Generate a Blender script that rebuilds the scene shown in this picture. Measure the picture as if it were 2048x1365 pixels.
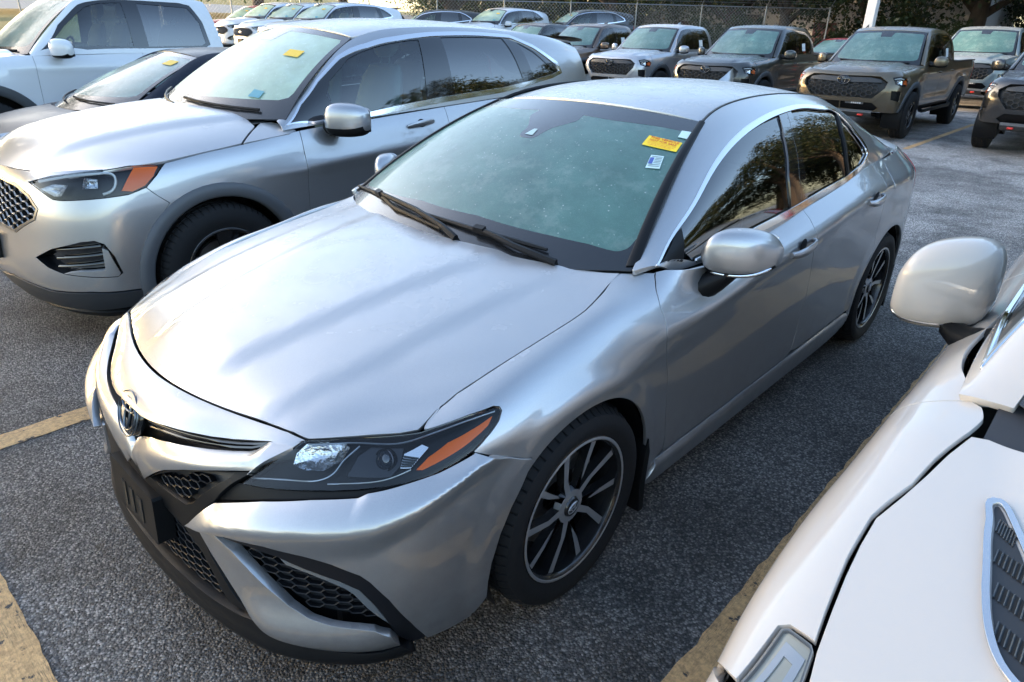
import bpy, bmesh, math, random
import numpy as np
from mathutils import Vector, Matrix
from mathutils.geometry import delaunay_2d_cdt
rng=np.random.default_rng(7); random.seed(7)
scene=bpy.context.scene; COL=scene.collection
for o in list(bpy.data.objects): bpy.data.objects.remove(o)
# ---------------------------------------------------------------- camera
cam=bpy.data.cameras.new('camera'); cam.sensor_width=36; cam.lens=36*1343.05/2048; cam.clip_start=.05; cam.clip_end=900
camo=bpy.data.objects.new('camera',cam); COL.objects.link(camo); scene.camera=camo
camo.location=(1.8745,-.4315,1.6791); camo.rotation_euler=(1.1351,-.0200,.7524)
# ---------------------------------------------------------------- sky, sun, exposure
SUN_AZ=math.radians(200)      # direction of the sun on the ground, from +x towards +y
SUN_EL=math.radians(16)
w=bpy.data.worlds.new('World'); scene.world=w; w.use_nodes=True; nt=w.node_tree
bg=nt.nodes['Background']; sky=nt.nodes.new('ShaderNodeTexSky'); sky.sky_type='NISHITA'; sky.sun_disc=False
sky.sun_elevation=SUN_EL; sky.sun_rotation=math.pi/2-SUN_AZ; sky.air_density=1.0; sky.dust_density=1.8; sky.ozone_density=.9
nt.links.new(sky.outputs[0],bg.inputs[0]); bg.inputs[1].default_value=.15
sl=bpy.data.lights.new('sun','SUN'); sl.energy=2.6; sl.angle=math.radians(.6); sl.color=(1,.72,.45)
so=bpy.data.objects.new('sun',sl); COL.objects.link(so)
so.rotation_euler=Vector((math.cos(SUN_AZ)*math.cos(SUN_EL),math.sin(SUN_AZ)*math.cos(SUN_EL),math.sin(SUN_EL))).to_track_quat('Z','Y').to_euler()
so.location=(-20,-8,20)
scene.view_settings.view_transform='Standard'; scene.view_settings.look='None'; scene.view_settings.gamma=1; scene.view_settings.use_curve_mapping=False
scene.view_settings.exposure=2.25
scene.render.engine='CYCLES'
scene.cycles.max_bounces=7; scene.cycles.diffuse_bounces=2; scene.cycles.glossy_bounces=4; scene.cycles.transmission_bounces=4; scene.cycles.transparent_max_bounces=10; scene.cycles.use_adaptive_sampling=True; scene.cycles.adaptive_threshold=.02; scene.cycles.caustics_reflective=False; scene.cycles.caustics_refractive=False
_SPL={}
def spl_mat(t, q):
    """natural cubic spline interpolation matrix: values at q = A @ values at knots t"""
    t=np.asarray(t,float); n=len(t); h=np.diff(t)
    if n==2:
        a=(np.asarray(q)-t[0])/h[0]; return np.stack([1-a,a],1)
    A=np.zeros((n,n)); D=np.zeros((n,n)); A[0,0]=A[-1,-1]=1
    for i in range(1,n-1):
        A[i,i-1]=h[i-1]; A[i,i]=2*(h[i-1]+h[i]); A[i,i+1]=h[i]
        D[i,i-1]+=6/h[i-1]; D[i,i]-=6/h[i-1]+6/h[i]; D[i,i+1]+=6/h[i]
    key=t.tobytes()
    if key not in _SPL: _SPL[key]=np.linalg.solve(A,D)
    Mm=_SPL[key]; q=np.asarray(q,float)
    k=np.clip(np.searchsorted(t,q)-1,0,n-2); hk=h[k]; a=(t[k+1]-q)/hk; b=(q-t[k])/hk
    I=np.eye(n); out=a[:,None]*I[k]+b[:,None]*I[k+1]
    qa=((a**3-a)*hk**2/6)[:,None]; qb=((b**3-b)*hk**2/6)[:,None]
    qa=np.where((a>1)[:,None]|(a<0)[:,None],0,qa) if False else qa
    return out+qa*Mm[k]+qb*Mm[k+1]
def knots(P):
    """mean chord length parameter along axis 1 of net P[rows][cols][3]"""
    d=np.linalg.norm(np.diff(P,axis=1),axis=2).mean(0); return np.concatenate([[0],np.cumsum(np.maximum(d,1e-4))])
class Surf:
    """tensor product cubic through a net of points P[row][col]; u along columns, v along rows, both about metres.
    sym0/sym1: the first/last column lies on the car's middle plane, carry on mirrored"""
    def __init__(s,P,sym0=False,sym1=False,disp=None,out=1):
        P=np.array(P,float); s.u=knots(P); s.v=knots(P.transpose(1,0,2)); s.disp=disp; s.out=out
        m=np.array([-1,1,1.])
        ku=s.u.copy(); N=P
        k0=min(P.shape[1]-1,9)
        if sym0: N=np.concatenate([P[:,k0:0:-1]*m,N],1); ku=np.concatenate([-s.u[k0:0:-1],ku])
        if sym1: N=np.concatenate([N,P[:,-2:-2-k0:-1]*m],1); e=s.u[-1]; ku=np.concatenate([ku,2*e-s.u[-2:-2-k0:-1]])
        s.N=N; s.ku=ku
    def raw(s,u,v):
        A=spl_mat(s.ku,u); B=spl_mat(s.v,v); I_,J_,_=s.N.shape; return ((A@s.N.transpose(1,0,2).reshape(J_,-1)).reshape(-1,I_,3)*B[:,:,None]).sum(1)
    def nraw(s,u,v):
        e=2e-3; du=s.raw(u+e,v)-s.raw(u-e,v); dv=s.raw(u,v+e)-s.raw(u,v-e)
        n=np.cross(du,dv)*s.out; return n/np.maximum(np.linalg.norm(n,axis=1),1e-9)[:,None]
    def pos(s,u,v,off=0):
        u=np.atleast_1d(np.asarray(u,float)); v=np.atleast_1d(np.asarray(v,float)); p=s.raw(u,v)
        if s.disp is None and np.all(np.asarray(off)==0): return p
        n=s.nraw(u,v); d=np.zeros(len(u))+off
        if s.disp is not None: d=d+s.disp(p)
        return p+n*d[:,None]
    def nor(s,u,v):
        u=np.atleast_1d(np.asarray(u,float)); v=np.atleast_1d(np.asarray(v,float)); e=1.5e-3
        n=np.cross(s.pos(u+e,v)-s.pos(u-e,v),s.pos(u,v+e)-s.pos(u,v-e))*s.out
        return n/np.maximum(np.linalg.norm(n,axis=1),1e-9)[:,None]
    def grid(s,nu,nv,u0=None,u1=None):
        U,V=np.meshgrid(np.linspace(s.u[0] if u0 is None else u0,s.u[-1] if u1 is None else u1,nu),np.linspace(s.v[0],s.v[-1],nv)); return U.ravel(),V.ravel()
# ---------------------------------------------------------------- objects
def tag(o,label=None,cat=None,group=None,kind=None):
    if label: o['label']=label
    if cat: o['category']=cat
    if group: o['group']=group
    if kind: o['kind']=kind
    return o
def empty(name,loc=(0,0,0),rz=0,label=None,cat=None,group=None):
    o=bpy.data.objects.new(name,None); COL.objects.link(o); o.location=loc; o.rotation_euler=(0,0,rz); o.empty_display_size=.2
    return tag(o,label,cat,group)
def link(name,me,mat,parent=None):
    o=bpy.data.objects.new(name,me); COL.objects.link(o); o.parent=parent
    if mat is not None and len(me.materials)==0: me.materials.append(mat)
    return o
def copy_tree(o,parent=None):
    cpy=o.copy(); COL.objects.link(cpy); cpy.parent=parent
    for ch in o.children: copy_tree(ch,cpy)
    return cpy
class MB:
    """collects shapes into one mesh"""
    def __init__(s): s.v=[]; s.f=[]; s.m=[]; s.cur=0
    def add(s,v,f):
        k=len(s.v); s.v+= [tuple(map(float,p)) for p in v]; s.f+=[tuple(k+i for i in q) for q in f]; s.m+=[s.cur]*len(f); return s
    def box(s,a,b,M=None):
        x0,y0,z0=a; x1,y1,z1=b
        v=[(x0,y0,z0),(x1,y0,z0),(x1,y1,z0),(x0,y1,z0),(x0,y0,z1),(x1,y0,z1),(x1,y1,z1),(x0,y1,z1)]
        if M is not None: v=[tuple(M@Vector(p)) for p in v]
        return s.add(v,[(0,3,2,1),(4,5,6,7),(0,1,5,4),(1,2,6,5),(2,3,7,6),(3,0,4,7)])
    def tube(s,pts,r,n=8,cap=True):
        pts=[Vector(p) for p in pts]; rr=r if hasattr(r,'__len__') else [r]*len(pts); V=[];F=[]
        up=Vector((0,0,1)); prev=None
        for i,p in enumerate(pts):
            t=(pts[min(i+1,len(pts)-1)]-pts[max(i-1,0)]).normalized()
            if prev is None: a=t.cross(up if abs(t.z)<.9 else Vector((1,0,0))).normalized()
            else: a=(prev-t*prev.dot(t)).normalized()
            prev=a; b=t.cross(a)
            for k in range(n):
                an=2*math.pi*k/n; V.append(p+(a*math.cos(an)+b*math.sin(an))*rr[i])
        for i in range(len(pts)-1):
            for k in range(n): F.append((i*n+k,i*n+(k+1)%n,(i+1)*n+(k+1)%n,(i+1)*n+k))
        if cap: F.append(tuple(range(n))[::-1]); F.append(tuple(range((len(pts)-1)*n,len(pts)*n)))
        return s.add(V,F)
    def prism(s,poly,z0,z1,fn=None):
        """poly in a plane (a,b), extruded c0..c1; fn maps (a,b,c) to xyz"""
        n=len(poly); fn=fn or (lambda a,b,c:(a,b,c))
        return s.add([fn(a,b,z0) for a,b in poly]+[fn(a,b,z1) for a,b in poly],[tuple(range(n))[::-1],tuple(range(n,2*n))]+[(i,(i+1)%n,n+(i+1)%n,n+i) for i in range(n)])
    def lathe(s,prof,n=48,axis='x',c=(0,0,0)):
        """prof: (radius, offset along axis)"""
        V=[];F=[];m=len(prof)
        for k in range(n):
            a=2*math.pi*k/n
            for r,o in prof:
                p=(o,r*math.cos(a),r*math.sin(a)) if axis=='x' else (r*math.cos(a),o,r*math.sin(a)) if axis=='y' else (r*math.cos(a),r*math.sin(a),o)
                V.append((p[0]+c[0],p[1]+c[1],p[2]+c[2]))
        for k in range(n):
            for i in range(m-1): F.append((k*m+i,((k+1)%n)*m+i,((k+1)%n)*m+i+1,k*m+i+1))
        return s.add(V,F)
    def grid(s,P):
        """P[rows][cols] of points"""
        r=len(P); c_=len(P[0]); return s.add([p for row in P for p in row],[(i*c_+j,i*c_+j+1,(i+1)*c_+j+1,(i+1)*c_+j) for i in range(r-1) for j in range(c_-1)])
    def mesh(s,name='m',mats=None,smooth=None,fix=True):
        me=bpy.data.meshes.new(name); me.from_pydata(s.v,[],s.f)
        if mats:
            for m in mats: me.materials.append(m)
            me.polygons.foreach_set('material_index',s.m)
        if fix:
            bm=bmesh.new(); bm.from_mesh(me); bmesh.ops.recalc_face_normals(bm,faces=bm.faces); bm.to_mesh(me); bm.free()
        if smooth is not None:
            me.polygons.foreach_set('use_smooth',[True]*len(me.polygons))
            if smooth<180: me.set_sharp_from_angle(angle=math.radians(smooth))
        me.update(); return me
    def build(s,name,mat,parent=None,smooth=None,fix=True):
        ml=mat if isinstance(mat,(list,tuple)) else [mat]
        return link(name,s.mesh(name,ml,smooth,fix),None,parent)
# ---------------------------------------------------------------- trimming a surface by an outline in its (u, v)
def resample(o,d):
    o=np.asarray(o,float); out=[]
    for i in range(len(o)):
        a,b=o[i],o[(i+1)%len(o)]; n=max(1,int(math.ceil(np.linalg.norm(b-a)/d)))
        for k in range(n): out.append(a+(b-a)*k/n)
    return np.array(out)
def area2(o): x,y=o[:,0],o[:,1]; return float((x*np.roll(y,-1)-np.roll(x,-1)*y).sum())
def inset(o,g):
    if g==0: return o
    if area2(o)<0: g=-g
    d=np.roll(o,-1,0)-o; n=np.stack([-d[:,1],d[:,0]],1); n/=np.maximum(np.linalg.norm(n,axis=1),1e-9)[:,None]
    m=n+np.roll(n,1,0); q=(m*m).sum(1); return o+m*(2*g/np.maximum(q,.6))[:,None]
def inpoly(P,o):
    x,y=P[:,0],P[:,1]; r=np.zeros(len(P),bool); j=len(o)-1
    for i in range(len(o)):
        xi,yi=o[i]; xj,yj=o[j]; c_=((yi>y)!=(yj>y)); c_&= x<(xj-xi)*(y-yi)/((yj-yi) if yj!=yi else 1e-12)+xi; r^=c_; j=i
    return r
def smooth_open(p,d=.01):
    """a smooth curve through points"""
    p=np.asarray(p,float)
    if len(p)<3: return [tuple(q) for q in p]
    t=np.concatenate([[0],np.cumsum(np.linalg.norm(np.diff(p,axis=0),axis=1))]); q=np.linspace(0,t[-1],max(3,int(t[-1]/d)+1)); return [tuple(r) for r in spl_mat(t,q)@p]
def trim_mesh(S,outline,step=.03,off=0.,gap=.002,flange=.012,holes=(),edge=None,offfn=None,back=False):
    """mesh of the part of surface S inside the outline; the rim folds inwards by flange"""
    o=inset(resample(outline,edge or step*.6),gap)
    if area2(o)<0: o=o[::-1]
    lo,hi=o.min(0),o.max(0); gx=np.arange(lo[0]+step*.5,hi[0],step); gy=np.arange(lo[1]+step*.5,hi[1],step)
    hs=[inset(resample(h,edge or step*.6),-gap) for h in holes]
    if len(gx) and len(gy):
        G=np.stack(np.meshgrid(gx,gy),-1).reshape(-1,2); G=G[inpoly(G,inset(o,step*.35))]
        for h in hs: G=G[~inpoly(G,inset(h,-step*.35))] if len(G) else G
    else: G=np.zeros((0,2))
    loops=[o]+hs; pts=np.concatenate(loops+[G]); ed=[]; k=0
    for l in loops: ed+=[(k+i,k+(i+1)%len(l)) for i in range(len(l))]; k+=len(l)
    vs,es,fs,ov,_,_=delaunay_2d_cdt([Vector((float(a),float(b))) for a,b in pts],ed,[],1,1e-7)
    uv=np.array([(v.x,v.y) for v in vs]); F=np.array([tuple(f) for f in fs if len(f)==3],int).reshape(-1,3)
    if hs and len(F):
        cen=uv[F].mean(1); keep=np.ones(len(F),bool)
        for h in hs: keep&=~inpoly(cen,h)
        F=F[keep]
    d=off if offfn is None else off+offfn(uv)
    n=S.nor(uv[:,0],uv[:,1]); P=S.pos(uv[:,0],uv[:,1],d)
    if offfn is not None:
        e=1e-3; f=lambda a,b: S.pos(uv[:,0]+a,uv[:,1]+b,off+offfn(uv+np.array([a,b])))
        n=np.cross(f(e,0)-f(-e,0),f(0,e)-f(0,-e))*S.out; n/=np.maximum(np.linalg.norm(n,axis=1),1e-9)[:,None]
    # face winding to agree with normals
    fn=np.cross(P[F[:,1]]-P[F[:,0]],P[F[:,2]]-P[F[:,0]]); flip=(fn*n[F[:,0]]).sum(1)<0; F[flip]=F[flip][:,::-1]
    faces=[tuple(int(i) for i in f) for f in F]; V=[P]; N=[n]; nv=len(P)
    if flange:
        cnt={}
        for f in faces:
            for a,b in ((f[0],f[1]),(f[1],f[2]),(f[2],f[0])): cnt[(a,b)]=1
        be=[(a,b) for (a,b) in cnt if (b,a) not in cnt]; ids=sorted({i for e in be for i in e}); m={i:j for j,i in enumerate(ids)}; idx=np.array(ids); ns=len(idx)
        # side normals
        sn=np.zeros((len(P),3))
        for a,b in be:
            t=np.cross(P[b]-P[a],n[a]); l=np.linalg.norm(t)
            if l>1e-12: sn[a]+=t/l; sn[b]+=t/l
        sd=sn[idx]; sd/=np.maximum(np.linalg.norm(sd,axis=1),1e-9)[:,None]
        V+=[P[idx]-n[idx]*.0004+sd*.0006,P[idx]-n[idx]*flange]; N+=[(sd+n[idx]*.4)/np.linalg.norm(sd+n[idx]*.4,axis=1)[:,None],sd]
        for a,b in be:
            faces.append((b,a,nv+m[a],nv+m[b])); faces.append((nv+m[b],nv+m[a],nv+ns+m[a],nv+ns+m[b]))
    V=np.concatenate(V); N=np.concatenate(N)
    return V,N,faces
def trim_obj(d,side):
    V,N,faces=d
    if side<0: V=V*np.array([-1,1,1]); N=N*np.array([-1,1,1]); faces=[f[::-1] for f in faces]
    me=bpy.data.meshes.new('panel'); me.from_pydata(V.tolist(),[],faces); me.polygons.foreach_set('use_smooth',[True]*len(faces))
    me.normals_split_custom_set_from_vertices(N.tolist()); me.update(); return me
def panel(name,S,outline,mat,parent,sides=(1,),label=None,**k):
    r=[]; d=trim_mesh(S,outline,**k)
    for s in sides:
        o=link(name,trim_obj(d,s),mat,parent); r.append(o)
        if label: o['label']=label
    return r[0] if len(r)==1 else r
# ---------------------------------------------------------------- materials
MATS={}
class NT:
    def __init__(s,m): s.t=m.node_tree; s.n=s.t.nodes; s.l=s.t.links
    def new(s,t,**k):
        x=s.n.new('ShaderNode'+t)
        for a,b in k.items():
            if a.startswith('i_'):
                key=a[2:]; x.inputs[int(key) if key.isdigit() else key.replace('_',' ')].default_value=b
            else: setattr(x,a,b)
        return x
    def noise(s,scale,detail=2,rough=.5,vec=None,out=0):
        x=s.new('TexNoise',i_Scale=scale,i_Detail=detail,i_Roughness=rough)
        if vec is not None: s.l.new(vec,x.inputs['Vector'])
        return x.outputs[out]
    def ramp(s,src,stops,interp='LINEAR'):
        x=s.new('ValToRGB'); e=x.color_ramp.elements; x.color_ramp.interpolation=interp
        while len(e)<len(stops): e.new(.5)
        for i,(p,c_) in enumerate(stops): e[i].position=p; e[i].color=(c_,c_,c_,1) if not hasattr(c_,'__len__') else (*c_[:3],1)
        s.l.new(src,x.inputs[0]); return x.outputs[0]
    def mix(s,f,a,b,typ='RGBA',blend='MIX'):
        x=s.new('Mix',data_type=typ,blend_type=blend) if typ=='RGBA' else s.new('Mix',data_type=typ)
        ia,ib,o={'RGBA':(6,7,2),'FLOAT':(2,3,0)}[typ]
        for v,i in ((f,0),(a,ia),(b,ib)):
            if isinstance(v,bpy.types.NodeSocket): s.l.new(v,x.inputs[i])
            else: x.inputs[i].default_value=(*v,1) if (typ=='RGBA' and i>0 and len(v)==3) else v
        return x.outputs[o]
    def math(s,op,a,b=None,clamp=False):
        x=s.new('Math',operation=op,use_clamp=clamp)
        for v,i in ((a,0),(b,1)):
            if v is None: continue
            if isinstance(v,bpy.types.NodeSocket): s.l.new(v,x.inputs[i])
            else: x.inputs[i].default_value=v
        return x.outputs[0]
    def bump(s,h,strength=.3,dist=.01,normal=None):
        x=s.new('Bump',i_Strength=strength,i_Distance=dist); s.l.new(h,x.inputs['Height'])
        if normal is not None: s.l.new(normal,x.inputs['Normal'])
        return x.outputs[0]
    def pos(s): return s.new('NewGeometry').outputs['Position']
    def obj(s): return s.new('TexCoord').outputs['Object']
def mat(name):
    m=bpy.data.materials.new(name); m.use_nodes=True; n=NT(m); return m,n,m.node_tree.nodes['Principled BSDF']
def simple(name,col,rough=.5,metal=0.,coat=0.,spec=.5,bump=None,vary=0.):
    if name in MATS: return MATS[name]
    m,n,p=mat(name); p.inputs['Base Color'].default_value=(*col,1); p.inputs['Roughness'].default_value=rough; p.inputs['Metallic'].default_value=metal
    p.inputs['Coat Weight'].default_value=coat; p.inputs['Specular IOR Level'].default_value=spec
    if vary:
        f=n.noise(6,4,.6,n.obj()); c_=n.mix(f,tuple(x*(1-vary) for x in col),tuple(min(1,x*(1+vary)) for x in col)); n.l.new(c_,p.inputs['Base Color'])
    if bump: n.l.new(n.bump(n.noise(bump[0],2,.5,n.obj()),bump[1],bump[2]),p.inputs['Normal'])
    MATS[name]=m; return m
def paint(name,col,metal=.75,rough=.32,dew=1.,coat=1.,dust=.25,flake=True,dewcol=(.52,.50,.50),spec=.5,cior=1.5):
    """car paint under clear coat; upward faces carry dew and dust, so they are duller"""
    if name in MATS: return MATS[name]
    m,n,p=mat(name); geo=n.new('NewGeometry'); sep=n.new('SeparateXYZ'); n.l.new(geo.outputs['Normal'],sep.inputs[0])
    up=n.ramp(sep.outputs[2],[(.86,0.),(.975,1.)]); ob=n.obj()
    blot=n.noise(9,5,.6,ob); up2=n.math('MULTIPLY',up,n.ramp(blot,[(.2,.55),(.75,1.)])); up2=n.math('MULTIPLY',up2,dew)
    fine=n.noise(420,2,.6,ob)
    base=n.mix(n.math('MULTIPLY',up2,dust),col,dewcol)
    if flake:
        fl=n.noise(1800,0,.5,ob); base=n.mix(n.ramp(fl,[(.4,0.),(.75,.22)]),base,(.9,.9,.92))
    # grime low on the body, and dried spots
    sp=n.new('SeparateXYZ'); n.l.new(ob,sp.inputs[0]); low=n.ramp(sp.outputs[2],[(.18,.35),(.55,0.)])
    spot=n.ramp(n.noise(160,1,.5,ob),[(.70,0.),(.74,.5)]); base=n.mix(n.math('MULTIPLY',spot,.5),base,(.45,.45,.45))
    base=n.mix(n.math('MULTIPLY',low,n.ramp(n.noise(14,5,.65,ob),[(.35,.0),(.7,1.)])),base,(.16,.15,.14))
    p.inputs['Specular IOR Level'].default_value=spec; p.inputs['Coat IOR'].default_value=cior; n.l.new(base,p.inputs['Base Color']); p.inputs['Metallic'].default_value=metal
    n.l.new(n.math('SUBTRACT',metal,n.math('MULTIPLY',up2,metal*.45)),p.inputs['Metallic'])
    p.inputs['Roughness'].default_value=rough
    r=n.mix(up2,(rough,)*3,(min(.75,rough+.18),)*3); n.l.new(r,p.inputs['Roughness'])
    cr=n.math('ADD',n.math('MULTIPLY',up2,.30),n.math('ADD',n.math('MULTIPLY',n.noise(3,3,.6,ob),.03),.006)); n.l.new(cr,p.inputs['Coat Roughness'])
    cw=n.math('SUBTRACT',coat,n.math('MULTIPLY',up2,.35)); n.l.new(cw,p.inputs['Coat Weight'])
    drops=n.ramp(n.new('TexVoronoi',i_Scale=260).outputs['Distance'],[(.05,1.),(.35,0.)]); h=n.math('MULTIPLY',n.math('ADD',n.math('MULTIPLY',fine,.7),n.math('MULTIPLY',drops,.5)),up2)
    n.l.new(n.bump(h,.25,.0015),p.inputs['Normal'])
    MATS[name]=m; return m
def round_poly(o,r):
    """cut the corners of an outline with short arcs"""
    o=np.asarray(o,float); out=[]
    for i in range(len(o)):
        p,a,b=o[i],o[i-1],o[(i+1)%len(o)]; da,db=a-p,b-p; la,lb=np.linalg.norm(da),np.linalg.norm(db)
        if la<1e-6 or lb<1e-6: continue
        ang=math.acos(max(-1,min(1,float(da@db/la/lb))))
        if ang>2.9: out.append(tuple(p)); continue
        k=min(r,la*.45,lb*.45); A_,B_=p+da/la*k,p+db/lb*k
        for t in (0,.25,.5,.75,1): out.append(tuple((1-t)**2*A_+2*t*(1-t)*p+t*t*B_))
    return out
def glass(name,tint,dew=.0,fres=.02,dewcol=(.30,.52,.50),trans=.5,rough=.02):
    """car glass: mirror-like at grazing angles, tinted see-through, with a film of dew"""
    if name in MATS: return MATS[name]
    m,n,p=mat(name); n.n.remove(p); out=n.n['Material Output']; ob=n.obj()
    film=n.math('MULTIPLY',n.ramp(n.noise(4,5,.65,ob),[(.25,.65),(.7,1.)]),dew)
    vor=n.new('TexVoronoi',i_Scale=190); n.l.new(ob,vor.inputs['Vector']); drop=n.ramp(vor.outputs['Distance'],[(.10,1.),(.32,0.)])
    vor2=n.new('TexVoronoi',i_Scale=60); n.l.new(ob,vor2.inputs['Vector']); pick=n.ramp(n.noise(40,1,.5,ob),[(.55,0.),(.62,1.)]); drop2=n.math('MULTIPLY',n.ramp(vor2.outputs['Distance'],[(.10,1.),(.22,0.)]),pick)
    h=n.math('MULTIPLY',n.math('ADD',drop,drop2),min(1,dew*1.5)); nm=n.bump(h,.5,.0012)
    tr=n.new('BsdfTransparent'); tr.inputs[0].default_value=(*tint,1)
    gl=n.new('BsdfGlossy',i_Roughness=rough); gl.inputs[0].default_value=(1,1,1,1); n.l.new(nm,gl.inputs['Normal'])
    fr=n.new('Fresnel',i_IOR=1.5); n.l.new(nm,fr.inputs['Normal'])
    a=n.new('MixShader'); n.l.new(n.math('ADD',fr.outputs[0],fres,True),a.inputs[0]); n.l.new(tr.outputs[0],a.inputs[1]); n.l.new(gl.outputs[0],a.inputs[2])
    if dew>0:
        df=n.new('BsdfPrincipled'); df.inputs['Roughness'].default_value=.30; df.inputs['IOR'].default_value=1.7; fd=n.new('TexVoronoi',i_Scale=330); n.l.new(ob,fd.inputs['Vector']); fdm=n.math('MULTIPLY',n.ramp(fd.outputs['Distance'],[(.12,1.),(.30,0.)]),.45); streak=n.ramp(n.noise(3.2,6,.75,ob),[(.52,0.),(.60,.35),(.68,0.)]); dc=n.mix(fdm,dewcol,(.55,.72,.68)); dc=n.mix(streak,dc,(.45,.62,.56)); n.l.new(n.mix(drop2,dc,(.75,.85,.82)),df.inputs['Base Color']); n.l.new(nm,df.inputs['Normal']); df.inputs['Specular IOR Level'].default_value=.8
        b=n.new('MixShader'); n.l.new(film,b.inputs[0]); n.l.new(a.outputs[0],b.inputs[1]); n.l.new(df.outputs[0],b.inputs[2]); a=b
    n.l.new(a.outputs[0],out.inputs[0]); MATS[name]=m; return m
# ---------------------------------------------------------------- ground and painted stripes
def asphalt():
    m,n,p=mat('asphalt'); P=n.pos()
    v1=n.new('TexVoronoi',i_Scale=120); n.l.new(P,v1.inputs['Vector']); v2=n.new('TexVoronoi',i_Scale=320); n.l.new(P,v2.inputs['Vector'])
    bw=n.new('RGBToBW'); n.l.new(v1.outputs['Color'],bw.inputs[0])
    stone=n.ramp(bw.outputs[0],[(.15,(.050,.048,.045)),(.40,(.104,.100,.095)),(.62,(.190,.183,.174)),(.85,(.38,.365,.345))])
    tan=n.ramp(v1.outputs['Color'],[(.80,0.),(.92,1.)]); stone=n.mix(n.math('MULTIPLY',tan,.35),stone,(.19,.155,.11))
    edge=n.ramp(v1.outputs['Distance'],[(.25,1.),(.75,.35)]); c1=n.mix(edge,(.016,.017,.02),stone)
    stain=n.ramp(n.noise(.55,5,.6,P),[(.36,.45),(.58,1.15)]); spot=n.ramp(n.noise(2.2,4,.6,P),[(.30,.65),(.52,1.0)])
    # colour value rises towards the aisle behind
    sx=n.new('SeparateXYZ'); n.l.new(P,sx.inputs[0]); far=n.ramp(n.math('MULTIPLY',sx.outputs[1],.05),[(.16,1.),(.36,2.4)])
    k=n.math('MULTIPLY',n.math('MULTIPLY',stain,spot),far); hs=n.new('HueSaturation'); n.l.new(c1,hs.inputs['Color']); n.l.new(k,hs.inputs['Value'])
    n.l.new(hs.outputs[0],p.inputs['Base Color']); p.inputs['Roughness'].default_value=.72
    h=n.math('ADD',n.math('MULTIPLY',n.ramp(v1.outputs['Distance'],[(.1,1.),(.7,0.)]),.8),n.math('MULTIPLY',v2.outputs['Distance'],.3)); n.l.new(n.bump(h,.9,.006),p.inputs['Normal'])
    return m
def roadpaint():
    m,n,p=mat('yellow_road_paint'); P=n.pos()
    f=n.noise(5,6,.65,P); col=n.mix(f,(.62,.36,.15),(.74,.48,.23)); dirt=n.ramp(n.noise(60,3,.6,P),[(.35,.65),(.6,1.)]); hs=n.new('HueSaturation'); n.l.new(col,hs.inputs['Color']); n.l.new(dirt,hs.inputs['Value'])
    cr=n.new('TexVoronoi',feature='DISTANCE_TO_EDGE',i_Scale=11); w_=n.new('VectorMath',operation='ADD'); nz=n.new('TexNoise',i_Scale=9,i_Detail=4); n.l.new(P,w_.inputs[0]); n.l.new(nz.outputs['Color'],w_.inputs[1]); n.l.new(w_.outputs[0],cr.inputs['Vector'])
    crack=n.ramp(cr.outputs['Distance'],[(.018,1.),(.045,0.)]); chip=n.ramp(n.noise(16,6,.7,P),[(.36,1.),(.40,0.)]); bare=n.math('MAXIMUM',n.math('MULTIPLY',crack,n.ramp(n.noise(3,2,.5,P),[(.4,.2),(.6,1.)])),chip)
    c2=n.mix(bare,hs.outputs[0],(.035,.037,.042)); n.l.new(c2,p.inputs['Base Color']); p.inputs['Roughness'].default_value=.7
    v1=n.new('TexVoronoi',i_Scale=150); n.l.new(P,v1.inputs['Vector']); n.l.new(n.bump(n.math('SUBTRACT',n.math('MULTIPLY',v1.outputs['Distance'],-.5),bare),.7,.004),p.inputs['Normal'])
    return m
ASPH=asphalt(); RPAINT=roadpaint()
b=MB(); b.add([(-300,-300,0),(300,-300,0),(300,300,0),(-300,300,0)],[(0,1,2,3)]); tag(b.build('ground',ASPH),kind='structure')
def stripe(x0,x1,y0,y1,jag=.006,name='parking_stripe'):
    """a painted stripe with uneven edges"""
    b=MB(); L=max(x1-x0,y1-y0); n_=max(2,int(L/.05)); along=(y1-y0)>(x1-x0); A=[];B=[]
    for k in range(n_+1):
        t=k/n_; j1,j2=rng.normal(0,jag,2)*.6
        if along: A.append((x0+j1,y0+(y1-y0)*t,.004)); B.append((x1+j2,y0+(y1-y0)*t,.004))
        else: A.append((x0+(x1-x0)*t,y0+j1,.004)); B.append((x0+(x1-x0)*t,y1+j2,.004))
    b.grid([A,B]); return tag(b.build(name,RPAINT),kind='structure')
for i_,(x0,x1,y0,y1) in enumerate([(-1.475,-1.345,-.325,5.1),(1.308,1.425,-.325,5.1),(-4.22,-4.09,-.325,5.1),(-7.0,-6.87,-.325,5.1),(4.05,4.17,-.325,5.1),(-30,12,-.465,-.328)]): stripe(x0,x1,y0,y1)
for k in range(7): stripe(-1.20-2.98*k,-1.10-2.98*k,12.35+.25*k,17.4+.25*k)
UPPER=.60
b=MB(); b.prism([(-37,5),(-16.8,5),(-16.8,23.5),(-8.5,31),(-8.5,34),(-37,34)],-.05,UPPER); tag(b.build('upper_lot',ASPH),kind='structure')
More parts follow.
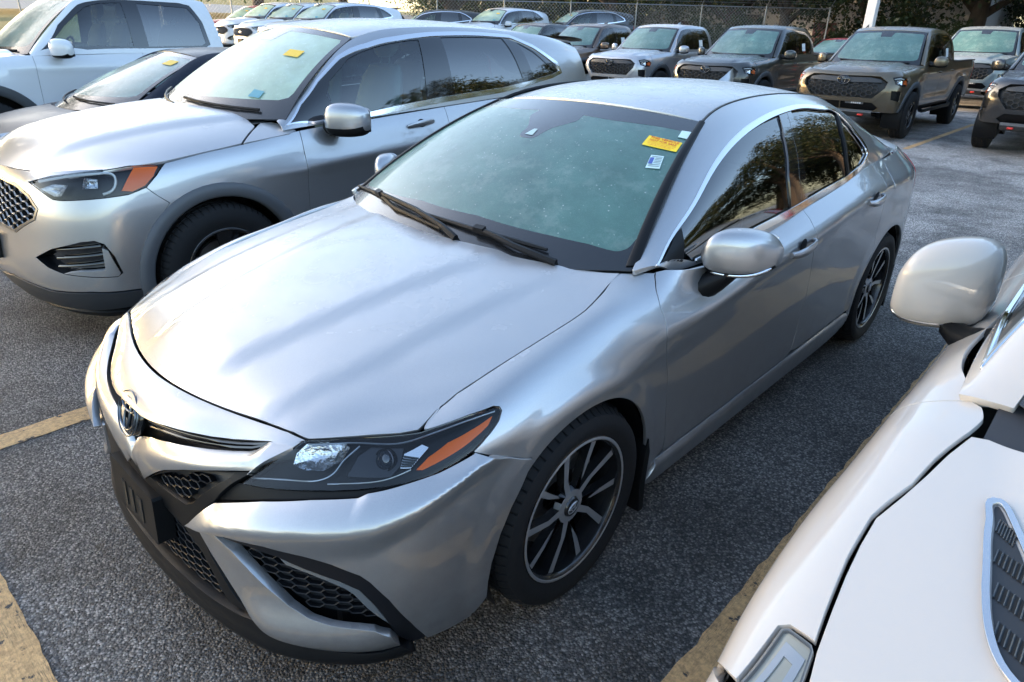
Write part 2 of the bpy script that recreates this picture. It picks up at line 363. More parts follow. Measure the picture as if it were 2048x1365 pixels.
# ---------------------------------------------------------------- plants
def leaf_mat(name,c0,c1,c2=None):
    m,n,p=mat(name); r=n.new('ObjectInfo').outputs['Random']; f=n.noise(1.3,3,.6,n.obj()); col=n.mix(n.ramp(f,[(.3,0.),(.7,1.)]),c0,c1)
    if c2: col=n.mix(n.ramp(n.noise(7,2,.5,n.obj()),[(.60,0.),(.68,1.)]),col,c2)  # warm flecks put sunlit leaves into the leaf colour
    n.l.new(col,p.inputs['Base Color']); p.inputs['Roughness'].default_value=.5; out=n.n['Material Output']
    tl=n.new('BsdfTranslucent'); n.l.new(col,tl.inputs[0]); mx=n.new('MixShader'); mx.inputs[0].default_value=.35; n.l.new(p.outputs[0],mx.inputs[1]); n.l.new(tl.outputs[0],mx.inputs[2]); n.l.new(mx.outputs[0],out.inputs[0]); return m
LEAF=leaf_mat('oak_leaf',(.030,.055,.018),(.075,.105,.030),(.17,.13,.045)); LEAFD=leaf_mat('dark_leaf',(.018,.034,.014),(.045,.065,.022),(.20,.13,.03)); LEAFH=leaf_mat('hedge_leaf',(.028,.050,.020),(.060,.085,.028),(.14,.12,.045))
BARK=simple('bark',(.085,.062,.046),.9,bump=(22,.9,.02),vary=.5)
def clumps(rng_,n_cl,rx,ry,rz_,cz,leaf,per,low=-.8):
    """leaf quads gathered in clumps through an ellipsoid"""
    V=[];F=[]
    for _ in range(n_cl):
        while True:
            d=rng_.normal(size=3); d/=np.linalg.norm(d)
            if d[2]>low: break
        r=.35+.65*rng_.random()**.5; c_=d*r*np.array([rx,ry,rz_])+np.array([0,0,cz]); s=(.10+.12*rng_.random())*(rx+ry)*.5
        q=rng_.normal(size=(per,3))*s*.55+c_
        for p in q:
            a=rng_.normal(size=3); a/=np.linalg.norm(a); b_=np.cross(a,rng_.normal(size=3)); b_/=np.linalg.norm(b_); l=leaf*(.6+.8*rng_.random()); k=len(V)
            V+=[p-a*l,p+b_*l*.55,p+a*l,p-b_*l*.55]; F.append((k,k+1,k+2,k+3))
    me=bpy.data.meshes.new('crown'); me.from_pydata([tuple(v) for v in V],[],F); return me
def limbs(rng_,h,r,spread,n_l,lean=(0,0)):
    b=MB(); top=h*.55; P=[(0,0,-.1),(lean[0]*.3,lean[1]*.3,top*.5),(lean[0],lean[1],top)]; b.tube(P,[r*1.35,r,r*.75],10)
    for k in range(n_l):
        a=2*math.pi*(k+rng_.random()*.6)/n_l; z0=top*(.55+.45*rng_.random()); e=(lean[0]+math.cos(a)*spread*(.6+.4*rng_.random()),lean[1]+math.sin(a)*spread*(.6+.4*rng_.random()),z0+h*(.18+.2*rng_.random())); s_=(lean[0]*z0/top,lean[1]*z0/top,z0); mid=((s_[0]+e[0])/2+rng_.normal()*.2,(s_[1]+e[1])/2+rng_.normal()*.2,(s_[2]+e[2])/2+.15); b.tube([s_,mid,e],[r*.55,r*.35,r*.12],7)
    return b.mesh('trunk',[BARK],60)
_r=np.random.default_rng(11)
CROWNS={'oak':clumps(_r,150,4.4,4.2,2.6,5.0,.085,90),'oak2':clumps(_r,170,5.0,4.6,2.9,4.9,.09,90),'low':clumps(_r,150,3.6,3.4,2.5,3.6,.075,90,-1),'tall':clumps(_r,170,4.6,4.6,4.2,7.0,.12,70)}
TRUNKS={'oak':limbs(_r,6.5,.24,2.6,6),'oak2':limbs(_r,6.8,.30,3.0,7,(.7,.2)),'low':limbs(_r,5.2,.17,2.0,6,(-.4,.1)),'tall':limbs(_r,9.5,.30,3.0,7)}
CROWNS_D={k:v.copy() for k,v in CROWNS.items()}
for v in CROWNS.values(): v.materials.append(LEAF)
for v in CROWNS_D.values(): v.materials.append(LEAFD)
def tree(kind,x,y,label,s=1.,rz=0.,dark=False,z=0.,group=None,name='tree'):
    t=empty(name,(x,y,z),rz,label,'tree',group); t.scale=(s,)*3; link('trunk',TRUNKS[kind],None,t); link('crown',(CROWNS_D if dark else CROWNS)[kind],None,t); return t
# unseen trees added to block the low sun, then trees behind the truck row
for k,(x,y,s) in enumerate([(-34,-30,1.55),(-36,-23,1.65),(-34,-16,1.6),(-37,-9,1.65),(-36,-2,1.55),(-44,-27,1.75),(-45,-19,1.75),(-45,-11,1.8),(-46,-3,1.7),(-54,-24,1.8),(-54,-12,1.85)]): tree('tall',x,y,'tall tree added out of view to block the low sun',s,k*1.3,group='unseen sun blocking trees')
for k,(x,y,kd,s,lb) in enumerate([(-31.0,17.2,'tall',.9,'slim tree by the chain link fence nearest the lawn'),(-33.5,23.6,'tall',.95,'slim tree behind the chain link fence on the lawn edge'),(-27.5,26.2,'oak2',1.15,'leaning many limbed oak behind the dark pickup'),(-22.0,33.0,'oak',1.1,'oak with dark trunk behind the brown pickup'),(-16.5,36.5,'oak2',1.05,'oak standing before the white building and the silver pickup'),(-12.6,33.6,'oak',1.0,'oak with low limbs behind the graphite pickup'),(-9.2,35.4,'low',1.35,'low tree with gold sunlit flecks behind the red car'),(-5.4,36.5,'oak2',1.2,'dark oak behind the lamp post'),(-2.6,32.0,'oak',1.15,'oak with reddish leaning trunk behind the grey blue pickup'),(2.2,34.5,'oak2',1.3,'dark oak at the end of the tree row')]): tree(kd,x,y,lb,s,k*1.1,k>3)
for k,(x,y,s) in enumerate([(8.5,26,1.05),(5.0,33,1.15),(14,31,1.1),(17,20,1.0),(20,27,1.1),(11,37,1.2)]): tree('tall',x,y,'tall leafy tree along the right edge of the lot',s,k*2.1,True,group='trees along the right edge')
for k in range(14): tree('low',-40+3.6*k,44.5+.3*k,'low bushy tree in the thicket at the back of the lot',1.25+.2*math.sin(k*2.3),k*.9,k>6,group='thicket trees at the back')
for k in range(9): tree('oak2' if k%2 else 'oak',-30+4.6*k,52+2*math.sin(k),'dark tree in the wood behind the building',1.35,k*.7,True,group='trees of the wood behind')
for k in range(7): tree('low',3.5+3.3*k,40-1.2*k,'low bushy tree added out of view to darken window reflections',1.2,k*1.7,True,group='unseen horizon filling trees')  # unseen low trees added to fill the bright horizon in reflections
for k in range(9): tree('low',-40+2.6*k,37.5+.7*k,'dense dark low tree behind the chain link fence',1.15+.15*math.sin(k*1.9),k*1.3,True,group='low trees behind the fence')
# hedge of separate shrubs in front of the building
HB=clumps(np.random.default_rng(5),60,1.6,1.0,1.0,1.1,.06,80,-1); HB.materials.append(LEAFH); HS=MB(); [HS.tube([(x,0,-.05),(x*1.3,.1,.9)],[.04,.02],6) for x in (-.5,0,.5)]; HSM=HS.mesh('stem',[BARK],60)
for k in range(12):
    x=-26+2.25*k; t=empty('hedge_shrub',(x,33+.25*(x+26)*.3,0),k*.8,'clipped green shrub in the hedge before the white building','shrub','hedge shrubs'); t.scale=(1,1,1.05+.2*math.sin(k*1.7)); link('foliage',HB,None,t); link('stem',HSM,None,t)
# ---------------------------------------------------------------- lawn bank, fence, building, lamp post, power pole
def grass_m():
    m,n,p=mat('dry_lawn'); f=n.noise(.25,5,.6,n.pos()); g=n.noise(9,4,.6,n.pos()); c_=n.mix(f,(.22,.20,.07),(.34,.27,.11)); c_=n.mix(n.ramp(g,[(.3,0.),(.7,.6)]),c_,(.12,.14,.05)); n.l.new(c_,p.inputs['Base Color']); p.inputs['Roughness'].default_value=.9; n.l.new(n.bump(n.noise(40,3,.6,n.pos()),.8,.05),p.inputs['Normal']); return m
LAWN=grass_m(); b=MB(); P=[]
for v in np.linspace(0,1,14):
    row=[]
    for u in np.linspace(0,1,22):
        x=-36-60*v; y=4+60*u; row.append((x+6*u,y,.02+9.5*v**.8*(.7+.3*math.sin(u*5))+.15*math.sin(9*u+7*v)-.3*(v==0)))
    P.append(row)
b.grid(P); tag(b.build('lawn_bank',LAWN,None,180),kind='structure')
b=MB(); b.grid([[(-44+6*u,8+50*u,2.05+.15*math.sin(7*u)) for u in np.linspace(0,1,20)],[(-46+6*u,8+50*u,2.55+.15*math.sin(7*u)) for u in np.linspace(0,1,20)]]); tag(b.build('path',simple('pale_concrete',(.45,.42,.37),.8,vary=.15),None,180),kind='structure')
GALV=simple('galvanised',(.33,.34,.35),.4,.8)
fe=empty('chain_link_fence',(-27,12,.6),0,'galvanised chain link fence with angled top arms behind the parked suvs','fence'); A0=np.array([-6.,-4.]); A1=np.array([17.,20.])
for k in range(13):
    p=A0+(A1-A0)*k/12; b=MB(); b.tube([(p[0],p[1],0),(p[0],p[1],2.15)],.03,7); b.tube([(p[0],p[1],2.15),(p[0]+.22,p[1]-.2,2.42)],.016,6); b.build('post',GALV,fe,60)
for z in (.08,2.10,2.25,2.34,2.42):
    dx=max(0,(z-2.15)/.27); b=MB(); b.tube([(A0[0]+.22*dx,A0[1]-.2*dx,z),(A1[0]+.22*dx,A1[1]-.2*dx,z)],.02 if z==2.10 else .005,6); b.build('rail' if z in (.08,2.10) else 'wire',GALV,fe,60)
b=MB(); L=np.linalg.norm(A1-A0); d=(A1-A0)/L
for k in range(int(L/.14)):
    for sg in (1,-1):
        s0=k*.14; s1=s0+sg*2.0; z0,z1=.08,2.08
        if s1<0: z1=.08+2*(s0/2.0); s1=0
        if s1>L: z1=.08+2*((L-s0)/2.0); s1=L
        p,q=A0+d*s0,A0+d*s1; b.tube([(p[0],p[1],z0),(q[0],q[1],z1)],.0035,3,False)
tag(b.build('wire_mesh',GALV,fe),kind='stuff')
WB=simple('white_stucco',(.62,.60,.57),.85,bump=(18,.3,.02),vary=.08)
bd=empty('white_building',(-18,41,0),0,'long low white building with dark doors behind the hedge','building')
b=MB(); b.box((-12,0,0),(12,8,4.2)); b.build('wall',WB,bd); b=MB(); b.prism([(-1.0,4.2),(4,5.9),(9.0,4.2)],-12.6,12.6,lambda a,b_,c_:(c_,a,b_)); b.build('roof',simple('grey_roof',(.12,.11,.11),.9),bd)
for k,x in enumerate((-8.5,-4.2,.2,4.6,8.8)):
    if k in (1,3): b=MB(); b.box((x-.6,-.06,0),(x+.6,.02,2.3)); b.build('door',simple('door_maroon',(.09,.035,.04),.6),bd)
    else:
        b=MB(); b.box((x-.7,-.05,1.5),(x+.7,.02,2.7)); wn=b.build('window',simple('window_dark',(.02,.022,.025),.1),bd); b=MB(); [b.box(q0,q1) for q0,q1 in (((x-.76,-.08,1.44),(x-.70,.0,2.76)),((x+.70,-.08,1.44),(x+.76,.0,2.76)),((x-.70,-.08,2.70),(x+.70,.0,2.76)),((x-.70,-.08,1.44),(x+.70,.0,1.5)))]; b.build('frame',WB,wn)
lp=empty('lamp_post',(-4.35,19.4,0),0,'white square lamp post numbered 4 behind the bronze pickup','lamp post')
PWm=simple('post_white',(.68,.69,.71),.5,vary=.08); b=MB(); b.prism([(-.10,-.11),(.10,-.11),(.11,-.10),(.11,.10),(.10,.11),(-.10,.11),(-.11,.10),(-.11,-.10)],.5,8.5); b.build('post',PWm,lp); b=MB(); b.lathe([(0,.0),(.32,.0),(.32,.62),(.28,.66),(0,.66)],20,'z'); b.build('base',simple('base_concrete',(.35,.34,.32),.9),lp,40)
b=MB(); b.box((-.9,-.06,8.3),(.9,.06,8.42)); b.box((-1.2,-.2,8.25),(-.7,.2,8.45)); b.box((.7,-.2,8.25),(1.2,.2,8.45)); b.build('lamp_head',PWm,lp)
cu=bpy.data.curves.new('txt','FONT'); cu.body='4'; cu.size=.24; cu.align_x='CENTER'; to=bpy.data.objects.new('t',cu); COL.objects.link(to); me=bpy.data.meshes.new_from_object(to.evaluated_get(bpy.context.evaluated_depsgraph_get())); bpy.data.objects.remove(to); me.materials.clear()
o=link('number',me,simple('number_black',(.01,.01,.01),.7),lp); o.location=(0.0,-.114,1.78); o.rotation_euler=(math.pi/2,0,0)
pp=empty('utility_pole',(10.6,24.5,0),.4,'wooden utility pole with crossarms beside the lot','utility pole'); WD=simple('pole_wood',(.09,.065,.045),.9,bump=(14,.6,.02)); b=MB(); b.tube([(0,0,0),(0,0,9.5)],[.16,.11],10); b.build('pole',WD,pp,60)
for z in (8.9,8.2):
    b=MB(); b.box((-1.3,-.06,z),(1.3,.06,z+.12)); ca=b.build('crossarm',WD,pp)
    for x in (-1.15,-.55,.55,1.15): b=MB(); b.lathe([(.0,0),(.05,0),(.06,.06),(.03,.12),(.05,.16),(0,.18)],10,'z',c=(x,0,z+.12)); b.build('insulator',simple('porcelain',(.25,.2,.17),.3),ca,40)
# ---- silver sedan: control nets (x to the car's left, y backwards from the nose, z up), metres
def zs(pts,z): return [(p[0],p[1],z if len(p)<3 else p[2]) for p in pts]
SEDAN_ROWS=[
 zs([(0,.03),(.2,.04),(.4,.065),(.56,.11),(.67,.175),(.76,.26),(.81,.36),(.855,.52,.17),(.868,.72,.175),(.876,.942,.18),(.88,1.2,.185),(.88,1.4,.185),(.882,1.95,.185),(.882,2.58,.185),(.88,3.15,.185),(.876,3.45,.2),(.872,3.767,.21),(.86,4.1,.23),(.80,4.4,.26),(.70,4.62,.27),(.55,4.75,.27),(.3,4.80,.27),(0,4.81,.27)],.165),
 zs([(0,.015),(.2,.022),(.4,.05),(.56,.095),(.67,.16),(.765,.245),(.825,.345),(.875,.52),(.888,.72),(.895,.942),(.896,1.2),(.894,1.4),(.894,1.95),(.894,2.58),(.893,3.15),(.892,3.45),(.890,3.767),(.878,4.1,.3),(.82,4.4,.32),(.715,4.66,.33),(.57,4.79,.33),(.3,4.84,.33),(0,4.85,.33)],.26),
 zs([(0,.02),(.2,.028),(.4,.055),(.56,.10),(.68,.17),(.775,.25),(.84,.35),(.885,.53),(.897,.72),(.902,.942),(.9,1.2),(.894,1.4),(.893,1.95),(.893,2.58),(.895,3.15),(.9,3.45),(.903,3.767),(.893,4.1),(.835,4.4,.39),(.735,4.68,.4),(.59,4.82,.4),(.3,4.87,.4),(0,4.88,.4)],.36),
 zs([(0,.022),(.2,.03),(.4,.055),(.56,.10),(.68,.175),(.78,.26),(.848,.36),(.89,.54),(.904,.72),(.91,.942),(.906,1.2),(.896,1.4),(.893,1.95),(.893,2.58),(.897,3.15),(.905,3.45),(.91,3.767),(.9,4.1),(.842,4.4),(.745,4.69),(.6,4.835),(.3,4.885),(0,4.893)],.47),
 zs([(0,.025),(.2,.03),(.4,.06),(.56,.115),(.685,.19),(.785,.275),(.853,.38),(.892,.55),(.907,.72),(.915,.942),(.911,1.2),(.9,1.4),(.898,1.95),(.899,2.58),(.903,3.15),(.911,3.45),(.916,3.767),(.904,4.1),(.846,4.4),(.75,4.69),(.6,4.835),(.3,4.885),(0,4.893)],.58),
 [(0,.03,.66),(.2,.045,.66),(.4,.09,.66),(.56,.155,.66),(.685,.235,.665),(.785,.32,.67),(.85,.43,.68),(.889,.58,.685),(.907,.72,.69),(.917,.942,.705),(.914,1.2,.705),(.907,1.4,.7),(.907,1.95,.715),(.908,2.58,.73),(.911,3.15,.745),(.914,3.45,.745),(.915,3.767,.745),(.9,4.1,.74),(.84,4.4,.74),(.745,4.67,.74),(.59,4.8,.74),(.3,4.85,.74),(0,4.858,.74)],
 [(0,.035,.715),(.2,.06,.715),(.4,.135,.715),(.56,.2,.715),(.675,.285,.72),(.77,.375,.73),(.835,.48,.745),(.872,.6,.755),(.893,.74,.77),(.905,.95,.785),(.914,1.2,.79),(.914,1.4,.80),(.913,1.95,.845),(.913,2.58,.885),(.912,3.15,.93),(.907,3.45,.935),(.9,3.767,.93),(.88,4.1,.92),(.82,4.4,.915),(.725,4.63,.91),(.57,4.765,.91),(.3,4.82,.91),(0,4.83,.91)],
 [(0,.07,.75),(.2,.095,.75),(.4,.165,.747),(.562,.225,.745),(.66,.32,.752),(.745,.425,.765),(.8,.53,.79),(.825,.63,.815),(.835,.76,.845),(.842,.95,.87),(.858,1.2,.9),(.877,1.4,.9),(.882,1.95,.905),(.884,2.58,.938),(.88,3.15,.985),(.872,3.45,.995),(.858,3.767,.99),(.835,4.1,.985),(.77,4.4,.98),(.685,4.6,.98),(.55,4.74,.98),(.3,4.8,.98),(0,4.81,.98)],
 [(0,.128,.768),(.2,.15,.768),(.4,.2,.766),(.54,.26,.768),(.6,.36,.78),(.65,.48,.8),(.68,.58,.826),(.7,.68,.85),(.715,.8,.872),(.727,.97,.902),(.752,1.2,.95),(.815,1.4,.98),(.815,1.95,.957),(.817,2.58,.986),(.815,3.15,1.035),(.802,3.45,1.06),(.78,3.767,1.065),(.75,4.1,1.065),(.68,4.4,1.06),(.60,4.58,1.05),(.47,4.7,1.04),(.25,4.76,1.04),(0,4.77,1.04)]]
for _i,_r in enumerate(SEDAN_ROWS):      # one more station just ahead of the front door
    _a,_b=_r[10],_r[11]; _r.insert(11,(.715,1.315,.973) if _i==8 else tuple(_a[k]+(_b[k]-_a[k])*.55 for k in range(3)))
SEDAN_ROWS[8][10]=(.722,1.2,.948); SEDAN_ROWS[8][12]=(.80,1.42,.983)
def lerp(a,b,t): return a+(b-a)*t
def sst(a,b,x):
    t=np.clip((x-a)/(b-a),0,1); return t*t*(3-2*t)
FA,RA=.942,3.767   # axles
CRY=[1.0,1.34,1.66,1.97,2.53,2.9,3.16,3.5,4.0,4.6]; CRZ=[.79,.803,.820,.852,.888,.925,.945,.945,.93,.91]
def sedan_disp(p):
    x,y,z=p.T
    h=z-np.interp(y,CRY,CRZ); A=.018*sst(1.12,1.5,y)*(1-.8*sst(3.3,4.1,y))
    d=A*np.where(h>0,np.exp(-(h/.05)**2),np.exp(-(np.abs(h)/.026)**1.4))
    h=z-.268-.006*(y-1.4); d=d+.014*(1-sst(0,.022,h))*sst(1.34,1.40,y)*(1-sst(3.3,3.42,y))
    for yc in (FA,RA):
        r=np.hypot(y-yc,z-.335); d=d+.009*sst(.475,.405,r)*(z>.2)
    return d*(y>.45)
# hood: rows from the front edge to the rear edge, columns from the middle outwards (a little past the shut line)
def hood_net():
    xs=np.array([0,.12,.25,.40,.53,.63,.72,.79]); R=[]
    G=lambda d: np.interp(d,[-.05,0,.03,.06,.12,.2,.35,.55,.8,1.1],[-.035,0,.018,.034,.055,.078,.115,.155,.194,.230])
    XE=lambda y: np.interp(y,[.0,.247,.30,.355,.41,.455,.5,.59,.66,.753,.85,.95,1.094,1.158,1.245,1.318,1.4],[.50,.572,.622,.674,.727,.757,.752,.748,.755,.760,.764,.769,.769,.758,.742,.735,.73])
    ZE=lambda y: np.interp(y,[.0,.247,.30,.355,.41,.455,.5,.534,.59,.66,.753,.85,.95,1.037,1.094,1.158,1.245,1.318,1.4],[.75,.760,.761,.764,.768,.775,.789,.804,.823,.841,.858,.875,.893,.906,.916,.928,.951,.972,.99])
    for t in (0,.05,.12,.22,.36,.52,.68,.84,1.0):
        row=[]
        for x in xs:
            yf=.095+.491*x**2-.342*x**4 if x<.56 else np.interp(x,[.56,.66,.74,.80],[.212,.315,.40,.47]); yr=1.165+.236*x**2+.132*x**4; y=lerp(yf,yr,t)
            z1=.764-.022*x*x+G(y-(.128+.491*x*x-.342*x**4)); zc=.764+G(y-.128); s_=x/XE(y); z2=zc+(ZE(y)-zc)*s_**2.6; w_=max(sst(.25,.50,y),sst(.50,.60,x))
            row.append((x,y,z1+(z2-z1)*w_))
        R.append(row)
    return R
def hood_disp(p):
    x,y,z=p.T; x=np.abs(x)
    # raised middle: a soft crease that runs from the nose outwards to the cowl, another one further out
    a=np.interp(y,[.1,.5,1.2],[.15,.24,.36]); b=np.interp(y,[.1,.5,1.2],[.40,.50,.58])
    f=sst(.12,.3,y)*(1-.5*sst(.9,1.2,y))
    return f*(.013*(1-sst(-.035,.055,x-a))+.009*(1-sst(-.03,.05,x-b)))
def roof_net():
    xs=[0,.2,.36,.47,.56]; ys=[2.0,2.2,2.5,2.8,3.1,3.35,3.5]; zc=[1.404,1.434,1.459,1.464,1.452,1.424,1.398]; R=[]
    for y,z in zip(ys,zc):
        R.append([(x,y+(.10*(x/.545)**2 if y<2.1 else .06*(x/.545)**2 if y<2.3 else 0),z-.040*(x/.545)**2-.012*(x/.545)**6) for x in xs])
    return R
def ws_net():
    xs=[0,.25,.5,.75,1.0,1.06]; R=[]
    for t in (0,.25,.5,.75,1.0):
        row=[]
        for f in xs:
            wb,wt=.762,.552; w=lerp(wb,wt,t)*f
            yb=1.06+.285*f**2; yt=1.985+.10*f**2
            zb=.955+.022*f**2; zt=1.400-.038*f**2
            row.append((w,lerp(yb,yt,t)-.020*4*t*(1-t),lerp(zb,zt,t)+.030*4*t*(1-t)))
        R.append(row)
    return R
GT=[(.768,1.335,.986),(.700,1.55,1.085),(.630,1.80,1.222),(.553,2.085,1.363),(.522,2.4,1.418),(.512,2.8,1.427),(.515,3.1,1.414),(.525,3.35,1.383),(.545,3.6,1.305),(.575,3.9,1.195),(.60,4.2,1.075)]
GB=[(.820,1.385,.984),(.822,1.55,.958),(.822,1.80,.955),(.822,2.085,.960),(.823,2.4,.976),(.822,2.8,1.006),(.818,3.1,1.031),(.81,3.3,1.048),(.79,3.55,1.06),(.755,3.9,1.065),(.70,4.25,1.06)]
def green_net():
    R=[]
    for s in (-.06,.1,.28,.46,.64,.82,.93,1.0):
        row=[]
        for B,T in zip(GB,GT):
            fx=.47*s+.53*abs(s)**3.4; fz=1-(1-s)**1.12
            b=.018*4*s*(1-s)
            row.append((B[0]+(T[0]-B[0])*fx+b*.4,B[1]+(T[1]-B[1])*lerp(s,fz,.5),B[2]+(T[2]-B[2])*fz))
        R.append(row)
    return R
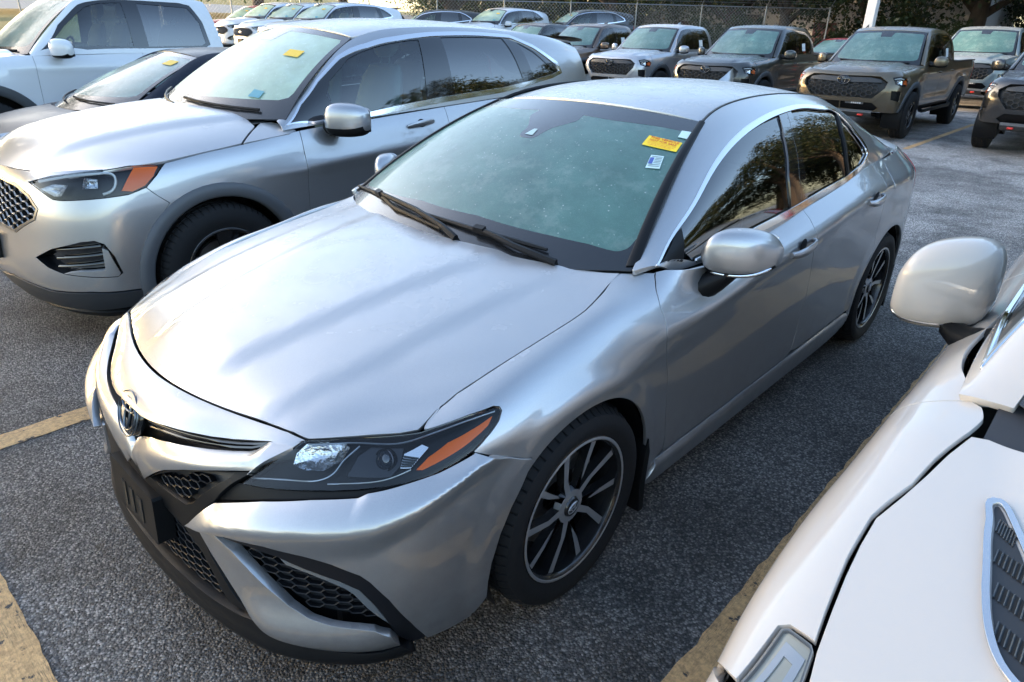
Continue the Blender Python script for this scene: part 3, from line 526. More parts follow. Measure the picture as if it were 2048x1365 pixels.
# outlines of the sedan's panels in the (u, v) of their surfaces
T={'shut_b':[(0.8796,0.7191),(0.8922,0.7369),(0.9314,0.759),(1.0009,0.7711),(1.1113,0.7728),(1.2312,0.7724),(1.3495,0.7717),(1.4731,0.7728),(1.5632,0.7736),(1.6207,0.7764),(1.6856,0.7854),(1.7824,0.7942),(1.8599,0.8057)],
 'shut_h':[(0.8338,0.049),(0.8226,0.0867),(0.8116,0.1505),(0.8134,0.2128),(0.8243,0.283),(0.8301,0.3825),(0.8372,0.4861),(0.8437,0.5979),(0.8465,0.6907),(0.8439,0.7559),(0.8305,0.8337),(0.8066,0.9441),(0.7966,1.0304)],
 'hltop_h':[(0.5816,0.0215),(0.6509,0.0238),(0.7198,0.0251),(0.7874,0.0282),(0.8327,0.035),(0.8352,0.0434)],
 'hl':[(0.5882,0.749),(0.6676,0.742),(0.7434,0.7315),(0.8178,0.7222),(0.8703,0.7135),(0.9053,0.714),(1.0166,0.7073),(1.1231,0.6954),(1.1442,0.6872),(1.149,0.6787),(1.1332,0.6628),(1.0803,0.6336),(1.039,0.6027),(0.987,0.5723),(0.9328,0.5511),(0.863,0.5449),(0.8091,0.5411),(0.6993,0.5228),(0.5514,0.5043),(0.4913,0.4995),(0.5097,0.5407),(0.5448,0.6338)],
 'hl_fender':[(0.8778,0.7173),(0.9053,0.7148),(1.0169,0.7083),(1.1237,0.6967),(1.1465,0.6879),(1.1516,0.6785),(1.1355,0.6613),(1.0827,0.6319),(1.0413,0.5999)],
 'seam':[(1.0429,0.596),(1.1232,0.5347),(1.2012,0.4898),(1.26,0.4607)],
 'apil':[(1.8788,0.8005),(1.896,0.7993),(1.9394,0.7941)],
 'doorf':[(1.9427,0.7972),(1.9245,0.7634),(1.9047,0.7369),(1.8881,0.7052),(1.8863,0.6753),(1.8753,0.6464),(1.8942,0.5864),(1.9585,0.4365),(1.9838,0.3263),(2.0167,0.1745)],
 'doorm':[(5.9785,0.2634),(3.0918,0.7493),(3.054,0.6853),(3.0463,0.6323),(3.1167,0.5638),(3.1642,0.482),(3.1874,0.3876),(3.1826,0.2856)],
 'doorr':[(5.5623,0.6238),(4.0795,0.7859),(4.0822,0.7278),(3.9888,0.6559),(4.0508,0.5946)],
 'bump_rear':[(1.2601,0.459),(1.2217,0.3875),(1.1871,0.3333),(1.1569,0.2652),(1.1395,0.186),(1.1377,0.1305),(1.1427,0.073)],
 'silv_top':[(1.0392,0.592),(0.9501,0.5571),(0.8808,0.544),(0.7983,0.5235),(0.7798,0.5066),(0.6717,0.4865),(0.5638,0.4563),(0.4268,0.3969)],
 'silv_tip':[(0.3511,0.3167),(0.3323,0.3019)],
 'bez_top':[(0.3705,0.3075),(0.4943,0.3348),(0.5943,0.3356),(0.6852,0.3171),(0.7523,0.2966),(0.82,0.2684),(0.8445,0.2482),(0.8927,0.1919),(0.9535,0.097)],
 'bez_in':[(0.9211,0.0512),(0.9033,0.0976),(0.8788,0.1471),(0.8468,0.1887),(0.8169,0.221),(0.7675,0.2444),(0.6832,0.2716),(0.6152,0.2961),(0.5367,0.3034),(0.453,0.2951),(0.3871,0.2931)],
 'bump_bot':[],
 'blade_out':[(0.332,0.3008),(0.3863,0.2265),(0.4568,0.1538),(0.5244,0.096),(0.567,0.0762),(0.6128,0.0624),(0.6701,0.0536),(0.7278,0.0477),(0.8296,0.0401),(0.8747,0.0378),(0.9218,0.0424)],
 'blade_in':[(0.9033,0.0914),(0.8627,0.1159),(0.826,0.1222),(0.7522,0.1288),(0.6951,0.1391),(0.6371,0.1626),(0.582,0.1999),(0.5266,0.246),(0.4851,0.2761),(0.436,0.2928),(0.379,0.3057)],
 'led':[(0.6152,0.2969),(0.6348,0.2747),(0.6821,0.26),(0.7323,0.2419),(0.7774,0.2236),(0.8027,0.2062),(0.8414,0.1628),(0.8958,0.1073),(0.9051,0.0971),(0.8589,0.1703),(0.8169,0.2168),(0.7778,0.2358),(0.6832,0.2716)],
 'slit':[(0.0906,0.6249),(0.204,0.64),(0.2781,0.6443),(0.3443,0.6505),(0.4061,0.6645),(0.465,0.6904),(0.5019,0.7103)],
 'mous_top':[(0.0422,0.4146),(0.1319,0.5181),(0.2144,0.5585),(0.2949,0.5825),(0.3625,0.5992),(0.424,0.619),(0.4677,0.6378),(0.4849,0.6545),(0.5046,0.7073)],
 'mous_bot':[(0.5089,0.5627),(0.424,0.5255),(0.3163,0.4747),(0.2354,0.4283),(0.1439,0.3606),(0.0605,0.3032)],
 'trap_mesh':[(0.1017,0.3273),(0.2172,0.4016),(0.3178,0.4664),(0.3931,0.5048),(0.463,0.5348),(0.4574,0.5106),(0.4085,0.4377),(0.3418,0.3575),(0.3028,0.334),(0.2274,0.3323)],
 'trap_out':[(0.5094,0.5614),(0.4699,0.4919),(0.428,0.4026),(0.3358,0.3039)],
 'low_mesh':[(0.124,0.2224),(0.2416,0.2261),(0.3129,0.2072),(0.3851,0.1602),(0.4454,0.1036)],
 'lip_top':[(0.0513,0.1031),(0.1764,0.1056),(0.3,0.0732),(0.3892,0.0746),(0.5443,0.0791),(0.5871,0.0667),(0.6676,0.0457),(0.7801,0.0342),(0.8528,0.0257),(0.917,0.0359)],
 'emblem':[(0.0144,0.6324),(0.0746,0.5993),(0.0809,0.4959),(0.0436,0.4214)],
 'plate':[(0.039,0.2319),(0.0502,0.1019)],
 'g_belt':[(0.3144,0.0152),(0.8163,0.0171),(1.2676,0.0168),(1.5428,0.0184),(1.8098,0.017),(2.1045,0.0272),(2.2164,0.071)],
 'g_chrome':[(0.0463,0.1558),(0.1554,0.2264),(0.3369,0.2479),(0.5461,0.266),(0.7603,0.2725),(1.0171,0.2852),(1.1995,0.296),(1.4279,0.3054),(1.6775,0.3049),(1.8483,0.295),(1.9631,0.2789),(2.0029,0.2415),(2.0535,0.1964),(2.134,0.1536),(2.1984,0.1161),(2.2223,0.0855)],
 'g_win_top':[(0.0881,0.1581),(0.3247,0.2358),(0.5359,0.2597),(0.7457,0.2651),(0.9957,0.2749),(1.1738,0.2847),(1.3305,0.2887)],
 'g_bpil_f':[(1.3215,0.2895),(1.2283,0.2197),(1.16,0.1163),(1.1526,0.0311)],
 'g_bpil_m':[(1.4258,0.3029),(1.3015,0.2125),(1.2591,0.1048),(1.2683,0.023)],
 'g_bpil_r':[(1.4556,0.2893),(1.359,0.2072),(1.3259,0.1239),(1.329,0.0304)],
 'g_qdiv':[(1.9877,0.2777),(1.8753,0.1844),(1.8476,0.0867),(1.8607,0.0275)],
 'g_win_r':[(1.4556,0.2893),(1.6456,0.293),(1.8168,0.2823),(1.9397,0.2636)],
 'g_q':[(1.9801,0.2606),(1.9909,0.1988),(2.0874,0.1309),(2.1676,0.0885),(2.0676,0.0578),(1.8785,0.032)],
 'g_winbot':[(0.2263,0.0513),(0.316,0.0415),(0.5515,0.028),(0.9089,0.0251),(1.1517,0.0252),(1.3279,0.0226),(1.5434,0.0224),(1.8599,0.0228)],
 'g_sail':[(0.0806,0.139),(0.2332,0.2249),(0.2773,0.2196),(0.227,0.0576)],
 'w_inner':[(-0.5227,0.1374),(-0.2663,0.1779),(0.1439,0.1844),(0.4256,0.1401),(0.544,0.1156),(0.602,0.0951),(0.6348,0.0862),(0.6607,0.1031),(0.6764,0.1658),(0.6937,0.2509),(0.7024,0.4295),(0.687,0.7079),(0.6894,0.8025),(0.6617,0.8351),(0.5297,0.8425),(0.3014,0.8349),(0.1527,0.8402),(-0.1753,0.8566),(-0.4847,0.8763),(-0.4983,0.5633),(-0.4779,0.3082)],
 'w_cam':[(-0.1753,0.8566),(-0.059,0.7334),(0.0228,0.7183),(0.0284,0.6679),(0.0753,0.6495),(0.145,0.6572),(0.1452,0.6923),(0.1477,0.7367),(0.2149,0.722),(0.3014,0.8349)],
 'w_camhole':[(0.0625,0.6864),(0.0609,0.7335),(0.0924,0.7324),(0.1189,0.6895)],
 'st_yellow':[(0.5134,0.7586),(0.6662,0.7369),(0.6633,0.6631),(0.513,0.6855)],
 'st_oil':[(0.5778,0.6232),(0.6285,0.6238),(0.6388,0.5391),(0.5865,0.5367)],
 'st_white':[(0.6301,0.833),(0.6747,0.8344),(0.6829,0.7714),(0.6324,0.7768)],
 'w_black':[(0.5484,0.0612),(0.6095,0.0409),(0.6093,0.0326),(0.5475,0.0529)],
 'wip':[(-0.6841,0.0402),(-0.3858,0.1154),(-0.0876,0.1246),(0.0752,0.0896),(0.1393,0.0756)],
 'wip2':[(-0.0796,0.1272),(0.1467,0.1171),(0.2081,0.1094),(0.347,0.0602),(0.4445,0.0664),(0.4852,0.0285)],
 'roofseam_r':[(0.5515,0.02),(0.5386,0.1933),(0.5042,0.5),(0.4432,0.8748)],
 'roofseam_g':[(0.7747,0.3666),(0.9199,0.3593),(1.1925,0.3738)],
 'fuel':[(4.2981,0.7912),(4.4597,0.7902),(4.5654,0.7409),(4.3877,0.6605),(4.285,0.6311),(4.1971,0.6349),(4.2003,0.6759)],
 'tail':[(4.7706,0.7106),(4.7331,0.6581),(4.608,0.668)],
 'hand_f':[(2.7603,0.6477),(3.0166,0.6519)],
 'hand_r':[(3.6863,0.6363),(3.8881,0.6513)],
 'hl_amber':[(0.8935,0.5925),(0.9111,0.6306),(0.9504,0.6605),(1.0242,0.67),(1.117,0.6781),(1.0971,0.6627),(1.043,0.6442),(0.9834,0.619),(0.9366,0.5979),(0.9086,0.5855)],
 'hl_sig':[(0.8504,0.6129),(0.8423,0.6657),(0.8774,0.6838),(0.8978,0.668),(0.8879,0.6424),(0.8768,0.6059)],
 'hl_bowl':[(0.5879,0.6226),(0.5805,0.676),(0.5938,0.7389),(0.6437,0.7453),(0.6916,0.7282),(0.7047,0.7077),(0.697,0.6525),(0.6666,0.6073),(0.618,0.6018)],
 'hl_proj':[(0.7986,0.6548),(0.7868,0.6967),(0.821,0.6455)],
 'hl_box':[(0.7243,0.5913),(0.7298,0.6735),(0.7533,0.7073),(0.8311,0.6902),(0.8456,0.6253),(0.8331,0.5852)],
 'hl_line':[(0.4986,0.5291),(0.5918,0.5528),(0.6688,0.568),(0.6889,0.5942),(0.6987,0.646),(0.7266,0.7125)],
 'hl_line2':[(0.688,0.5517),(0.7594,0.5627),(0.8353,0.5766),(0.8788,0.5987)],
 'hl_topline':[(0.5984,0.7369),(0.7219,0.7249),(0.8281,0.7042),(0.8722,0.7065),(0.9571,0.7058),(1.131,0.6861)]}
# ---------------------------------------------------------------- parts every car shares
def sgrid(S):
    if not hasattr(S,'_g'): U,V=S.grid(150,40); S._g=(U,V,S.pos(U,V))
    return S._g
def inv(S,pts,idx=(1,2),guess=None,off=0.):
    """(u,v) of the points of S whose two coordinates idx are pts"""
    pts=np.asarray(pts,float); U,V,P=sgrid(S); P=P[:,idx]
    k=((P[None]-pts[:,None])**2).sum(2).argmin(1) if guess is None else None
    u,v=U[k].copy(),V[k].copy(); e=1e-3
    for _ in range(8):
        p=S.pos(u,v,off)[:,idx]; a=(S.pos(u+e,v,off)[:,idx]-S.pos(u-e,v,off)[:,idx])/(2*e); b=(S.pos(u,v+e,off)[:,idx]-S.pos(u,v-e,off)[:,idx])/(2*e); r=pts-p
        det=a[:,0]*b[:,1]-a[:,1]*b[:,0]; det=np.where(np.abs(det)<1e-6,1e-6,det)
        du=np.clip((r[:,0]*b[:,1]-r[:,1]*b[:,0])/det,-.1,.1); dv=np.clip((a[:,0]*r[:,1]-a[:,1]*r[:,0])/det,-.1,.1); u+=du; v+=dv
    return [(float(a),float(b)) for a,b in zip(u,v)]
def arch_yz(yc,r,a0,a1,n=26,zc=.335): return [(yc+r*math.cos(a),zc+r*math.sin(a)) for a in np.linspace(math.radians(a0),math.radians(a1),n)]
RUBBER=simple('rubber',(.011,.011,.012),.75,spec=.3,bump=(60,.2,.004)); BLACKP=simple('black_plastic',(.0055,.006,.007),.45,spec=.2,bump=(900,.15,.0006),vary=.3); GLOSSB=simple('gloss_black',(.006,.006,.007),.06,coat=1)
CHROME=simple('chrome',(.82,.83,.85),.07,1.); DARKIN=simple('dark_interior',(.035,.036,.04),.8,vary=.3); ALU=simple('machined_rim',(.50,.51,.53),.42,.75); RIMB=simple('rim_black',(.012,.012,.013),.25,coat=.6); STEELD=simple('brake_steel',(.18,.17,.16),.45,.9); RED=simple('red_lens',(.30,.01,.012),.12,coat=1); AMBER=simple('amber_lens',(.95,.15,.003),.3,spec=.2); REFL=simple('reflector',(.75,.77,.8),.18,1.); WHITEP=simple('paper_white',(.75,.77,.76),.6)
LENS=glass('lens_clear',(.95,.96,.96),fres=-.01); GTINT=glass('glass_tinted',(.085,.10,.11),fres=.10); GCLEAR=glass('glass_side',(.46,.60,.59),fres=.05); GWS=glass('glass_windshield',(.20,.42,.38),dew=.46,dewcol=(.12,.31,.26)); GWSE=glass('glass_windshield_pale',(.30,.45,.38),dew=.86,dewcol=(.38,.53,.38)); GWSD=glass('glass_windshield_far',(.16,.32,.30),dew=.6,dewcol=(.11,.26,.24))  # pale windshield: bright sky reflection is put into its dew colour too
FRIT=simple('glass_border',(.012,.013,.015),.22,coat=.6,bump=(240,.35,.002))
def tyre_mesh(R,rim,wd):
    """tyre round the x axis, tread with grooves and cut blocks, outer face at x=0"""
    b=MB(); s=R-rim; prof=[(rim-.012,-.012),(rim+.006,-.004),(rim+.30*s,.010),(rim+.55*s,.012),(rim+.80*s,.002),(R-.012,-.012),(R-.004,-.024)]
    n=60; gro=[.18,.38,.62,.82]; xs=[]
    for g in gro: xs+=[(g*wd-.006,0),(g*wd-.004,1),(g*wd+.004,1),(g*wd+.006,0)]
    prof+=[(R-(.008 if d else 0)-.004*abs(x/wd-.5)**2*4,-x) for x,d in xs if .026<x<wd-.026]+[(R-.004,-wd+.024),(R-.012,-wd+.012),(rim+.5*s,-wd),(rim-.012,-wd+.01)]
    V=[];F=[];m=len(prof); cuts=[(0,0),(.80,0),(.83,1),(.97,1)]; nc=n*4
    for k in range(n):
        for t,g in cuts:
            for i,(r,o) in enumerate(prof):
                mid=abs(-o/wd-.5)<.13; q=r-(.007 if g and r>R-.014 and not mid else 0); a=2*math.pi*(k+t+(.35*abs(-o/wd-.5)))/n
                V.append((o,q*math.cos(a),q*math.sin(a)))
    for k in range(nc):
        k2=(k+1)%nc
        for i in range(m-1): F.append((k*m+i,k2*m+i,k2*m+i+1,k*m+i+1))
    b.add(V,F)
    return b.mesh('tyre',[RUBBER],35)
def spoke_poly(mb,pts,x0,x1):
    """a spoke: outline in polar (r, degrees), front face x0, back x1; chamfered"""
    P=[(r*math.cos(math.radians(a)),r*math.sin(math.radians(a))) for r,a in pts]; n=len(P)
    c0=np.mean(P,0); Q=[(p[0]+(p[0]-c0[0])*.10,p[1]+(p[1]-c0[1])*.02) for p in P]
    mb.cur=0; dish=lambda q: x0-.012*(1-min(1,math.hypot(*q)/.2))
    mb.add([(dish(p),p[0],p[1]) for p in P],[tuple(range(n))]); mb.cur=1
    mb.add([(dish(p),p[0],p[1]) for p in P]+[(x1,p[0],p[1]) for p in P],[(i,(i+1)%n,n+(i+1)%n,n+i) for i in range(n)])
_wheel={}
def wheel_meshes(key,R,rim,wd,style):
    if key in _wheel: return _wheel[key]
    ty=tyre_mesh(R,rim,wd); b=MB(); b.cur=1
    b.lathe([(rim+.004,-.004),(rim-.004,.000)],64); b.lathe([(rim-.017,-.012),(rim-.030,-.09),(rim-.030,-wd+.02),(rim,-wd+.01)],64)
    b.cur=0; b.lathe([(rim+.002,-.001),(rim-.005,.0008),(rim-.008,-.001)],64); b.cur=1; b.lathe([(rim-.008,-.001),(rim-.014,-.006),(rim-.017,-.012)],64)
    k=rim/.238
    if style=='sedan':
        for g in range(5):
            a=72*g+30
            spoke_poly(b,[(.050*k,a-30),(.050*k,a-2),(.105*k,a-8),(.226*k,a-17.5),(.227*k,a-24),(.11*k,a-19)],-.020,-.055)
            spoke_poly(b,[(.052*k,a-2),(.050*k,a+22),(.10*k,a+10),(.16*k,a+13),(.227*k,a+14),(.227*k,a+20),(.15*k,a+19.5),(.09*k,a+20)],-.020,-.055)
    elif style=='truck':
        for g in range(6):
            a=60*g
            spoke_poly(b,[(.06*k,a-22),(.06*k,a+22),(.16*k,a+9),(.226*k,a+13),(.226*k,a+4),(.15*k,a),(.226*k,a-4),(.226*k,a-13),(.16*k,a-9)],-.02,-.07)
    else:
        for g in range(5):
            a=72*g
            spoke_poly(b,[(.05*k,a-28),(.05*k,a+28),(.14*k,a+10),(.225*k,a+13),(.225*k,a-13),(.14*k,a-10)],-.018,-.06)
    b.cur=0 if style!='truck' else 1
    b.lathe([(.060*k,-.05),(.056*k,-.028),(.034*k,-.026)],32); b.cur=1; b.lathe([(.034*k,-.026),(.030*k,-.020),(.0,-.019)],24)
    b.cur=1
    for g in range(5):
        an=math.radians(72*g+66); b.lathe([(.009,-.05),(.009,-.032),(.0,-.031)],8,c=(0,.047*k*math.cos(an),.047*k*math.sin(an)))
    rm=b.mesh('rim',[ALU if style in ('sedan','five') else RIMB,RIMB],30)
    d=MB(); d.lathe([(.05,-.10),(.155*k,-.10),(.155*k,-.125),(.05,-.125)],40); d.box((-.13,.08*k,-.06),(-.075,.165*k,.06)); dm=d.mesh('brake',[STEELD],30)
    e=MB(); e.lathe([(.0001,-.15),(rim-.03,-.15)],32); em=e.mesh('barrel_back',[RIMB],30)
    emb=MB()   # centre cap emblem: three nested ellipses
    for (ra,rb,cy,cz) in ((.024,.016,0,0),(.008,.015,0,.0),(.017,.006,0,.006)):
        emb.tube([(-.0175,cy+ra*k*math.cos(t),cz+rb*k*math.sin(t)) for t in np.linspace(0,2*math.pi,25)],.0016,5,False)
    _wheel[key]=(ty,rm,dm,em,emb.mesh('cap_emblem',[ALU],60)); return _wheel[key]
def wheel(car,x,y,R,key,rim,wd,style,rot=0.,emblem=False):
    """wheel whose outer face is at x (x<0: the other side)"""
    ty,rm,dm,em,cap=wheel_meshes(key,R,rim,wd,style)
    o=bpy.data.objects.new('wheel',rm); COL.objects.link(o); o.parent=car; o.location=(x,y,R-.006); o.rotation_euler=(rot,0,math.pi if x<0 else 0)
    for n,me in (('tyre',ty),('brake_disc',dm),('hub_back',em))+((('emblem',cap),) if emblem else ()): link(n,me,None,o)
    return o
def liner(car,x,yc,r,zc,wd=.30):
    b=MB(); A=np.linspace(math.radians(-25),math.radians(205),28); sg=1 if x>0 else -1
    b.grid([[(x-sg*.004,yc+r*math.cos(a),zc+r*math.sin(a)) for a in A],[(x-sg*wd,yc+r*math.cos(a),zc+r*math.sin(a)) for a in A]])
    b.add([(x-sg*wd,yc+r*math.cos(a),zc+r*math.sin(a)) for a in A]+[(x-sg*wd,yc,zc-.1)],[(i,i+1,len(A)) for i in range(len(A)-1)])
    return b.build('wheel_well',BLACKP,car,40)
def seat(car,x,y,z,mat_,s=1.,head=True):
    """a car seat: cushion, bolstered backrest, headrest on two posts, in one mesh with rounded sections"""
    b=MB()
    def slab(pts,w,t):   # centre line (y,z), half width, half thickness
        P=[]
        for (yy,zz),(w_,t_) in zip(pts,zip(w,t)):
            P.append([(x+w_*math.copysign(abs(math.cos(a))**.55,math.cos(a)),y+(yy+t_*math.copysign(abs(math.sin(a))**.7,math.sin(a))*.9)*s,z+(zz+t_*math.copysign(abs(math.sin(a))**.7,math.sin(a))*.35)*s) for a in np.linspace(0,2*math.pi,17)])
        b.grid(P); b.add(P[0],[tuple(range(17))]); b.add(P[-1],[tuple(range(17))])
    slab([(.36,.10),(.40,.20),(.44,.38),(.49,.56),(.52,.64)],[.22*s,.25*s,.25*s,.22*s,.17*s],[.07,.08,.075,.06,.03])
    b.box((x-.24*s,y-.14*s,z-.05),(x+.24*s,y+.40*s,z+.10))
    if head:
        slab([(.535,.70),(.54,.74),(.55,.84),(.55,.88)],[.08*s,.125*s,.12*s,.07*s],[.03,.05,.045,.02])
        for q in (-.05,.05): b.tube([(x+q,y+.52*s,z+.6*s),(x+q,y+.535*s,z+.73*s)],.006,6)
    return b.build('seat',mat_,car,50)
def mirror_shell(car,secs,cap_mat,base_mat,foot,side,signal=True,n=22,split=-.55):
    """door mirror: shell lofted through sections (x,y,z,hy,hz), black lower edge and foot, glass behind"""
    def ring(sec,k=1.):
        x,y,z,hy,hz=sec; return [(side*x,y+k*hy*math.copysign(abs(math.cos(a))**.66,math.cos(a)),z+k*hz*math.copysign(abs(math.sin(a))**.62,math.sin(a))) for a in np.linspace(0,2*math.pi,n,endpoint=False)]
    S_=np.array(secs); t=np.linspace(0,1,len(secs)); D=spl_mat(t,np.linspace(0,1,17))@S_; D[:,3:]=np.maximum(D[:,3:],.004)
    b=MB(); R_=[ring(d) for d in D]; V=[p for r in R_ for p in r]; F=[];M_=[]
    for i in range(len(R_)-1):
        for k in range(n):
            F.append((i*n+k,i*n+(k+1)%n,(i+1)*n+(k+1)%n,(i+1)*n+k)); M_.append(1 if math.sin(2*math.pi*(k+.5)/n)<split else 0)
    F+=[tuple(range(n)),tuple(range((len(R_)-1)*n,len(R_)*n))]; M_+=[0,0]
    b.add(V,F); b.m=M_; o=b.build('mirror',[cap_mat,base_mat],car,60)
    f=MB(); f.grid([[ (side*p[0],p[1]+p[3]*math.cos(a),p[2]+p[4]*math.sin(a)) for a in np.linspace(0,2*math.pi,13)] for p in foot]); f.build('mirror_foot',base_mat,o,60)
    g=MB(); m0=D[4]; m1=D[-4]
    g.grid([[(side*d[0],d[1]+d[3]*1.005,d[2]+q*d[4]*.8) for q in (-1,-.3,.3,1)] for d in D[3:-3]]); g.build('mirror_glass',CHROME,o,60)
    if signal:
        q=MB(); q.tube([(side*d[0],d[1]-d[3]*.72,d[2]-d[4]*.80) for d in D[5:-1]],[.004]+[.008]*(len(D[5:-1])-2)+[.004],7); q.build('turn_signal',REFL,o,60)
    return o
def handle(car,S,uv0,uv1,mat_,side,cup=True):
    """pull handle along the panel between two points, over a dark cup"""
    p0=S.pos([uv0[0]],[uv0[1]])[0]; p1=S.pos([uv1[0]],[uv1[1]])[0]; n=S.nor([(uv0[0]+uv1[0])/2],[(uv0[1]+uv1[1])/2])[0]; m=np.array([side,1,1])
    b=MB(); P=[];ts=np.linspace(0,1,11)
    for t in ts:
        h=.006+.030*math.sin(math.pi*min(1,max(0,t)))**.45; c_=p0+(p1-p0)*t+n*h; w_=.012+.008*math.sin(math.pi*t)**.6
        P.append([tuple((c_+n*.008*math.cos(a)+np.array([0,0,1])*w_*math.sin(a))*m) for a in np.linspace(0,2*math.pi,11)])
    b.grid(P); b.add(P[0],[tuple(range(11))]); b.add(P[-1],[tuple(range(11))]); o=b.build('handle',mat_,car,60)
    if cup:
        q=MB(); mid=p0*.45+p1*.55; L=(p1-p0); Ln=np.linalg.norm(L); L=L/Ln; up=np.cross(n,L); P=[]
        for r,d in ((1,.0012),(.75,.0015),(0.01,.0018)): P.append([tuple((mid+L*math.cos(a)*r*.036+up*(math.sin(a)*r*.028+.006)+n*d)*m) for a in np.linspace(0,2*math.pi,21)])
        q.grid(P); q.build('handle_cup',BLACKP,o,60)
    return o
def strip_tube(name,S,uv,off,r,mat_,parent,sides=(1,),n=6):
    P=S.pos(*np.array(uv).T,off)
    for s in sides:
        b=MB(); b.tube([(s*p[0],p[1],p[2]) for p in P],r,n); b.build(name,mat_,parent,60)
def sym_out(half): return list(half)+[(-u,v) for u,v in half[::-1]]
# ---------------------------------------------------------------- the silver sedan
def build_sedan():
    car=empty('silver_sedan',(0,0,0),0,'silver sedan with black honeycomb grille parked between two yellow stripes','car')
    SB=Surf(SEDAN_ROWS,True,True,sedan_disp); SH=Surf(hood_net(),True,False,hood_disp); SR=Surf(roof_net(),True); SW=Surf(ws_net(),True); SG=Surf(green_net())
    PA=paint('silver_paint',(.37,.372,.382),metal=.80,rough=.36,cior=1.8,dewcol=(.36,.35,.345)); LR=(1,-1)
    # ---- hood
    hx=[(x,.131+.491*x*x-.342*x**4) for x in np.linspace(0,.572,14)]
    hx+= [(.622,.303),(.674,.359),(.727,.416),(.753,.455),(.750,.488),(.744,.534)]
    half=inv(SH,hx,(0,1))+T['shut_h']+inv(SH,[(x,1.147+.236*x*x+.132*x**4) for x in np.linspace(.70,0,10)],(0,1))
    panel('hood',SH,sym_out(half[1:-1]) if False else half[:-1]+[(-u,v) for u,v in half[::-1]][:-1] if False else half+[(-u,v) for u,v in half[-2:0:-1]],PA,car,step=.03,gap=.0025,flange=.02)
    # ---- fender
    top=T['shut_b']+T['apil']
    arch=inv(SB,[(y,z) for y,z in arch_yz(FA,.372,-6,145,34)],(1,2))
    fb=T['doorf']; sill_f=inv(SB,[(1.452,.30),(1.40,.285),(1.35,.27),(FA+.375,.24)],(1,2))
    out=top+fb+sill_f+arch+T['seam'][::-1]+T['hl_fender'][::-1]
    fenders=panel('fender',SB,out,PA,car,LR,step=.018,gap=.002)
    # ---- doors
    vtop=SB.v[-1]-.002; uat=lambda y:inv(SB,[(y,.93)],(1,2))[0][0]
    zb=lambda y: np.interp(y,[1.4,1.65,2.13,2.58],[.980,.958,.964,.990])
    belt_f=[(u,min(v,vtop)) for u,v in inv(SB,[(y,zb(y)) for y in np.linspace(1.44,2.55,14)],(1,2))]
    dm=[(3.31,.79)]+T['doorm'][1:]; 
    dm=[(uat(2.582),vtop)]+inv(SB,[(2.560,.955),(2.520,.920),(2.523,.868),(2.566,.794),(2.612,.686),(2.635,.581),(2.634,.479),(2.62,.38),(2.60,.312)],(1,2))
    botf=inv(SB,[(y,.290+.006*(y-1.4)) for y in np.linspace(2.55,1.464,8)],(1,2))
    df=panel('door',SB,belt_f+dm+botf+fb[::-1],PA,car,LR,step=.02,gap=.002)
    belt_r=[(u,vtop) for u in np.linspace(uat(2.62),uat(3.50),9)]
    dr=[(uat(3.53),vtop)]+inv(SB,[(3.537,1.006),(3.475,.954),(3.497,.875)]+[(y,z) for y,z in arch_yz(RA,.415,133,178,9)]+[(3.35,.315)],(1,2))
    botr=inv(SB,[(y,.292+.006*(y-1.4)) for y in np.linspace(3.30,2.66,6)],(1,2))
    d2=panel('door',SB,belt_r+dr+botr+dm[::-1],PA,car,LR,step=.02,gap=.002)
    # ---- quarter panel, sill
    q=dr[:-1]+inv(SB,[(3.36,.27),(3.37,.235)],(1,2))+inv(SB,arch_yz(RA,.375,182,-4,40),(1,2))+inv(SB,[(RA+.38,.25),(4.3,.268),(4.47,.30)],(1,2))+inv(SB,[(4.52,.62),(4.50,.80),(4.49,.96)],(1,2))+[(u,vtop) for u in np.linspace(uat(4.46),uat(3.56),10)]
    panel('quarter_panel',SB,q,PA,car,LR,step=.03,gap=.0015)
    s=inv(SB,[(y,.286+.006*(y-1.4)) for y in np.linspace(1.40,3.34,20)],(1,2))+[(u,.006) for u in np.linspace(inv(SB,[(3.36,.24)])[0][0],inv(SB,[(1.34,.24)])[0][0],20)]
    panel('sill',SB,s,PA,car,LR,step=.025,gap=.001,flange=.05)
    panel('fuel_door',SB,T['fuel'],PA,car,step=.02,off=.0010,gap=.002,flange=.0025)
    # ---- rear bumper, trunk and lamps
    uq=inv(SB,[(4.5,.62)],(1,2))[0][0]; e=SB.u[-1]
    half=[(uq,.02),(uq+.01,.35),(uq,.63)]+[(u,.62) for u in np.linspace(uq+.05,e,8)]+[(e,.02)]
    panel('rear_bumper',SB,[(uq+.005,.04),(uq+.01,.3),(uq+.005,.55)]+[(u,.54) for u in np.linspace(uq+.05,2*e-uq-.05,16)]+[(2*e-uq-.005,.55),(2*e-uq-.01,.3),(2*e-uq-.005,.04)]+[(u,.02) for u in np.linspace(2*e-uq-.05,uq+.05,16)],PA,car,step=.05)
    panel('tail_light',SB,[(uq+.004,.56),(uq+.004,.70),(uq+.10,.745),(uq+.34,.74),(uq+.34,.58)],RED,car,LR,step=.03,off=.004)
    panel('trunk_rear',SB,[(u,.56) for u in np.linspace(uq+.345,2*e-uq-.345,10)]+[(u,.80) for u in np.linspace(2*e-uq-.345,uq+.345,10)],PA,car,step=.04)
    b=MB(); TZ=[(3.40,1.418,.50),(3.5,1.392,.51),(3.8,1.26,.535),(4.1,1.135,.57),(4.25,1.085,.60)]
    b.grid([[(f*w_,y,z-.03*f*f) for f in np.linspace(-1,1,13)] for y,z,w_ in TZ]); b.build('rear_window',[GTINT],car,180)
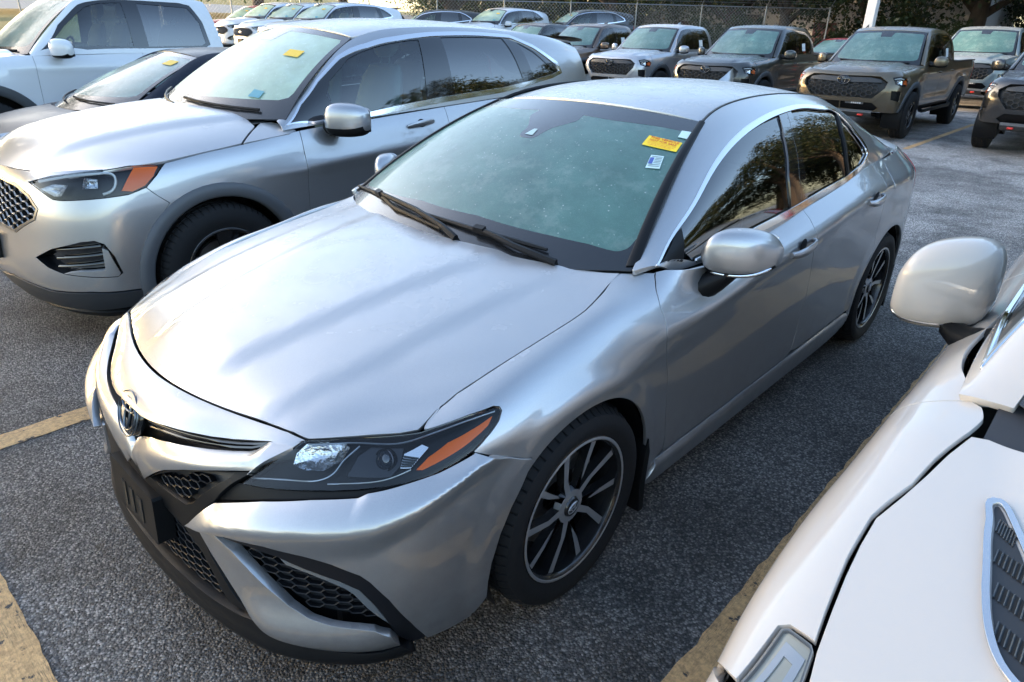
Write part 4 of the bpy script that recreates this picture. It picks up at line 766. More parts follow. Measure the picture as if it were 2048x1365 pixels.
    b=MB(); b.grid([[(f*w_,y,z-.03*f*f-.03*f**8) for f in np.linspace(-1,1,17)] for y,z,w_ in ((4.20,1.098,.64),(4.35,1.085,.69),(4.5,1.082,.68),(4.62,1.09,.63),(4.72,1.098,.52),(4.78,1.09,.47),(4.80,1.02,.47))]); b.build('trunk_lid',[PA],car,60)
    # ---- front: dark core behind everything
    core=[(-.95,.012),(.95,.012),(1.02,.30),(1.02,.50),(.60,.66),(.30,.665),(0,.66),(-.30,.665),(-.60,.66),(-1.02,.50),(-1.02,.30)]
    panel('grille_core',SB,core,BLACKP,car,step=.05,off=-.045,gap=0,flange=0)
    mv=lambda l,du,dv: [(a+du,b_+dv) for a,b_ in l]
    # nose panel between hood and upper slit
    slit=[(0.,.632),(.05,.633)]+T['slit']
    hf=inv(SB,[(x,.124+.491*x*x-.342*x**4) for x in np.linspace(.572,0,12)],(0,1))
    hf=[(u,min(v,.806)) for u,v in hf]
    end=[(T['hl'][0][0]-.002,T['hl'][0][1]-.004)]
    sl=[p for p in slit if p[0]<.52]
    nose=sl+[(sl[-1][0]+.03,sl[-1][1]+.002)]+end+hf
    panel('nose_panel',SB,nose+[(-u,v) for u,v in nose[-2:0:-1]],PA,car,step=.02,gap=.001,flange=.05,off=.002)
    # silver bar under the slit, dipping below the emblem, with a rounded section
    mt=[(0.,.395),(.018,.43)]+T['mous_top'][1:]; mbp=T['mous_bot'][::-1][0:6]
    mbp=[(0.,.322),(.03,.328)]+mbp[0:]
    hi=T['hl']; inner=[(hi[-2][0]-.004,hi[-2][1]+.002),(hi[-1][0]-.004,hi[-1][1]),(hi[0][0]-.004,hi[0][1]-.008)]
    def bar_off(uv):
        U_,V_=uv.T; t_=np.abs(U_); a=np.interp(t_,[p[0] for p in mt],[p[1] for p in mt]); b_=np.interp(t_,[p[0] for p in mbp],[p[1] for p in mbp])
        f=np.clip((V_-b_)/np.maximum(a-b_,.01),0,1); return .024*np.sin(np.pi*np.clip(f*.72+.26,0,1))**.8-.010*np.exp(-(t_/.10)**2)
    bar=mt+inner[::-1]+mbp[::-1]
    panel('grille_bar',SB,bar+[(-u,v) for u,v in bar[1:-1]][::-1] if False else mt+inner[::-1]+mbp[::-1]+[(-u,v) for u,v in (mt+inner[::-1]+mbp[::-1])[-2:0:-1]],PA,car,step=.014,gap=.001,flange=.04,offfn=bar_off)
    # upper slit: two dark slats
    for dv in (.25,.6):
        P=[]
        for u in np.linspace(.10,.50,10):
            a=np.interp(u,[p[0] for p in slit],[p[1] for p in slit]); b_=np.interp(u,[p[0] for p in mt],[p[1] for p in mt]); P.append((u,a+(b_-a)*dv))
        strip_tube('grille_slat',SB,P,-.018,.005,GLOSSB,car,LR)
    # emblem
    ec=SB.pos([0.],[.560],-.010)[0]; b=MB(); b.lathe([(.0,-.012),(1,-.012),(1,-.004),(.94,.004),(.0,.008)],40,'y'); 
    eo=b.build('emblem_badge',[GLOSSB],car,40); eo.location=ec; eo.rotation_euler=(math.radians(20),0,math.pi); eo.scale=(.070,1,.066)
    b=MB()
    for ra,rb,cz in ((1.0,1.0,0),(.80,.72,0),(.26,.70,0),(.62,.24,.34)):
        b.tube([(ra*.068*math.cos(t),.010,(cz+rb*math.sin(t))*.064) for t in np.linspace(0,2*math.pi,41)],.0026 if ra==1 else .0036,6,False)
    em=b.build('emblem_rings',[simple('emblem_chrome',(.13,.15,.18),.3,.9)],eo,60); em.scale=(1/.070,1,1/.066)
    # black trapezoid frame with honeycomb pockets
    fr=[(0.,.318),(.03,.324)]+mv(T['mous_bot'][::-1],0,-.003)+[(T['trap_out'][0][0],T['trap_out'][0][1]-.003)]+T['trap_out'][1:]+[(.37,.205),(.44,.13),(.50,.085)]+[(.43,.082),(.33,.195),(.26,.24),(.14,.262),(0.,.265)]
    tm=T['trap_mesh']
    panel('grille_frame',SB,fr+[(-u,v) for u,v in fr[-2:0:-1]],BLACKP,car,step=.02,gap=.0008,flange=.04,off=.006,holes=[tm,[(-u,v) for u,v in tm]])
    panel('grille_pocket',SB,tm,simple('pocket_black',(.008,.009,.011),.5),car,LR,step=.03,off=-.022,gap=-.002,flange=0)
    def hexes(reg,size,off,depth,r,parent,name='honeycomb',sides=LR,stretch=1.45,skew=0.):
        reg=np.array(reg); lo,hi_=reg.min(0),reg.max(0); bmeshes={s_:MB() for s_ in sides}; dy=size*.88; row=0; v=lo[1]-size
        while v<hi_[1]+size:
            u=lo[0]-size*2+(row%2)*size*stretch*.75*1.0+skew*(v-lo[1])
            while u<hi_[0]+size*2:
                c0=[(u+size*stretch*.5*math.cos(a),v+size*.5*math.sin(a)) for a in np.radians([0,60,120,180,240,300])]
                cc=np.array(c0+[c0[0]]); ins=inpoly(cc,reg)
                if ins.all():
                    P=SB.pos(cc[:,0],cc[:,1],off); Q=SB.pos(cc[:,0],cc[:,1],off-depth)
                    for s_ in sides:
                        m=np.array([s_,1,1]); bmeshes[s_].tube((P*m).tolist(),r,4,False); bmeshes[s_].grid([(P*m).tolist(),(Q*m).tolist()])
                u+=size*stretch*1.5
            v+=dy*.5; row+=1
        return [bmeshes[s_].build(name,simple('honeycomb_plastic',(.007,.0075,.009),.5,spec=.25),parent,40) for s_ in sides]
    hexes(inset(resample(tm,.02),.004) if area2(np.array(tm))>0 else inset(resample(tm[::-1],.02),.004),.034,-.004,.02,.0022,car)
    # black strip below the headlight
    st=[p for p in T['hl'][16:20]]; sb_=T['silv_top'][3:8]
    strip=[(hi[15][0],hi[15][1]-.003),(hi[16][0],hi[16][1]-.003),(hi[17][0],hi[17][1]-.003),(hi[18][0],hi[18][1]-.003),(hi[19][0]-.004,hi[19][1]-.004)]+[(T['trap_out'][1][0]+.004,T['trap_out'][1][1])]+[(sb_[-1][0],sb_[-1][1]+.002)]+[(u,v+.002) for u,v in sb_[::-1]][1:]
    panel('headlight_trim',SB,strip,BLACKP,car,LR,step=.02,off=-.012,gap=0,flange=.02)
    # silver bumper corner with its shelf
    stp=T['silv_top']; cr=[(.36,.30),(.45,.345),(.55,.375),(.66,.395),(.76,.408),(.84,.425),(.93,.47),(1.04,.55),(1.3,.60)]
    def shelf(uv):
        U_,V_=uv.T; zt=np.interp(U_,[p[0] for p in stp[::-1]],[p[1] for p in stp[::-1]]); zc=np.interp(U_,[p[0] for p in cr],[p[1] for p in cr])
        f=np.clip((zt-V_)/np.maximum(zt-zc,.02),0,None); up=f-np.logaddexp(0,(f-1)*14)/14; dn=np.clip((zc-V_)/.11,0,1.0)
        fade=sst(1.25,.98,U_)*1.0; return (.034*up-.030*dn*dn*(3-2*dn)+.0)*fade
    cor=[(1.112+.0,.0)]
    ub=[(T['bump_rear'][-1][0],T['bump_rear'][-1][1]),(1.118,.03),(1.115,.012)]
    bz=T['bez_top']+[(.995,.012)]
    outb=T['seam'][::-1]+stp+T['silv_tip']+bz+[(1.05,.010)]+ub[::-1]+T['bump_rear'][:-1][::-1]
    panel('front_bumper',SB,outb,PA,car,LR,step=.012,gap=.0015,flange=.022,offfn=shelf,off=.006)
    # fog bezel, honeycomb, light strip, lower silver blade
    bi=T['bez_in']
    bez=T['bez_top']+[(.993,.010),(.955,.010)]+bi
    panel('fog_bezel',SB,bez,GLOSSB if False else simple('bezel_black',(.008,.009,.012),.3,spec=.3),car,LR,step=.02,gap=.001,flange=.03,off=.004)
    hc=T['blade_in']+bi[::-1]
    hc2=[p for p in T['blade_in'][:-1]]+[p for p in bi[::-1][1:-1]]
    panel('fog_pocket',SB,hc2,simple('pocket_black',(.008,.009,.011),.5),car,LR,step=.03,off=-.03,gap=-.004,flange=0)
    hexes(resample(hc2,.02),.026,-.014,.014,.0018,car,stretch=2.0)
    panel('fog_light_strip',SB,T['led'],simple('fog_strip',(.12,.13,.14),.15,coat=1),car,LR,step=.012,off=.000,gap=.0,flange=.012)
    bl=T['blade_out']; 
    blade=[p for p in bl]+T['blade_in']
    def blade_off(uv):
        U_,V_=uv.T; return .012+.022*np.exp(-((V_-.085)/.055)**2)*sst(.45,.60,U_)
    panel('bumper_blade',SB,blade,PA,car,LR,step=.014,gap=.0008,flange=.03,offfn=blade_off)
    # lower grille mesh, lip, plate holder
    lg=[(0.,.262),(.14,.258),(.25,.236),(.32,.19),(.42,.085),(.46,.06),(.3,.062),(0.,.062)]
    lgf=lg+[(-u,v) for u,v in lg[-2:0:-1]]
    hexes(resample(lgf,.03),.026,-.012,.012,.0018,car,sides=(1,),stretch=2.0,name='lower_grille')
    lip=[(0.,.068),(.20,.070),(.36,.068),(.47,.072),(.55,.083)]+[(u,v-.002) for u,v in T['blade_out'][5:]]+[(.955,.010),(.93,.004),(.84,.0),(.6,.0),(0.,.0)]
    def lip_off(uv): return .014+.020*np.exp(-((uv[:,1]-.02)/.03)**2)
    panel('front_lip',SB,lip+[(-u,v) for u,v in lip[-2:0:-1]],BLACKP,car,step=.018,gap=0,flange=.05,offfn=lip_off)
    b=MB(); b.prism([(-.155,-.075),(.155,-.075),(.160,-.070),(.160,.070),(.155,.078),(-.155,.078),(-.160,.070),(-.160,-.070)],0,.05,lambda a,bb,c_:(a,c_,bb)); po=b.build('plate_holder',[BLACKP],car,30); po.location=(-.005,-.012,.408); po.rotation_euler=(math.radians(-4),0,0)
    for i,(x0,x1,z0,z1) in enumerate(((-.07,-.045,-.045,.035),(-.015,.01,-.045,.035),(.05,.075,-.045,.035))):
        b=MB(); b.box((x0,-.003,z0),(x1,.004,z1)); b.build('plate_slot',[simple('slot_black',(.003,.003,.003),.8)],po)
    # ---- headlight
    hlo=T['hl']
    for s in LR:
        h=panel('headlight',SB,hlo,LENS,car,(s,),step=.016,off=.001,gap=.003,flange=.004)
        panel('housing',SB,hlo,simple('lamp_housing',(.006,.006,.007),.35,spec=.2),h,(s,),step=.02,off=-.034,gap=.001,flange=0)
        b=MB(); o_=np.array(resample(hlo,.02)); P0=SB.pos(*o_.T,.0015)*[s,1,1]; P1=SB.pos(*inset(o_,.004 if area2(o_)>0 else .004).T,-.002)*[s,1,1]; P2=SB.pos(*o_.T,-.036)*[s,1,1]
        b.grid([list(P1)+[P1[0]],list(P0)+[P0[0]],list(P2)+[P2[0]]]); b.build('bezel',GLOSSB,h,40)
        panel('amber_reflector',SB,T['hl_amber'],AMBER,h,(s,),step=.01,off=-.010,gap=0,flange=.012)
        panel('side_signal',SB,T['hl_sig'],REFL,h,(s,),step=.01,off=-.014,gap=0,flange=.01)
        for k in range(5):
            a=np.array(T['hl_sig']); p0=a[0]+(a[1]-a[0])*(.15+.17*k); p1=a[5]+(a[4]-a[5])*(.15+.17*k); strip_tube('signal_rib',SB,[tuple(p0),tuple((p0+p1)/2),tuple(p1)],-.011,.0022,simple('rib_dark',(.05,.06,.07),.2),h,(s,))
        bw=np.array(T['hl_bowl']); cen=bw.mean(0)
        P=[]
        for f,d in ((1,-.012),(.8,-.018),(.5,-.027),(.2,-.031),(.02,-.032)):
            q_=cen+(bw-cen)*f; q_=np.concatenate([q_,q_[:1]]); P.append((SB.pos(*q_.T,d)*[s,1,1]).tolist())
        b=MB(); b.grid(P); b.build('reflector_bowl',simple('bowl_facets',(.60,.62,.65),.15,1.,bump=(75,.6,.006)),h,35)
        panel('projector_frame',SB,T['hl_box'],simple('frame_silver',(.035,.037,.042),.3,.6),h,(s,),step=.012,off=-.020,gap=0,flange=.01)
        pc=np.array(T['hl_proj'][0]); c0=SB.pos([pc[0]],[pc[1]],-.020)[0]; n0=SB.nor([pc[0]],[pc[1]])[0]; n0=(n0+np.array([0,-1.2,0])); n0/=np.linalg.norm(n0)
        b=MB(); b.lathe([(.029,-.012),(.029,.004),(.026,.005),(.024,.002)],32,'z'); M_=Vector(n0*[s,1,1]).to_track_quat('Z','Y').to_matrix().to_4x4(); M_.translation=Vector(c0*[s,1,1])
        o=b.build('projector_ring',[simple('ring_dark',(.08,.08,.09),.2,.9)],h,40); o.matrix_local=M_
        b=MB(); b.lathe([(.0243*math.cos(t),.0243*.75*math.sin(t)) for t in np.linspace(0,math.pi/2,9)],28,'z'); o=b.build('projector_lens',[simple('projector_glass',(.02,.025,.035),.03,coat=1,spec=1)],h,60); o.matrix_local=M_
        LN=simple('light_guide',(.45,.48,.52),.2,.6)
        strip_tube('light_guide',SB,smooth_open(T['hl_line']),-.014,.0024,LN,h,(s,)); strip_tube('light_guide',SB,smooth_open(T['hl_line2']),-.014,.0022,LN,h,(s,)); strip_tube('light_guide',SB,smooth_open(T['hl_topline']),-.012,.0026,LN,h,(s,))
    # ---- windshield
    wi=T['w_inner']; wi=[p for p in wi]
    # make the clear field symmetric from the left half of the trace
    L_=[p for p in wi if p[0]>=.12]; L_=sorted(L_,key=lambda p:0)  # keep order: bottom middle -> right -> top middle
    half=[(0.,T['w_inner'][2][1])]+[p for p in wi[2:17]]+[(0.,wi[16][1]+.004)]
    field=half+[(-u,v) for u,v in half[-2:0:-1]]
    cm=np.array(T['w_cam']); cx=.048
    notch=[(-.135,.0),(-.145,-.05),(-.06,-.135),(-.045,-.215),(.045,-.215),(.06,-.135),(.145,-.05),(.135,.0)]
    vt=half[-1][1]
    fld=half[:-1]+[(a,vt+b_) for a,b_ in notch[::-1]]+[(-u,v) for u,v in half[-2:0:-1]]
    fld=[p for p in half[:-1] if not (p[0]<.14 and p[1]>vt-.2)]; fld=fld+[(a,vt+b_) for a,b_ in notch[::-1]]+[(-u,v) for u,v in fld[::-1] if u>0]
    uw,vw=SW.u[-1],SW.v[-1]; um=SW.u[-2]
    wso=[(u,0.002) for u in np.linspace(-um,um,24)]+[(um,v) for v in np.linspace(.03,vw-.01,16)]+[(u,vw-.004) for u in np.linspace(um,-um,24)]+[(-um,v) for v in np.linspace(vw-.01,.03,16)]
    fld=round_poly(fld,.03); panel('windshield_border',SW,wso,FRIT,car,step=.03,gap=.0,flange=.008,holes=[fld],off=.001)
    wsh=panel('windshield',SW,fld,GWS,car,step=.035,gap=-.001,flange=0,off=.0005)
    panel('camera_window',SW,[(-.022,vt-.195),(.022,vt-.195),(.010,vt-.150),(-.010,vt-.150)],simple('camera_glass',(.30,.42,.40),.2,coat=1),wsh,step=.02,gap=0,flange=0,off=.003)
    for s in LR:
        b=MB(); P=[]
        for v in np.linspace(.02,vw-.005,24):
            P.append([tuple(SW.pos([um+du],[v],d)[0]*[s,1,1]) for du,d in ((-.022,.0025),(-.018,.007),(-.002,.008),(.010,.004),(.012,-.01))])
        b.grid(P); b.build('pillar_moulding',[BLACKP],wsh,60)
    # ---- roof, side frame, chrome, glass
    rs=[(x,y) for x,y in ((.0,2.012),(.2,2.026),(.36,2.055),(.47,2.085),(.532,2.108),(.520,2.25),(.506,2.5),(.499,2.8),(.503,3.1),(.512,3.3),(.505,3.43),(.36,3.44),(.2,3.45),(0,3.455))]
    rh=inv(SR,rs,(0,1)); panel('roof',SR,rh+[(-u,v) for u,v in rh[-2:0:-1]],PA,car,step=.04,gap=.002,flange=.02)
    for s in LR:
        b=MB(); P=SG.pos(np.linspace(SG.u[3],SG.u[8],20),np.full(20,SG.v[-1]),.0)
        b.tube([(s*(p[0]-.006),p[1],p[2]-.004) for p in P],.009,6); b.build('roof_moulding',BLACKP,car,60)
    ch=T['g_chrome']; gb=T['g_belt']; opening=[(u,v) for u,v in ch]+[(u,v) for u,v in gb[:-1]][::-1]
    vg=SG.v[-1]; ug=SG.u[-1]
    fo=[(u,vg-.001) for u in np.linspace(.0,ug,40)]+[(ug,v) for v in np.linspace(vg-.03,.03,8)]+[(u,.020) for u in np.linspace(ug-.02,gb[-2][0]+.10,10)]+[(gb[-2][0]+.03,.018),(.10,.018)]+[(.0,.03)]
    fo=[(u,vg-.001) for u in np.linspace(.0,ug,40)]+[(ug,v) for v in np.linspace(vg-.03,.03,8)]+[(u,.004) for u in np.linspace(ug-.02,.13,40)]+[(.10,.03),(.075,.08),(.05,.16),(.02,.26),(.0,.34)]
    panel('side_frame',SG,fo,PA,car,LR,step=.028,gap=.0,flange=.02,holes=[opening])
    def ribbon(l,w0,w1):
        l=np.array(smooth_open(l,.03)); d_=np.gradient(l,axis=0); n_=np.stack([d_[:,1],-d_[:,0]],1); n_/=np.linalg.norm(n_,axis=1)[:,None]; return [tuple(p) for p in l+n_*w0]+[tuple(p) for p in (l+n_*w1)[::-1]]
    panel('window_trim',SG,ribbon(ch[:-1],.0,.017),CHROME,car,LR,step=.012,gap=0,flange=.008,off=.004,edge=.02)
    panel('window_trim',SG,ribbon(gb[::-1][1:],.001,.019),CHROME,car,LR,step=.012,gap=0,flange=.008,off=.005,edge=.02)
    panel('window_trim',SG,[gb[-2],gb[-1],ch[-1],ch[-2],(ch[-2][0]-.018,ch[-2][1]-.008),(ch[-1][0]-.019,ch[-1][1]-.004),(gb[-1][0]-.020,gb[-1][1]+.004),(gb[-2][0]-.010,gb[-2][1]+.018)],CHROME,car,LR,step=.012,gap=0,flange=.008,off=.004,edge=.02)
    ins2=np.array([tuple(p) for p in ch[1:]]+[(u,v+.010) for u,v in gb[::-1] if u>ch[1][0]])
    # pillars as bands across the opening
    bf,bmid,br_,qd=T['g_bpil_f'],T['g_bpil_m'],T['g_bpil_r'],T['g_qdiv']
    def band(a,b_): return [tuple(p) for p in a]+[tuple(p) for p in b_[::-1]]
    ext=lambda l,k=.006:[(l[0][0],l[0][1]+k)]+l[1:-1]+[(l[-1][0],l[-1][1]-k-.012)]
    panel('pillar_cover',SG,band(ext(bf),mv(ext(bmid),-.002,0)),GLOSSB,car,LR,step=.03,off=.000,gap=0,flange=.02)
    panel('pillar_cover',SG,band(mv(ext(bmid),.002,0),ext(br_)),GLOSSB,car,LR,step=.03,off=.000,gap=0,flange=.02)
    panel('window_divider',SG,band(mv(ext(qd),-.012,0),mv(ext(qd),.010,0)),BLACKP,car,LR,step=.03,off=.000,gap=0,flange=.02)
    I_=ins2.tolist()
    def clip(poly,umin,umax): return poly
    dd=list(zip(df if isinstance(df,list) else [df],d2))
    panel('side_glass',SG,I_,GTINT,car,LR,step=.04,off=-.008,gap=-.004,flange=0)
    # black sail at the foot of the front window
    panel('mirror_sail',SG,[(T['g_sail'][0][0]-.01,T['g_sail'][0][1]),T['g_sail'][1],T['g_sail'][2],T['g_sail'][3],(T['g_sail'][3][0],T['g_sail'][3][1]-.015)],BLACKP,car,LR,step=.03,off=.0,gap=0,flange=.02)
    # ---- mirrors, handles, fin, wipers
    secs=[(.872,1.60,1.012,.018,.016),(.90,1.625,1.015,.055,.066),(.955,1.675,1.012,.075,.082),(1.02,1.74,1.004,.072,.070),(1.056,1.79,.995,.03,.032)]
    foot=[(.965,1.68,.955,.062,.030),(.935,1.655,.925,.066,.045),(.90,1.635,.895,.068,.055),(.862,1.62,.872,.066,.065)]
    for s,d in zip(LR,df): mirror_shell(d,secs,PA,BLACKP,foot,s)
    hp=[inv(SB,[(2.245,.872),(2.475,.889)],(1,2)),inv(SB,[(3.165,.936),(3.365,.948)],(1,2))]
    for s,d in zip(LR,df): handle(d,SB,hp[0][0],hp[0][1],PA,s)
    for s,d in zip(LR,d2): handle(d,SB,hp[1][0],hp[1][1],PA,s)
    b=MB(); b.grid([[(sx*w_,y,z) for sx,z in ((-1,0),(-.6,h*.6),(0,h),(.6,h*.6),(1,0))] for y,w_,h in ((3.20,.004,.004),(3.26,.022,.022),(3.33,.026,.048),(3.38,.022,.070),(3.40,.012,.075),(3.405,.010,.0))]); fo_=b.build('roof_antenna',PA,car,60); fo_.location=(0,.0,1.425)
    for k,(path,arm) in enumerate(((T['wip'][:2],T['wip'][1:]),(T['wip2'][:3],T['wip2'][2:4]+[T['wip2'][5]]))):
        pass
    def wiper(blade,armp):
        P=SW.pos(*np.array(blade).T,.014); b=MB(); b.tube(P.tolist(),[.006]+[.009]*(len(P)-2)+[.006],6); o=b.build('wiper',BLACKP,car,40)
        A_=SW.pos(*np.array(armp).T,.026); A_[-1]-=np.array([0,.0,.02]); b=MB(); b.tube(A_.tolist(),[.009]+[.011]*(len(A_)-2)+[.013],6); b.build('wiper_arm',BLACKP,o,40)
        c_=A_[0]; b=MB(); b.box((-.022,-.011,-.012),(.022,.011,.010)); cl=b.build('wiper_clip',BLACKP,o); cl.location=c_; cl.rotation_euler=(math.radians(20),0,math.atan2(P[-1][1]-P[0][1],P[-1][0]-P[0][0]))
    w1=T['wip']; w2=T['wip2']
    wiper([w1[0],w1[1],(w1[1][0]+.16,w1[1][1]-.012),(w1[1][0]+.45,w1[1][1]-.03)],[w1[1],w1[2],w1[3],w1[4]])
    wiper([w2[0],w2[1],w2[2],(w2[3][0],w2[3][1]+.028),w2[4]],[w2[2],((w2[2][0]+w2[3][0])/2,(w2[2][1]+w2[3][1])/2+.004),w2[3],w2[5]])
    # ---- stickers on the glass
    stk=lambda n_,uv,m_,par=wsh,o_=.004: panel(n_,SW,uv,m_,par,step=.03,gap=0,flange=0,off=o_)
    ys=stk('warning_sticker',T['st_yellow'],simple('sticker_yellow',(.90,.62,.01),.4)); ys['label']='yellow sticker with red lettering'
    os_=stk('service_sticker',T['st_oil'],simple('sticker_pale',(.55,.72,.72),.4)); stk('toll_tag',T['st_white'],simple('tag_pale',(.52,.68,.66),.4))
    a=np.array(T['st_oil']); q4=lambda s_,t_: a[0]*(1-s_)*(1-t_)+a[1]*s_*(1-t_)+a[2]*s_*t_+a[3]*(1-s_)*t_
    rect=lambda s0,s1,t0,t1:[tuple(q4(s0,t0)),tuple(q4(s1,t0)),tuple(q4(s1,t1)),tuple(q4(s0,t1))]
    stk('sticker_print',rect(.04,.34,.20,.68),simple('print_blue',(.06,.10,.34),.4),os_,.005)
    for t0 in (.10,.22,.34,.46,.58,.72,.84): stk('sticker_print',rect(.42 if .15<t0<.65 else .1,.93,t0,t0+.045),simple('print_grey',(.12,.17,.20),.4),os_,.0055)
    a=np.array(T['st_yellow']); S4=SW.pos(*a.T,.0055); ex=S4[1]-S4[0]; ey=S4[0]-S4[3]; L=np.linalg.norm(ex); ex/=L; Hh=np.linalg.norm(ey); nn=np.cross(ex,ey); nn/=np.linalg.norm(nn); ey=np.cross(nn,ex)
    REDI=simple('sticker_red',(.55,.03,.01),.5)
    for txt,sz,ox,oy,fw,hh in (('THIS VEHICLE',.0235,.5,.80,.86,.0150),('NOT FOR SALE',.0205,.5,.55,.80,.0125),('THIS VEHICLE IS NOT FOR SALE AND',.0070,.5,.37,.84,.0050),('MAY NOT BE TEST DRIVEN UNTIL ALL',.0090,.5,.23,.80,.0055),('WORK ON IT IS COMPLETED',.0090,.5,.09,.66,.0055)):
        cu=bpy.data.curves.new('txt','FONT'); cu.body=txt; cu.size=sz; cu.align_x='CENTER'; cu.align_y='CENTER'; cu.offset=.0004 if sz>.015 else 0
        to=bpy.data.objects.new('txt',cu); COL.objects.link(to); dg=bpy.context.evaluated_depsgraph_get(); me=bpy.data.meshes.new_from_object(to.evaluated_get(dg)); bpy.data.objects.remove(to)
        me.materials.clear(); co=np.array([v_.co for v_ in me.vertices]); wd_=np.ptp(co[:,0]); kx=fw*L/wd_; me.transform(Matrix.Diagonal((kx,hh/np.ptp(co[:,1]),1,1))); o=link('sticker_lettering',me,REDI,ys); M_=Matrix(((ex[0],ey[0],nn[0],0),(ex[1],ey[1],nn[1],0),(ex[2],ey[2],nn[2],0),(0,0,0,1))); M_.translation=Vector(S4[3]+(S4[2]-S4[3])*ox+ey*Hh*oy+(S4[0]-S4[3]-ey*Hh)*oy+nn*.001); o.matrix_local=M_
    # ---- wheels, wells, underside, cabin
    for yc,rt in ((FA,.35),(RA,1.0)):
        for s in LR:
            wheel(car,s*.905,yc,.336,'sedan',.243,.225,'sedan',rt*(1 if s>0 else -1),True); liner(car,s*.895,yc,.378,.335)
    b=MB(); b.box((-.60,.25,.17),(.60,4.6,.42)); b.box((-.855,FA+.40,.19),(.855,RA-.40,.5)); b.box((-.70,.22,.25),(.70,.5,.55)); b.box((-.78,RA+.40,.30),(.78,4.45,.8)); b.build('underbody',BLACKP,car)
    b=MB(); b.prism([(FA+.385,.24),(FA+.392,.36),(FA+.375,.42),(FA+.360,.36),(FA+.35,.22),(FA+.365,.115),(FA+.39,.115)],.78,.912,lambda a_,b_,c_:(c_,a_,b_)); b.build('mud_flap',BLACKP,car); b=MB(); b.prism([(RA+.385,.26),(RA+.392,.38),(RA+.375,.42),(RA+.35,.22),(RA+.365,.115),(RA+.39,.115)],.78,.900,lambda a_,b_,c_:(c_,a_,b_)); b.build('mud_flap',BLACKP,car)
    b=MB(); b.box((-.80,1.25,.48),(.80,4.2,.52)); b.grid([[(x,y,z) for x in np.linspace(-.74,.74,9)] for y,z in ((1.22,.93),(1.5,.965),(1.75,.93),(1.85,.80),(1.83,.5))]); b.box((-.78,3.3,.5),(.78,4.15,1.0)); b.build('dashboard',DARKIN,car,40)
    for x in (-.37,.37): seat(car,x,2.02,.50,DARKIN,.98)
    for x in (-.40,.0,.40): seat(car,x,2.85,.48,DARKIN,.9)
    b=MB(); b.tube([(.37+.18*math.cos(t),1.93+.06*math.sin(t),.88+.17*math.sin(t)) for t in np.linspace(0,2*math.pi,25)],.014,8,False); b.tube([(.37,1.93,.88),(.37,1.75,.82)],.04,8); b.build('steering_wheel',BLACKP,car,60)
    return car
sedan=build_sedan()
# ---------------------------------------------------------------- surfaces of the other vehicles, from a few profiles
def poly(p,y): a=np.array(p,float); return np.interp(y,a[:,0],a[:,1])
def spl(p,y):
    a=np.array(p,float); y=np.clip(np.atleast_1d(y),a[0,0],a[-1,0]); return spl_mat(a[:,0],y)@a[:,1]
def body_net(sp):
    """rows from sill to belt; each row: nose z, nose y, z(y), x(y), tail y, tail z"""
    L=sp['L']; dn,dt=sp['dn'],sp['dt']; F=[0,.25,.48,.68,.83,.93,.985]; rows=[]
    ys=[y for y in sp['ys']]
    for r in sp['rows']:
        zn,yn,zp,xp,yt,zt=r; row=[]; y0=yn+dn; w0=poly(xp,y0); pn=sp.get('pn',2.3)
        for f in F:
            y=yn+dn*(1-(1-f**pn)**(1/pn)); t=f**2; row.append((w0*f,y,zn+(poly(zp,y0)-zn)*t))
        for y in ys: row.append((poly(xp,y),y,poly(zp,y)))
        y1=yt-dt; w1=poly(xp,y1)
        for f in F[::-1]:
            y=yt-dt*(1-(1-f**pn)**(1/pn)); t=f**2; row.append((w1*f,y,zt+(poly(zp,y1)-zt)*t))
        rows.append(row)
    return rows
def gen_hood(sp):
    h=sp['hood']; R=[]; xm=max(p[1] for p in h['xe'])*1.05
    for t in (0,.05,.12,.25,.45,.65,.85,1.0):
        row=[]
        for x in np.linspace(0,xm,8):
            yf=h['f0']-.03+h['f2']*x*x; yr=h['r0']+.02+h['r2']*x*x+h.get('ext',0); y=yf+(yr-yf)*t
            zc=poly(h['zc'],y-h['f2']*x*x*max(0,1-2*t)); s_=x/poly(h['xe'],y); row.append((x,y,zc+(poly(h['ze'],y)-zc)*min(1.25,s_)**h.get('p',3.)))
        R.append(row)
    return R
def gen_ws(sp):
    w=sp['ws']; R=[]
    for t in (0,.25,.5,.75,1.0):
        R.append([((w['wb']+(w['wt']-w['wb'])*t)*f, (w['yb']+w['cb']*f*f)*(1-t)+(w['yt']+w['ct']*f*f)*t-.02*4*t*(1-t),(w['zb']+.02*f*f)*(1-t)+(w['zt']-w.get('dz',.035)*f*f)*t+.03*4*t*(1-t)) for f in (0,.25,.5,.75,1.,1.05)])
    return R
def gen_roof(sp):
    r=sp['roof']; w=r['w']; return [[(x,y+(sp['ws']['ct']*(x/w)**2 if k==0 else 0),z-r.get('drop',.04)*(x/w)**2-.015*(x/w)**6) for x in (0,w*.4,w*.7,w*.88,w*1.02)] for k,(y,z) in enumerate(r['z'])]
def gen_green(sp):
    R=[]; pw=sp.get('gp',3.4); lin=sp.get('gl',.5)
    for s in (-.06,.1,.28,.46,.64,.82,.93,1.0):
        row=[]
        for B,T_ in zip(sp['GB'],sp['GT']):
            fx=lin*s+(1-lin)*abs(s)**pw; fz=1-(1-s)**1.12; row.append((B[0]+(T_[0]-B[0])*fx,B[1]+(T_[1]-B[1])*(s+fz)/2,B[2]+(T_[2]-B[2])*fz))
        R.append(row)
    return R
def surfaces(sp):
    d=dict(B=Surf(body_net(sp),True,True,sp.get('disp')),H=Surf(gen_hood(sp),True,False,sp.get('hdisp')),W=Surf(gen_ws(sp),True),R=Surf(gen_roof(sp),True),G=Surf(gen_green(sp))); return d
